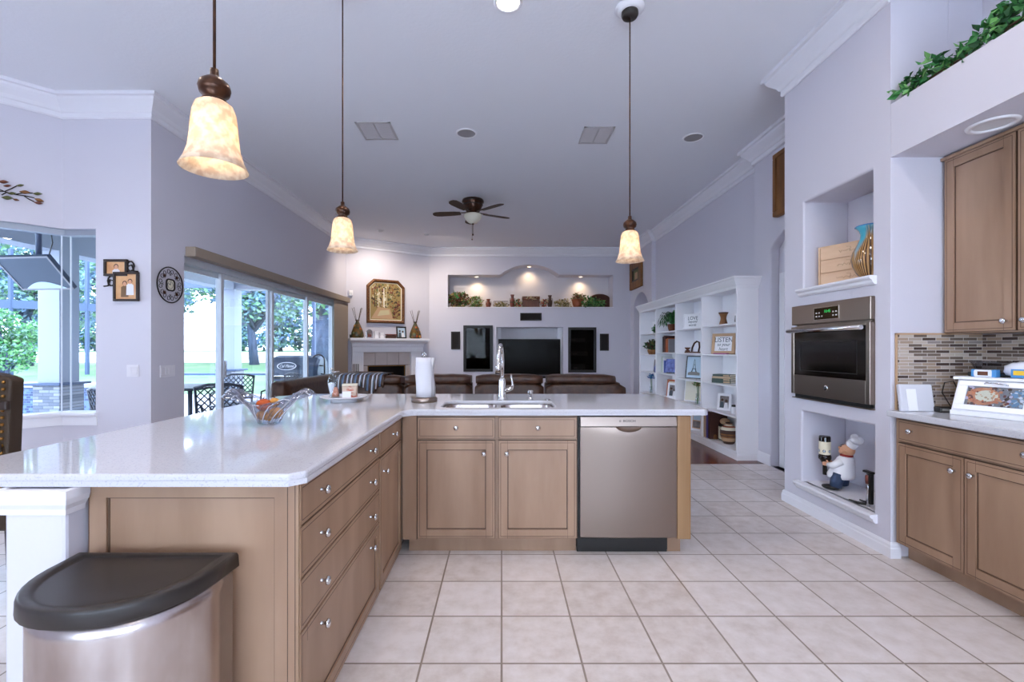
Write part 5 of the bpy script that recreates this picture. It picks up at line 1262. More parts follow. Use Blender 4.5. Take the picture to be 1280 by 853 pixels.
std_frame('framed_print', 'black framed print of a lattice tower on the third shelf of the second bay', 'picture', BM(2.87, 6.85, .849, 35), .27, .345, 'black', 'sky_print', 9, .014, tower)
t = thing('easel_board', 'large blank cream board leaning on the fourth shelf of the second bay', 'board', (2.95, 6.95, .49))
mb = MB('cream'); mb.M = BM(2.93, 6.98, .4905, 35) @ Matrix.Rotation(R(-7), 4, 'X'); mb.box(-.15, .15, 0, .012, 0, .31); mb.build('panel', t, .002); mb = MB('white_paint'); mb.M = BM(2.93, 6.98, .4905, 35) @ Matrix.Rotation(R(-7), 4, 'X'); ring(mb, -.16, .16, 0, .32, .014, -.004, .014); mb.build('edge', t)
def bud_vase(c, lb, fm_, h=.16, fh=.30, gm='clear'):
    c = Vector(c); t = thing('flower_vase', lb, 'flower vase', c)
    mb = MB(gm); mb.lathe([(.034, 0), (.036, .005), (.034, h*.4), (.026, h*.7), (.024, h), (.021, h), (.022, h*.7), (.03, h*.4), (.03, .012)], c, 18); mb.build('glass', t)
    mb = MB('leaf_mid'); P = [(0, 0, .012), (.006, -.004, h), (.0, -.01, fh*.9)]
    for dx in (0, .012, -.012): mb.tube([c + Vector((a + dx*(.3 + i*.5), b, z_)) for i, (a, b, z_) in enumerate(P)], .003, 6)
    mb.build('stems', t)
    mb = MB(fm_[0]); r_ = random.Random(5); leaves(mb, c + Vector((0, -.01, fh)), (.055, .06, .045), 70, .045, r_, fm_, 0, .3); mb.build('blossoms', t, recalc=False)
bud_vase((2.84, 6.62, .49), 'glass bud vase with pale green flowers on the fourth shelf of the second bay', ['leaf_light', 'leaf_dry', 'leaf_cream'])
std_frame('photo_frame', 'tall collage photo frame on the bottom shelf of the second bay', 'photo frame', BM(2.84, 6.68, .101, 30), .20, .36, 'white_paint', 'photo_warm', 6, .03, lambda mb, w, h, b: [(mb.use(m_), mb.box(-w/2 + b + .01, w/2 - b - .01, .004, .0055, z0, z1)) for m_, z0, z1 in (('photo_gray', .04, .14), ('sky_print', .15, .23), ('plate_blue', .24, .32))])
# third bay
c = Vector((2.84, 7.58, 1.588)); t = thing('potted_fern', 'arching green fern on the top shelf of the third bay', 'plant', c)
mb = MB('chest'); mb.lathe([(.06, 0), (.075, .05), (.085, .11), (.09, .115), (.08, .118), (.07, .10)], c, 18); mb.build('pot', t)
mb = MB('leaf_dark'); r_ = random.Random(3)
for i in range(70):
    a = r_.uniform(0, 6.28); l = r_.uniform(.22, .36); hh = r_.uniform(.14, .28); P = []
    for j in range(8):
        f_ = j/7; rr = .02 + l*f_; rr2 = rr*(.50 if math.cos(a) > .2 else .8)
        P.append(c + Vector((rr2*math.cos(a)*.72, rr*math.sin(a)*1.12, .11 + hh*math.sin(f_*2.5)*1.0 - .13*f_*f_)))
    mb.use(r_.choice(['leaf_dark', 'leaf_dark', 'leaf_mid']))
    for j in range(7):
        d = (P[j+1] - P[j]); s_ = d.cross(Vector((0, 0, 1))).normalized()*(.016*(1 - j/9))
        for sg in (-1, 1): mb.poly([P[j], P[j] + d*.5 + s_*sg*1.3, P[j+1]])
mb.build('fronds', t, recalc=False)
for k, (m, y, w, h, lb) in enumerate((('book_black', 7.93, .04, .27, 'dark blue upright book at the far end of the third bay second shelf'), ('book_maroon', 7.86, .07, .285, 'thick maroon upright book second in the third bay row'), ('book_orange', 7.775, .055, .23, 'orange upright book left of the brown one in the third bay row'), ('book_orange', 7.715, .035, .24, 'orange brown thin upright book in the third bay row'), ('book_gray', 7.655, .05, .225, 'gray upright book at the near end of the third bay row'))):
    book(m, lb, T(2.80, y, 1.236, -90), w, h, .17)
for k, (m, y, w, h, lb) in enumerate((('book_pale', 7.95, .03, .27, 'pale green upright book on the third shelf of the third bay'), ('white_paint', 7.895, .03, .265, 'white upright book beside the pale green one'), ('book_blue', 7.84, .045, .21, 'blue upright book beside the decorative blue plate'))):
    book(m, lb, T(2.79, y, .886, -90), w, h, .17)
t = thing('decor_plate', 'square dark blue decorative plate on a stand in the third bay', 'plate', (2.86, 7.66, .885))
M = BM(2.86, 7.64, .905, 30) @ Matrix.Rotation(R(-9), 4, 'X')
mb = MB('plate_blue'); mb.M = M; mb.loft([[(x*f_, y, .105 + z*f_) for x, z in rrect(-.15, .15, -.115, .115, .02, 3)] for f_, y in ((1, -.012), (1, -.006), (.7, .006), (.7, .002), (.98, -.014))]); mb.build('plate', t)
mb = MB('black'); mb.M = BM(2.86, 7.64, .885, 30); mb.box(-.10, .10, -.03, .07, 0, .018); mb.tube([(0, .06, .015), (0, .07, .22)], .006, 6); mb.build('stand', t)
o = MB('book_black'); o.M = BM(2.90, 7.70, 1.10, 30); 
std_frame('photo_frame', 'orange wooden photo frame on the fourth shelf of the third bay', 'photo frame', BM(2.90, 7.83, .48, 30), .20, .29, 'book_orange', 'cream', 7, .035)
std_frame('photo_frame', 'white photo frame standing in front of the orange frame in the third bay', 'photo frame', BM(2.83, 7.58, .48, 30), .22, .25, 'white_paint', 'photo_gray', 8, .035, two_people)
# farthest bay
foliage('small_plant', 'small green plant beside the LOVE plaque in the farthest bay', 'plant', (2.81, 8.32, 1.645), (.055, .07, .07), 90, .05, ['leaf_mid', 'leaf_dark'], zmin=1.58, seed=21)
c = Vector((2.86, 8.62, 1.19)); t = thing('basket_plant', 'leafy plant in a brown basket on the second shelf of the farthest bay', 'plant', c)
mb = MB('gold_wood'); mb.lathe([(.08, 0), (.10, .05), (.105, .095), (.095, .095), (.085, .06)], c, 18); mb.build('basket', t); mb = MB('leaf_dark'); leaves(mb, c + Vector((0, 0, .16)), (.12, .19, .10), 190, .08, random.Random(8), ['leaf_dark', 'leaf_olive', 'leaf_brown'], .1, .3); mb.build('foliage', t, recalc=False)
bud_vase((2.84, 8.27, 1.19), 'slim vase with a white flower beside the basket plant', ['white_paint', 'leaf_cream'], .14, .27)
std_frame('photo_frame', 'dark silver photo frame with two portraits on the third shelf of the farthest bay', 'photo frame', BM(2.88, 8.42, .865, 30), .22, .235, 'book_gray', 'shirt', 8, .03, two_people)
c = Vector((2.80, 8.27, .866)); t = thing('figurine', 'dark blue bird shaped figurine in front of the dark silver photo frame', 'figurine', c); mb = MB('plate_blue'); mb.lathe([(.03, 0), (.034, .01), (.03, .02), (.038, .06), (.034, .10), (.02, .125), (.024, .14), (.018, .16), (.004, .168)], c, 14); mb.build('body', t); mb = MB('gold_wood'); mb.tube([c + Vector((-.02, 0, .145)), c + Vector((-.04, 0, .142))], [.006, .001], 6); mb.build('beak', t)
bud_vase((2.82, 8.62, .46), 'glass vase with blue flowers on the fourth shelf of the farthest bay', ['flower_blue', 'flower_blue', 'book_blue'], .13, .31)
t = book('cream', 'cream upright album at the near end of the farthest bay fourth shelf', T(2.80, 8.22, .461, -90), .05, .28, .18)
# ================================================================== THINGS ON THE COUNTERS AND IN THE OVEN WALL
ZC = .9205
# crystal bowl with glass fruit
c = Vector((-1.175, 2.31, ZC)); t = thing('glass_bowl', 'wavy clear crystal bowl with orange glass fruit on the counter', 'bowl', c)
def bowl_loop(f_, off=0):
    P = []
    n = 72
    for i in range(n):
        a = 2*math.pi*i/n; ca, sa = math.cos(a), math.sin(a); e = abs(ca)**1.6
        ruf = 1 + .035*math.sin(9*a)*f_
        if f_ < .62:
            q = f_/.62; rx = .052 + .058*q**1.4; ry = .048 + .034*q; z = .004 + .092*q**.9
        else:
            q = (f_ - .62)/.38; rx = .110 + .118*q**.85; ry = .082 + .024*q
            z = .096 + e*(.080*math.sin(q*2.5)) + (1 - e)*.010*q
        P.append((c.x + (rx - off)*ca*ruf, c.y + (ry - off)*sa*ruf, c.z + z + off*.6 + .006*math.sin(14*a + 2*f_)*max(0, f_ - .5)))
    return P
fs = [0, .12, .25, .38, .5, .62, .7, .78, .86, .94, 1.0]
mb = MB('crystal'); mb.loft([bowl_loop(f_) for f_ in fs] + [bowl_loop(f_, .006) for f_ in fs[::-1][:-1]]); mb.build('bowl', t)
for i in range(18):
    k = int(72*i/18) % 72
    mb = MB('crystal_line' if i % 2 else 'crystal'); mb.tube([bowl_loop(f_, -.001)[(k + int(f_*10)) % 72] for f_ in (.05, .2, .4, .62, .7, .78, .84, .9, .95, 1.0)], .0024, 6); mb.build('rib', t)
for i, (dx, dy, dz, r, m, lb) in enumerate(((-.018, -.02, .098, .034, 'glass_orange', 'orange glass fruit on top in the crystal bowl'), (.035, .0, .055, .032, 'glass_amber', 'amber glass fruit at the right in the crystal bowl'), (-.035, .0, .042, .028, 'glass_amber', 'amber glass fruit at the left in the crystal bowl'), (.008, .035, .104, .026, 'glass_amber', 'amber glass fruit at the back in the crystal bowl'), (.0, -.005, .034, .022, 'glass_amber', 'small amber glass fruit low in the crystal bowl'))):
    f_ = thing('glass_fruit', lb, 'glass fruit', c + Vector((dx, dy, dz - r)), 'glass fruit in the crystal bowl'); mb = MB(m); mb.ball(c + Vector((dx, dy, dz)), r, 18, .88, 1.1); mb.build('fruit', f_)
    mb = MB('urn_dark'); mb.tube([c + Vector((dx, dy, dz + r*.86)), c + Vector((dx + .004, dy, dz + r + .008))], .0025, 6); mb.build('stem', f_)
# footed plate with bottles
c = Vector((-1.13, 3.27, ZC)); t = thing('footed_plate', 'white footed plate holding bottles and a tin on the counter', 'plate', c)
mb = MB('white_gloss'); mb.lathe([(.09, 0), (.09, .018), (.10, .022)], c, 32); mb.build('foot', t)
mb = MB('white_gloss'); mb.lathe([(.09, .022), (.13, .026), (.160, .038), (.163, .042), (.157, .042), (.125, .032), (.05, .030)], c, 40); mb.build('plate', t)
ZP = ZC + .0325
def cruet(x, y, lb, fill, flip, h=.185):
    c_ = Vector((x, y, ZP)); b = thing('cruet_bottle', lb, 'bottle', c_)
    pr = [(.030, 0), (.032, .004), (.026, .04), (.014, .085), (.012, .10), (.018, .14), (.028, h), (.026, h), (.016, .14), (.009, .10), (.011, .085), (.022, .04), (.026, .008)] if not flip else [(.010, 0), (.014, .004), (.018, .04), (.027, .085), (.029, .105), (.020, .135), (.011, .16), (.011, h), (.008, h), (.008, .16), (.017, .135), (.025, .105)]
    mb = MB('clear'); mb.lathe(pr, c_, 24); mb.build('glass', b)
    mb = MB(fill); mb.lathe([(.024, .009), (.0225, .035), (.0125, .074), (.003, .075)] if not flip else [(.008, .006), (.014, .04), (.023, .085), (.025, .10), (.003, .105)], c_, 20); mb.build('contents', b)
    mb = MB('chrome'); mb.lathe([(.012, h*.99), (.013, h + .004), (.006, h + .012)] if flip else [(.0285, h - .003), (.029, h + .002), (.02, h + .004)], c_, 20); mb.build('cap', b)
    if flip:
        mb = MB('chrome'); mb.lathe([(.026, .0), (.026, .004), (.010, .007)], c_, 20); mb.build('foot', b)
cruet(-1.217, 3.27, 'slim clear oil bottle at the left on the white footed plate', 'bag_clear', True, .195)
cruet(-1.17, 3.22, 'hourglass shaped spice grinder filled with pink peppercorns on the footed plate', 'pepper', False, .185)
c = Vector((-1.075, 3.24, ZP)); b = thing('candle_tin', 'square patterned tin with a pale front at the right on the footed plate', 'tin', c)
mb = MB('tin'); mb.M = T(c.x, c.y, c.z, 12); mb.loft([[(x, y, z) for x, y in rrect(-.05, .05, -.04, .04, .012, 4)] for z in (0, .085)]); mb.build('body', b)
mb = MB('cream'); mb.M = T(c.x, c.y, c.z, 12); mb.loft([[(x, y, z) for x, y in rrect(-.051, .051, -.041, .041, .012, 4)] for z in (.0855, .097)]); mb.build('lid', b)
mb = MB('bag_clear'); mb.M = T(c.x, c.y, c.z, 12); mb.box(-.048, .01, -.0415, -.040, .004, .046); mb.build('label', b)
c = Vector((-1.10, 3.335, ZP)); b = thing('blue_cup', 'small blue cup behind the tin on the footed plate', 'cup', c); mb = MB('bag_blue'); mb.lathe([(.026, 0), (.03, .01), (.034, .085), (.031, .085), (.026, .012)], c, 20); mb.build('cup', b); mb = MB('bag_blue'); mb.tube([c + Vector((-.032, 0, .07)), c + Vector((-.052, 0, .062)), c + Vector((-.052, 0, .035)), c + Vector((-.031, 0, .025))], .004, 8); mb.build('handle', b)
# paper towels
c = Vector((-.553, 3.265, ZC)); t = thing('paper_towel_holder', 'steel paper towel holder standing on the counter left of the sink', 'paper towel holder', c)
mb = MB('steel'); mb.lathe([(.090, 0), (.0925, .003), (.0925, .028), (.088, .032), (.02, .033)], c, 36); mb.build('base', t)
mb = MB('nickel'); mb.tube([c + Vector((0, 0, .03)), c + Vector((0, 0, .335))], .006, 8); mb.tube([c + Vector((-.012, 0, .30)), c + Vector((-.012, 0, .34)), c + Vector((0, 0, .352)), c + Vector((.012, 0, .34)), c + Vector((.012, 0, .30))], .0035, 6); mb.build('rod', t)
t = thing('paper_towel_roll', 'white paper towel roll on the steel holder', 'paper towels', c + Vector((0, 0, .034)))
r_ = random.Random(2); n = 30; Lp = []
for z in (.035, .08, .13, .17, .19, .24, .28, .315):
    lp = []
    for i in range(n + 1):
        a = 2*math.pi*i/n; rr = .057 + .004*math.sin(3*a + z*14) + (.006*(i/n)**6) + .0015*math.sin(z*40 + a*5)
        lp.append(c + Vector((rr*math.cos(a - .35), rr*math.sin(a - .35), z)))
    for i in range(n, -1, -6):
        a = 2*math.pi*i/n; lp.append(c + Vector((.02*math.cos(a - .35), .02*math.sin(a - .35), z)))
    Lp.append(lp)
mb = MB('paper'); mb.loft(Lp); mb.build('roll', t)
mb = MB('paper'); mb.loft([[c + Vector((.052, -.026, z)), c + Vector((.066 + .006*math.sin(z*22), .0, z)), c + Vector((.070 + .008*math.sin(z*22), .034, z)), c + Vector((.067 + .008*math.sin(z*22), .034, z)), c + Vector((.062, .0, z)), c + Vector((.05, -.022, z))] for z in (.036, .10, .17, .24, .313)], True, True); mb.build('loose_sheet', t)

# upper niche: wine crate and art glass vase
t = thing('wine_crate', 'pale wooden wine crate with three script marked panels in the upper niche', 'crate', (2.56, 3.45, 1.78))
M = T(2.495, 3.60, 1.7795, -66); w, h = .44, .315
mb = MB('crate'); mb.M = M; mb.box(0, w, .0, .012, 0, .008); mb.box(0, w, .012, .13, 0, h); mb.box(0, .012, 0, .012, 0, h); mb.box(w - .012, w, 0, .012, 0, h); mb.box(.012, w - .012, 0, .012, h - .012, h); mb.build('body', t, .002)
for k in range(3):
    z0 = .011 + k*.1; mb = MB('crate'); mb.M = M; mb.box(.014, w - .014, .003, .0125, z0, z0 + .094); p = mb.build('panel', t, .002)
    mb = MB('crate_ink'); mb.M = M
    P = []
    r_ = random.Random(k); x = .13 + .01*k
    while x < .33 - .02*k:
        P.append((x, .0025, z0 + .045 + r_.uniform(-.009, .012) + .05*(x - .13)*.0)); x += r_.uniform(.005, .012)
    mb.tube(P, .0013, 5); mb.tube([(.20, .0025, z0 + .075), (.23, .0025, z0 + .07), (.225, .0025, z0 + .035)], .0012, 5); mb.build('script_mark', p)
c = Vector((2.535, 3.135, 1.7795)); t = thing('art_glass_vase', 'turquoise and brown swirled art glass vase in the upper niche', 'vase', c)
pr = [(.048, 0), (.056, .006), (.082, .04), (.104, .09), (.112, .135), (.104, .185), (.080, .235), (.062, .275), (.058, .305), (.066, .335), (.088, .358), (.084, .362), (.06, .335), (.052, .305), (.056, .27)]
def art_glass():
    m = bpy.data.materials.new('art_glass'); m.use_nodes = True; nt = m.node_tree; b = nt.nodes['Principled BSDF']; MT['art_glass'] = m
    tc = nt.nodes.new('ShaderNodeTexCoord'); sp = nt.nodes.new('ShaderNodeSeparateXYZ'); nt.links.new(tc.outputs['Object'], sp.inputs[0])
    at_ = nt.nodes.new('ShaderNodeMath'); at_.operation = 'ARCTAN2'; nt.links.new(sp.outputs['Y'], at_.inputs[0]); nt.links.new(sp.outputs['X'], at_.inputs[1])
    def mth(op, a, b_=None, c_=None):
        n = nt.nodes.new('ShaderNodeMath'); n.operation = op
        for i, q in enumerate((a, b_, c_)):
            if q is None: continue
            if isinstance(q, (int, float)): n.inputs[i].default_value = q
            else: nt.links.new(q, n.inputs[i])
        return n.outputs[0]
    big = mth('ABSOLUTE', mth('SINE', mth('MULTIPLY', at_.outputs[0], 2.0)))           # pointed petals
    zf = mth('MULTIPLY_ADD', big, -.20, mth('MULTIPLY', sp.outputs['Z'], 1.0))
    st = mth('SINE', mth('ADD', mth('MULTIPLY', at_.outputs[0], 26), mth('MULTIPLY', mth('MULTIPLY', big, 1.0), 14)))
    cr1 = nt.nodes.new('ShaderNodeValToRGB'); cr1.color_ramp.elements[0].color = lin((70, 44, 26)); cr1.color_ramp.elements[1].color = lin((188, 144, 88))
    cr1.color_ramp.elements[0].position = .25; cr1.color_ramp.elements[1].position = .75
    nt.links.new(mth('MULTIPLY_ADD', st, .5, .5), cr1.inputs[0])
    cr2 = nt.nodes.new('ShaderNodeValToRGB'); cr2.color_ramp.elements[0].position = .10; cr2.color_ramp.elements[0].color = (0, 0, 0, 1); cr2.color_ramp.elements[1].position = .19; cr2.color_ramp.elements[1].color = (1, 1, 1, 1)
    nt.links.new(zf, cr2.inputs[0])
    cr3 = nt.nodes.new('ShaderNodeValToRGB'); cr3.color_ramp.elements[0].position = .12; cr3.color_ramp.elements[0].color = lin((178, 176, 168)); cr3.color_ramp.elements[1].position = .27; cr3.color_ramp.elements[1].color = lin((70, 168, 192))
    nt.links.new(sp.outputs['Z'], cr3.inputs[0])
    mx = nt.nodes.new('ShaderNodeMixRGB'); nt.links.new(cr2.outputs[0], mx.inputs[0]); nt.links.new(cr1.outputs[0], mx.inputs[1]); nt.links.new(cr3.outputs[0], mx.inputs[2])
    nt.links.new(mx.outputs[0], b.inputs['Base Color']); b.inputs['Roughness'].default_value = .08; b.inputs['Coat Weight'].default_value = .5
art_glass()
mb = MB('art_glass'); mb.lathe(pr, c, 40); mb.build('body', t)
mb = MB('flower_blue'); mb.lathe([(.0885, .357), (.0905, .361), (.086, .365), (.083, .362)], c, 40, False, False); mb.build('lip', t)

# lower niche: chef figurine holding a wine bottle, and a corkscrew stand
c = Vector((2.575, 3.47, .2345)); t = thing('chef_figurine', 'chef figurine wine holder leaning back in the lower niche', 'figurine', c)
M = T(c.x, c.y, c.z, 150)      # figurine's front is local +x -> away to the left of the viewer
M = T(c.x, c.y, c.z, 118)
M = Matrix.Translation(c) @ Matrix.Rotation(R(125), 4, 'Z')
def fb(m): q = MB(m); q.M = M; return q
mb = fb('white_paint')          # coat and apron, one tapering body leaning back
L = []
for z, x, rx, ry in ((.088, .0, .084, .088), (.11, -.002, .088, .088), (.15, -.010, .078, .082), (.20, -.022, .066, .072), (.24, -.032, .052, .062), (.262, -.036, .032, .034)):
    L.append([(x + rx*math.cos(2*math.pi*i/20), ry*math.sin(2*math.pi*i/20), z) for i in range(20)])
mb.loft(L); mb.build('coat', t)
mb = fb('navy')
for s_ in (-1, 1): mb.tube([(-.005, s_*.045, .12), (.005, s_*.062, .065), (.01, s_*.072, .022)], [.046, .042, .038], 12); 
mb.build('trousers', t)
for s_ in (-1, 1): mb = fb('black'); mb.ball((.038, s_*.080, .020), .036, 12, .56, 1.7, .95); mb.build('shoe', t)
mb = fb('skin'); mb.ball((-.045, 0, .302), .046, 16, 1.0, 1.05, .95); mb.tube([(-.037, 0, .255), (-.043, 0, .28)], .028, 10); mb.ball((.004, 0, .312), .012, 8); mb.ball((-.014, .030, .292), .018, 8); mb.ball((-.014, -.030, .292), .018, 8); mb.ball((-.047, .045, .302), .011, 8); mb.ball((-.047, -.045, .302), .011, 8); hd = mb.build('head', t)
mb = fb('frame_dark')
for s_ in (-1, 1): mb.tube([(.006, s_*.004, .299), (-.001, s_*.018, .298), (-.006, s_*.028, .306)], [.005, .005, .001], 6); mb.ball((-.008, s_*.017, .325), .0045, 6); mb.tube([(-.006, s_*.010, .336), (-.013, s_*.024, .337)], .003, 5)
mb.build('moustache', hd)
mb = fb('scarf'); mb.lathe([(.033, .250), (.042, .256), (.041, .266), (.032, .270)], (-.038, 0, 0), 18, False, False); mb.build('scarf', t)
mb = fb('white_paint'); mb.tube([(-.060, 0, .335), (-.085, 0, .365)], [.038, .036], 16); mb.build('hat_band', t)
for dx, dy, dz, r in ((-.11, 0, .385, .036), (-.098, .03, .392, .028), (-.10, -.03, .388, .028), (-.088, 0, .408, .026)): mb = fb('white_paint'); mb.ball((dx, dy, dz), r, 12, .85); mb.build('hat_puff', t)
for s_ in (-1, 1):
    mb = fb('white_paint'); mb.tube([(-.03, s_*.062, .222), (.02, s_*.085, .185), (.058, s_*.052, .178)], [.026, .026, .020], 12); mb.build('sleeve', t)
    mb = fb('skin'); mb.ball((.068, s_*.038, .175), .018, 10, .8, 1.1, .9)
    for q in range(4): mb.tube([(.072, s_*.036, .165 + q*.0075), (.094, s_*.030, .166 + q*.0075), (.112, s_*.020, .166 + q*.0075)], [.0052, .0048, .004], 6)
    mb.tube([(.070, s_*.03, .19), (.078, s_*.030, .203), (.088, s_*.026, .209)], [.006, .0055, .004], 6); mb.build('hand', t)
bt = thing('wine_bottle', 'dark wine bottle held upside down by the chef figurine', 'bottle', c + Vector((0, 0, .10)))
pr = [(.013, .085), (.0145, .09), (.0145, .15), (.020, .178), (.037, .205), (.039, .22), (.039, .375), (.036, .385), (.01, .382)]
mb = fb('bottle_glass'); mb.lathe(pr, (.104, 0, .0), 24); mb.build('glass', bt)
mb = fb('bottle_label'); mb.lathe([(.0394, .245), (.0394, .345)], (.104, 0, 0), 24, False, False); lb_ = mb.build('label', bt)
mb = fb('sky_print'); 
for dy in (-.011, .011):
    pass
mb.M = M @ Matrix.Translation((.104, 0, .272)); P = []
for k in range(2):
    for i in range(8): pass
for a0 in (-2.2, -1.2, -.2, .8, 1.8, 2.8):
    mb.use('navy'); mb.poly([(.0397*math.cos(a0 + .26*math.cos(i*.785)), .0397*math.sin(a0 + .26*math.cos(i*.785)), .013*math.sin(i*.785)) for i in range(8)])
    mb.use('sky_print'); mb.poly([(.0400*math.cos(a0 + .14*math.cos(i*.785)), .0400*math.sin(a0 + .14*math.cos(i*.785)), .006*math.sin(i*.785)) for i in range(8)])
mb.build('label_mark', lb_)
mb = fb('bottle_glass'); mb.lathe([(.0392, .205), (.043, .21), (.043, .232), (.0392, .236)], (.104, 0, 0), 24, False, False); mb.build('holder_ring', t)
c = Vector((2.475, 3.085, .2345)); t = thing('corkscrew', 'upright lever corkscrew beside the chef figurine in the lower niche', 'corkscrew', c)
mb = MB('nickel'); mb.tube([c + Vector((0, .0, .0)), c + Vector((0, 0, .22))], [.012, .010], 10); mb.build('shaft', t)
mb = MB('urn_red'); mb.lathe([(.014, .15), (.017, .17), (.017, .20), (.012, .212)], c, 14); mb.build('grip', t)
mb = MB('black'); mb.box(c.x - .012, c.x + .012, c.y - .035, c.y - .014, c.z + .02, c.z + .235); mb.build('lever', t, .004)
mb = MB('black'); mb.box(c.x - .016, c.x + .016, c.y - .04, c.y + .03, c.z + .225, c.z + .240); mb.build('head', t, .004)
mb = MB('black'); mb.tube([c + Vector((0, 0, .012)), c + Vector((-.03, .05, .008)), c + Vector((-.04, .115, .008))], [.01, .009, .004], 8); mb.tube([c + Vector((0, 0, .012)), c + Vector((.03, .055, .008)), c + Vector((.03, .11, .008))], [.01, .009, .004], 8); mb.build('foot', t)

# right counter
t = thing('spiral_pad', 'white spiral bound pad standing against the mosaic at the left end of the right counter', 'notepad', (2.52, 2.79, ZC))
M = T(2.425, 2.765, ZC, -4) @ Matrix.Rotation(R(-9), 4, 'X')
mb = MB('paper'); mb.M = M; mb.box(0, .19, 0, .026, 0, .165); mb.build('pages', t, .006); mb = MB('white_paint'); mb.M = M; mb.box(.035, .09, -.004, -.0005, .003, .135); mb.build('front_card', t)
for k in range(11): mb = MB('grille'); mb.M = M; mb.tube([(.190 + .008*math.cos(i*.785), .013 + .016*math.sin(i*.785), .012 + k*.0145) for i in range(9)], .0016, 5); mb.build('ring', t)
t = thing('charger_box', 'small flat black charger box between the white pad and the bread box', 'charger', (2.66, 2.74, ZC))
mb = MB('black'); mb.M = T(2.655, 2.72, ZC, -12); mb.box(-.055, .055, -.03, .03, 0, .032); mb.build('case', t, .006); mb = MB('ink_soft'); mb.M = T(2.655, 2.72, ZC, -12); mb.box(-.045, .0, -.0306, -.03, .01, .024); mb.build('front_strip', t)
mb = MB('black'); mb.tube([(2.70, 2.735, ZC + .018), (2.71, 2.77, ZC + .05), (2.70, 2.80, ZC + .11), (2.725, 2.81, ZC + .17), (2.77, 2.80, ZC + .18), (2.80, 2.79, ZC + .10)], .0032, 6); mb.build('cord', t)
t = thing('bread_box', 'white bread box with a slanted window door on the right counter', 'bread box', (2.75, 2.52, ZC))
M = T(2.603, 2.652, ZC, -69); w = .345
mb = MB('white_paint'); mb.M = M
pr = [(.012, .0), (.010, .03), (.085, .20), (.265, .20), (.265, .0)]
mb.loft([[(x, y, z) for y, z in pr] for x in (0, w)], sm=False); mb.build('body', t, .003)
mb = MB('white_paint'); mb.M = M; mb.box(-.012, w + .012, .055, .275, .201, .218); mb.build('top_board', t, .004)
mb = MB('white_paint'); mb.M = M; P = [(0, .0), (w, .0), (w, .028)] + [(w - w*i/12, .028 - .013*math.sin(math.pi*i/12)) for i in range(1, 12)] + [(0, .028)]
mb.box(0, w, -.004, .011, .0, .026); mb.build('base_rail', t, .003)
ang = math.degrees(math.atan2(.075, .17))
MD = M @ Matrix.Translation((0, .008, .030)) @ Matrix.Rotation(R(-ang), 4, 'X')
dh = .178
mb = MB('white_gloss'); mb.M = MD; b0 = .032; mb.box(.012, w - .012, -.012, -.001, 0, b0); mb.box(.012, w - .012, -.012, -.001, dh - b0, dh); mb.box(.012, .012 + .042, -.012, -.001, b0, dh - b0); mb.box(w - .054, w - .012, -.012, -.001, b0, dh - b0); d = mb.build('door', t, .003)
mb = MB('tan'); mb.M = MD; mb.use('book_gray'); mb.box(.054, w - .054, -.004, -.0012, b0, dh - b0)
mb.use('bread'); mb.lathe([(.075, 0)], (0, 0, 0), 8) if False else None
def disc(mb, cx, cz, rx, rz, y, m, n=18): mb.use(m); mb.poly([(cx + rx*math.cos(2*math.pi*i/n), y, cz + rz*math.sin(2*math.pi*i/n)) for i in range(n)])
r_ = random.Random(14)
disc(mb, .125, dh/2, .070, .052, -.0044, 'print_orange'); disc(mb, .14, dh/2 + .003, .048, .034, -.0047, 'cream')
for i in range(150):
    x, z = r_.uniform(.058, w - .058), r_.uniform(b0 + .004, dh - b0 - .004); q = ((x - .135)/.075)**2 + ((z - dh/2)/.052)**2; s_ = r_.uniform(.003, .010)
    pal = ['cream', 'tan', 'bread', 'cream'] if q < .4 else (['print_orange', 'bread', 'print_orange', 'urn_red'] if q < 1.05 else (['print_blue', 'sky_print', 'bag_clear', 'print_blue'] if x > w - .105 else ['urn_red', 'urn_dark', 'tan', 'bag_clear', 'pink_box', 'leaf_brown']))
    mb.use(r_.choice(pal)); mb.poly([(x + s_*math.cos(k_*1.047)*r_.uniform(.7, 1.3), -.0049 - i*.000008, max(b0, min(dh - b0, z + s_*math.sin(k_*1.047)))) for k_ in range(6)])
mb.build('bread_behind_window', d, recalc=False)
mb = MB('clear'); mb.M = MD; mb.box(.05, w - .05, -.0085, -.007, b0 - .003, dh - b0 + .003); mb.build('window_pane', d)
mb = MB('nickel'); mb.M = MD; mb.tube([(.125, -.012, dh - .016), (.135, -.024, dh - .014), (.17, -.027, dh - .016), (.21, -.024, dh - .020), (.22, -.012, dh - .020)], .0045, 8); mb.build('handle', d)
ZB = ZC + .2185
t = thing('plastic_tray', 'clear plastic food tray turned up on top of the bread box', 'tray', M @ Vector((.11, .17, .2185)))
mb = MB('plastic'); mb.M = M @ Matrix.Translation((0, 0, .2185)); mb.loft([[(x, y, z) for x, y in rrect(.015 + e, .215 - e, .145 + e, .265 - e, .02, 4)] for z, e in ((.03, .02), (.034, .018), (.085, .002), (.088, -.006), (.090, -.006), (.086, .004), (.037, .021))]); mb.build('tray', t)
mb = MB('black'); mb.M = M @ Matrix.Translation((0, 0, .2185)); mb.box(.02, .21, .13, .262, .0, .026); mb.build('base_tray', t, .006)
t = thing('blue_package', 'blue and white food package lying in front of the plastic tray', 'package', M @ Vector((.12, .1, .2185)))
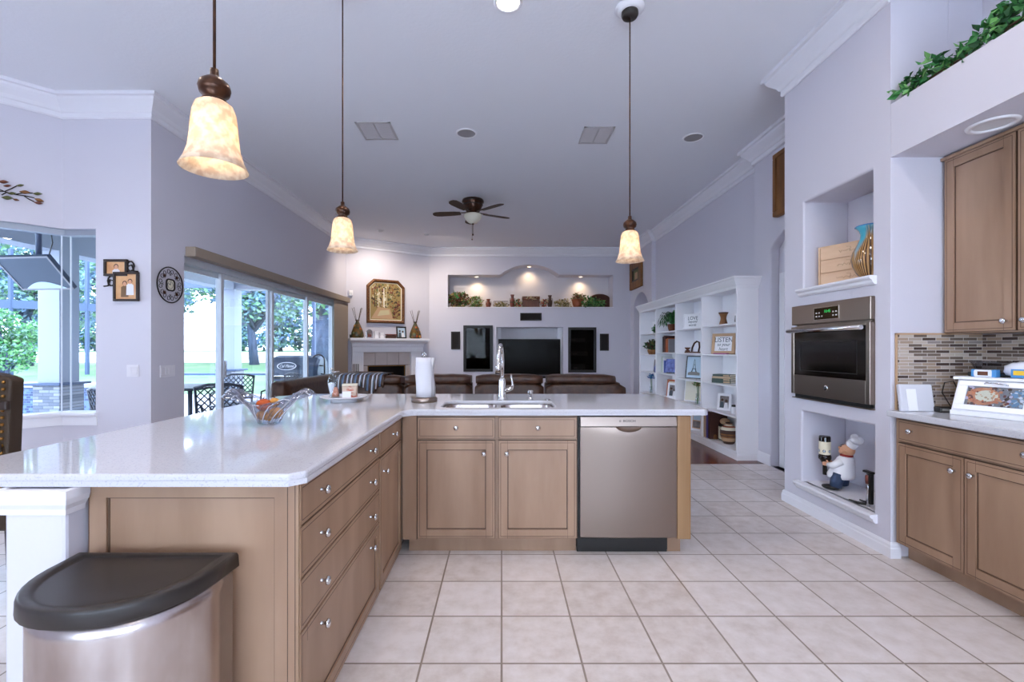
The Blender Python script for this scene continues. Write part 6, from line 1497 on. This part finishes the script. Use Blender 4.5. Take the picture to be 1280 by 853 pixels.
mb = MB('bag_clear'); mb.M = M @ Matrix.Translation((0, 0, .2185)); mb.box(.06, .165, .075, .12, 0, .042); mb.build('wrap', t, .008); mb = MB('bag_blue'); mb.M = M @ Matrix.Translation((0, 0, .2185)); mb.box(.059, .075, .0745, .1205, .001, .043); mb.build('end_band', t, .004); mb = MB('bag_blue'); mb.M = M @ Matrix.Translation((0, 0, .2185)); mb.box(.145, .166, .0745, .1205, .001, .043); mb.build('end_band', t, .004); mb = MB('chest'); mb.M = M @ Matrix.Translation((0, 0, .2185)); mb.box(.088, .132, .074, .0749, .01, .032); mb.build('picture', t)
t = thing('bread_bag', 'crumpled clear plastic bag with bread at the right on the bread box', 'bag', M @ Vector((.27, .14, .2185)))
mb = MB('bag_clear'); mb.M = M @ Matrix.Translation((0, 0, .2185)); r_ = random.Random(6); L = []
for i in range(11):
    u = i/10; x = .185 + .17*u; s_ = math.sin(math.pi*min(1, max(0, .12 + .80*u)))**.5; lp = []
    for j in range(16):
        a = 2*math.pi*j/16; rr = 1 + r_.uniform(-.10, .10)
        lp.append((x + r_.uniform(-.004, .004), .14 + .062*s_*rr*math.cos(a), max(.001, .045 + .047*s_*rr*math.sin(a))))
    L.append(lp)
mb.loft(L); mb.build('wrap', t); mb = MB('bag_yellow'); mb.M = M @ Matrix.Translation((0, 0, .2185)); mb.box(.235, .30, .070, .0725, .018, .042); mb.use('bag_blue'); mb.box(.225, .31, .0722, .0740, .004, .050); mb.build('printed_band', t)

# ivy along the plant ledge
t = thing('ivy_garland', 'green silk ivy garland lying along the high plant ledge on the right', 'plant', (2.5, 2.2, 2.82))
mb = MB('leaf_dark'); r_ = random.Random(12)
for y, n, rx, ry, rz, zc in ((2.74, 55, .05, .09, .07, .05), (2.62, 45, .05, .08, .08, .06), (2.50, 30, .05, .07, .05, .04), (2.42, 30, .05, .06, .06, .05), (2.30, 55, .06, .08, .10, .07), (2.20, 60, .06, .09, .12, .09), (2.08, 60, .06, .09, .08, .06), (1.96, 60, .06, .09, .10, .07), (1.80, 80, .06, .1, .10, .07), (1.6, 60, .06, .12, .09, .06), (1.4, 60, .06, .12, .09, .06)):
    leaves(mb, (2.475, y, 2.825 + zc), (rx, ry, rz), int(n*1.7), .054, r_, ['leaf_dark', 'leaf_dark', 'leaf_mid', 'leaf_mid', 'leaf_light'], .1, .2, 2.823)
mb.build('leaves', t, recalc=False)
mb = MB('leaf_brown'); mb.tube([(2.46 + .02*math.sin(i*1.3), 2.80 - i*.075, 2.835 + .02*abs(math.sin(i*.9))) for i in range(20)], .006, 6); mb.build('vine_stem', t)
# ================================================================== OUTDOORS
GZ = -.12
mb = MB('patio'); mb.box(-9.5, -3.47, -4, 14.2, GZ - .1, GZ); o = mb.build('floor'); struct(o)
mb = MB('patio'); mb.box(-24, -9.5, -4, 7.6, GZ - .1, GZ); mb.box(-11.5, -9.5, 7.6, 11.6, GZ - .1, GZ); mb.box(-24, -9.5, 11.6, 14.2, GZ - .1, GZ); struct(mb.build('floor'))
mb = MB('water'); mb.box(-24, -11.5, 7.6, 11.6, GZ - .12, GZ - .06); o = mb.build('pool_water'); tag(o, 'pale blue pool water outside the nook window', 'water', kind='stuff')
def ground(name, m, x0, x1, y0, y1, z0, z1, lb, cat):
    mb = MB(m); n = 8
    mb.loft([[(x0, y0 + (y1 - y0)*i/n, z0 + (z1 - z0)*i/n), (x1, y0 + (y1 - y0)*i/n, z0 + (z1 - z0)*i/n), (x1, y0 + (y1 - y0)*i/n, z0 + (z1 - z0)*i/n - .3), (x0, y0 + (y1 - y0)*i/n, z0 + (z1 - z0)*i/n - .3)] for i in range(n + 1)], sm=False)
    o = mb.build(name); return o
o = ground('lawn', 'grass', -70, 14, 14.2, 29, GZ, .42, '', ''); o['kind'] = 'structure'
o = ground('sunlit_strip', 'sunlit_pale', -110, 24, 29, 44, .42, .95, '', ''); o['kind'] = 'structure'  # sunlit band of ground, its brightness painted as a pale colour
o = ground('far_lawn', 'grass', -160, 60, 44, 90, .95, 1.1, '', ''); o['kind'] = 'structure'
o = ground('side_lawn', 'grass', -80, -24, -4, 14.2, GZ, GZ, '', ''); o['kind'] = 'structure'
# lanai roof, beams and columns
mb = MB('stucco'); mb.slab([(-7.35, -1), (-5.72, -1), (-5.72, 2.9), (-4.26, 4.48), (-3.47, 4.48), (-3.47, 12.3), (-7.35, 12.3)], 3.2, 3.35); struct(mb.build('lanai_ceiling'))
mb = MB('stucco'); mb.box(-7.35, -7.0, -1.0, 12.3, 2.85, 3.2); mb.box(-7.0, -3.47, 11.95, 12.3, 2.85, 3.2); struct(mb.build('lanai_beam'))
def column(x, y, lb):
    t = thing('porch_column', lb, 'column', (x, y, GZ))
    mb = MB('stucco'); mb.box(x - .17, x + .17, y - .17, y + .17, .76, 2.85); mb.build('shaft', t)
    mb = MB('stone_x'); mb.box(x - .21, x + .21, y - .21, y + .21, GZ, .72); mb.build('stone_base', t)
    mb = MB('cage'); mb.box(x - .28, x + .28, y - .28, y + .28, .72, .76); mb.build('cap_slab', t, .01)
column(-7.15, 7.38, 'white porch column on a stone base seen through the nook window')
column(-7.15, 12.1, 'white porch column on a stone base seen through the sliding doors')
column(-7.15, 2.2, 'white porch column on a stone base hidden behind the left wall')
# pool cage
t = thing('pool_cage', 'dark blue gray screen cage framing beyond the lawn edge seen through the sliding doors', 'screen frame', (-6.8, 14, GZ))
mb = MB('cage'); mb.box(-10.6, -3.0, 13.96, 14.04, 3.16, 3.36); mb.build('rail', t); mb = MB('cage'); mb.box(-10.6, -3.0, 13.97, 14.03, .48, .54); mb.build('chair_rail', t)
for x in (-10.55, -8.1, -5.75, -3.2): mb = MB('cage'); mb.box(x - .04, x + .04, 13.96, 14.04, GZ, 4.4); mb.build('post', t)
for a, b in (((-7.3, 4.4), (-6.5, 3.3)), ((-5.1, 4.6), (-4.3, 3.3))):
    mb = MB('cage'); mb.prism([(a[0] - .07, a[1]), (a[0] + .07, a[1]), (b[0] + .07, b[1]), (b[0] - .07, b[1])], 13.97, 14.03); mb.build('brace', t)
t = thing('pool_cage', 'dark blue gray screen cage framing beyond the pool seen through the nook window', 'screen frame', (-19.5, 20, GZ))
mb = MB('cage'); A, B = Vector((-22.5, 17.7, 0)), Vector((-17.0, 22.4, 0))
def rail(A, B, z0, z1): 
    d = (B - A).normalized(); n_ = Vector((d.y, -d.x, 0))*.05; mb.loft([[p + n_ + Vector((0, 0, z0)), p - n_ + Vector((0, 0, z0)), p - n_ + Vector((0, 0, z1)), p + n_ + Vector((0, 0, z1))] for p in (A, B)], sm=False)
rail(A, B, 3.0, 3.35); mb.build('rail', t)
for f_ in (0, .33, .66, 1): p = A.lerp(B, f_); MB('cage').box(p.x - .06, p.x + .06, p.y - .06, p.y + .06, GZ, 5.5).build('post', t)
mb = MB('cage'); rail(A, A.lerp(B, .35), 5.3, 5.45) if False else None
mb.tube([A + Vector((0, 0, 3.3)), A.lerp(B, .4) + Vector((0, 0, 5.2))], .09, 6); mb.tube([B + Vector((0, 0, 3.3)), B.lerp(A, .3) + Vector((0, 0, 5.0))], .09, 6); mb.build('brace', t)
mb = MB('spa_tile'); mb.box(-12.6, -8.0, 9.6, 10.0, GZ, .48); w_ = thing('spa_wall', 'blue tiled raised spa wall with white coping outside the nook window', 'garden wall', (-10.3, 9.8, GZ)); mb.build('tiled_wall', w_); MB('stucco').box(-12.7, -7.95, 9.52, 10.08, .48, .56).build('coping', w_, .01)
# outdoor television
t = thing('outdoor_television', 'flat television on a ceiling pole tilted down on the porch outside the nook window', 'television', (-5.2, 5.2, 3.2))
c = at(45, 341, 5.2); M = Matrix.Translation(c) @ Matrix.Rotation(R(14), 4, 'Z') @ Matrix.Rotation(R(-38), 4, 'X')
M = Matrix.Translation(c) @ Matrix(((1, .0, -.31, 0), (0, 1, 0, 0), (0, 0, 1, 0), (0, 0, 0, 1))) if False else Matrix.Translation(c) @ Matrix.Rotation(R(-6), 4, 'Z') @ Matrix.Rotation(R(42), 4, 'X')
mb = MB('grill_cover'); mb.M = M; mb.box(-.34, .34, -.02, .03, -.22, .22); mb.build('housing', t, .01)
mb = MB('book_gray'); mb.M = M; ring(mb, -.34, .34, -.22, .22, .02, -.026, -.02); mb.build('bezel', t)
mb = MB('sky_print'); mb.M = M; mb.prism([(-.28, -.21)] + [(-.28 + .56*i/12, -.21 + .10*math.sin(math.pi*i/12)) for i in range(13)], -.024, -.021); mb.build('arch_panel', t)  # pale arched panel along the lower front
top = at(44, 292, 5.25); mb = MB('cage'); mb.tube([Vector((c.x, c.y + .03, 3.2)), Vector((c.x + .0, c.y + .03, c.z + .05))], .028, 8); mb.build('pole', t)
mb = MB('black'); mb.tube([Vector((c.x + .05, c.y + .05, c.z + .05)), Vector((c.x + .14, c.y + .05, c.z + .35)), Vector((c.x + .10, c.y + .05, c.z + .62)), Vector((c.x + .02, c.y + .05, 3.15))], .006, 6); mb.build('cable', t)
# outdoor kitchen and grill
t = thing('outdoor_kitchen', 'stone faced outdoor kitchen counter outside the sliding doors', 'counter', (-4.2, 9.9, GZ))
mb = MB('stone_x'); mb.box(-4.75, -3.55, 9.6, 10.4, GZ, .62); mb.build('base', t); mb = MB('grill_cover'); mb.box(-4.85, -3.5, 9.52, 10.45, .62, .67); mb.build('worktop', t, .006)
mb = MB('black'); mb.box(-3.70, -3.66, 9.585, 9.6, .3, .5); mb.build('door_handle', t)
t = thing('gas_grill', 'built in gas grill with a rounded gray hood on the outdoor kitchen', 'grill', (-4.35, 9.9, .67))
mb = MB('grill_cover'); L = []
for x, e in ((-4.98, .12), (-4.90, .02), (-4.86, 0), (-3.98, 0), (-3.94, .02), (-3.90, .10)):
    L.append([(x, 9.62 + e*.5 + y*(1 - e), .672 + z*(1 - e*1.2)) for y, z in ((0, 0), (0, .18), (.06, .33), (.18, .44), (.34, .48), (.5, .46), (.62, .36), (.66, 0))])
mb.loft(L, sm=False); h = mb.build('hood', t)
mb = MB('chrome'); mb.tube([(-4.8, 9.59, .72), (-4.05, 9.59, .72)], .014, 8); mb.build('handle', t)
MB('black').box(-4.84, -3.96, 9.575, 9.615, .672, .70).build('control_panel', t)
mb = MB('white_paint'); mb.M = Matrix.Translation((-4.52, 9.612, .93)) @ Matrix.Rotation(R(-16), 4, 'X')
n = 28; mb.loft([[(.205*s_*math.cos(2*math.pi*i/n), y_, .085*s_*math.sin(2*math.pi*i/n)) for i in range(n)] for s_, y_ in ((1, 0), (1, -.012), (.90, -.012), (.90, 0))], False, False); bd = mb.build('badge_ring', h)
text('badge_lettering', 'Cal Flame', .085, Matrix.Translation((-4.52, 9.602, .93)) @ Matrix.Rotation(R(-16), 4, 'X'), 'white_paint', h, .003, .3, .9)
t = thing('outdoor_faucet', 'black arched faucet at the right end of the outdoor kitchen', 'faucet', (-3.75, 9.8, .67))
P = [(-3.80, 9.8, .67), (-3.80, 9.8, 1.05)] + [(-3.93 + .13*math.cos(math.pi*i/8), 9.8, 1.05 + .12*math.sin(math.pi*i/8)) for i in range(1, 9)] + [(-4.06, 9.8, .80)]
mb = MB('iron'); mb.tube(P, .016, 8); mb.build('spout', t); mb = MB('iron'); mb.tube([(-4.03, 9.8, .95), (-3.82, 9.8, .93)], .014, 8); mb.tube([(-3.80, 9.8, .75), (-3.88, 9.8, .76)], .012, 8); mb.build('handle', t)
# patio dining set
def lattice(mb, x0, x1, z0, z1, y, k=6, r=.009):
    w, h = x1 - x0, z1 - z0
    for i in range(-k, k + 1):
        for sgn in (1, -1):
            a = (x0 + w*i/k if sgn > 0 else x1 - w*i/k); b = a + sgn*h*.9
            p0, p1 = Vector((a, y, z0)), Vector((b, y, z1)); d = p1 - p0
            t0, t1 = 0., 1.
            for lo, hi in ((x0, x1),):
                ta, tb = (lo - p0.x)/d.x, (hi - p0.x)/d.x
                if ta > tb: ta, tb = tb, ta
                t0, t1 = max(t0, ta), min(t1, tb)
            if t1 - t0 > .05: mb.tube([p0 + d*t0, p0 + d*t1], r, 5, False)
def patio_chair(x, y, rz, lb):
    t = thing('patio_chair', lb, 'chair', (0, 0, 0), 'lattice back chairs around the patio table')
    for s_ in (-1, 1):
        mb = MB('patio_metal'); mb.tube([(s_*.24, .02, .0), (s_*.235, .0, .42)], .018, 8); mb.build('leg', t)
        mb = MB('patio_metal'); mb.tube([(s_*.24, .48, .0), (s_*.235, .46, .42)], .018, 8); mb.build('leg', t)
        mb = MB('patio_metal'); mb.tube([(s_*.25, .46, .42), (s_*.27, .53, .92)], .017, 8); mb.build('back_post', t)
        mb = MB('patio_metal'); mb.tube([(s_*.26, .48, .64), (s_*.29, .22, .66), (s_*.27, .05, .62), (s_*.245, .02, .44)], .016, 8); mb.build('arm', t)
    mb = MB('patio_metal'); mb.box(-.25, .25, .0, .48, .41, .435); mb.build('seat', t, .008)
    mb = MB('patio_metal'); mb.tube([(-.27, .53, .91), (-.12, .535, .945), (.12, .535, .945), (.27, .53, .91)], .018, 8); mb.tube([(-.25, .475, .52), (.25, .475, .52)], .014, 8); mb.M = Matrix.Translation((0, .478, .52)) @ Matrix.Rotation(R(-8), 4, 'X'); lattice(mb, -.25, .25, 0, .40, 0); mb.build('lattice_back', t)
    t.location = (x, y, GZ); t.rotation_euler.z = R(rz)
patio_chair(-3.98, 6.55, 205, 'lattice back patio chair nearest the sliding doors, back to the glass')
patio_chair(-4.75, 7.85, 8, 'lattice back patio chair on the far side of the patio table')
patio_chair(-4.25, 8.3, -30, 'lattice back patio chair at the right far corner beside the grill')
patio_chair(-4.55, 5.9, 150, 'lattice back patio chair at the near left side of the patio table')
t = thing('patio_table', 'dark cast metal patio table outside the sliding doors', 'table', (-4.95, 6.95, GZ))
mb = MB('patio_metal'); mb.loft([[(x, y, z) for x, y in rrect(-5.55, -4.35, 6.45, 7.4, .12)] for z in (.70, .735)]); mb.build('tabletop', t)
for x, y in ((-5.4, 6.6), (-4.5, 6.6), (-5.4, 7.25), (-4.5, 7.25)): mb = MB('patio_metal'); mb.tube([(x, y, GZ), (x, y, .70)], .03, 8); mb.build('leg', t)
mb = MB('clear'); mb.lathe([(.05, .737), (.055, .74), (.01, .76), (.01, .80), (.06, .86), (.07, .90), (.066, .90), (.055, .86)], (-4.75, 6.7, 0), 16); o = mb.build('wine_glass'); tag(o, 'stemmed glass standing on the patio table', 'glass')
# trees and shrubs
def tree(x, y, gz, h, r, n, lb, seed, cat='tree', leafm=('tree_leaf', 'tree_leaf2', 'tree_leaf3', 'tree_leaf4'), size=.42, trunk=.22, name='oak_tree', low=.34):
    t = thing(name, lb, cat, (x, y, gz)); r_ = random.Random(seed)
    mb = MB('bark')
    mb.tube([(x, y, gz - .1), (x + r_.uniform(-.2, .2), y, gz + h*.25), (x + r_.uniform(-.5, .5), y, gz + h*.6), (x + r_.uniform(-.5, .5), y, gz + h*.85)], [trunk*1.3, trunk, trunk*.7, trunk*.3], 8)
    for i in range(6):
        a = r_.uniform(0, 6.28); z0 = gz + h*r_.uniform(.22, .5); l = r*r_.uniform(.5, .9)
        mb.tube([(x, y, z0), (x + l*.5*math.cos(a), y + l*.5*math.sin(a), z0 + h*.14), (x + l*math.cos(a), y + l*math.sin(a), z0 + h*r_.uniform(.2, .35))], [trunk*.55, trunk*.4, trunk*.15], 6)
    mb.build('trunk', t)
    mb = MB(leafm[0])
    for i in range(14):
        a = r_.uniform(0, 6.28); q = r_.uniform(.1, .75)*r; s_ = r*r_.uniform(.30, .5)
        leaves(mb, (x + q*math.cos(a), y + q*math.sin(a), gz + h*r_.uniform(low, .95)), (s_, s_, s_*.62), n//9, size*.8, r_, list(leafm), .25, .1)
    mb.build('foliage', t, recalc=False)
tree(-14.6, 27, .35, 8.0, 3.2, 2600, 'spreading oak seen through the first sliding door panel', 31)
tree(-19.5, 33, .6, 9.0, 4.2, 3400, 'oak standing farther left behind the first sliding door panel', 32)
tree(-12.2, 32, .45, 9.0, 3.6, 2600, 'oak with a forked trunk seen through the second sliding door panel', 33)
tree(-8.6, 22, .25, 9.0, 2.7, 2600, 'big oak with a thick leaning trunk seen above the grill', 34, trunk=.50)
tree(-8.2, 34, .6, 9.0, 3.6, 3000, 'distant oak seen through the last sliding door panel', 35)
tree(-27, 26, .3, 9.5, 4.2, 3600, 'tall pale oak beyond the pool in the left window pane', 36)
tree(-20.5, 25, .3, 9.0, 2.8, 2600, 'pale oak beyond the pool right of the porch column', 37)
tree(-35, 27, .3, 9.5, 4.5, 3000, 'far oak at the left edge of the nook window', 38)
tree(-14.3, 13.2, GZ, 2.6, 1.15, 2400, 'rounded green shrub tree beside the pool in the nook window', 39, 'shrub', ('leaf_mid', 'leaf_light', 'tree_leaf4', 'tree_leaf'), .16, .07, 'garden_shrub')
# wood line far beyond the lawn
names = ['first', 'second', 'third', 'fourth', 'fifth', 'sixth', 'seventh', 'eighth', 'ninth', 'tenth', 'eleventh', 'twelfth']
protos = []
for k in range(12):
    lb = 'distant pale tree in the wood line beyond the lawn, %s from the left' % names[k]; x, y = -86 + k*7.6, 50 + (k*7 % 5)*2.0
    if k < 3: tree(x, y, 1.0, 10.5, 4.6, 2800, lb, 60 + k, size=.7, low=.10); protos.append(bpy.data.objects[[o.name for o in COL.objects if o.get('label') == lb][0]])
    else:
        o = dup(protos[k % 3]); o.location = (x, y, 1.0); o['label'] = lb
bpy.context.view_layer.update()
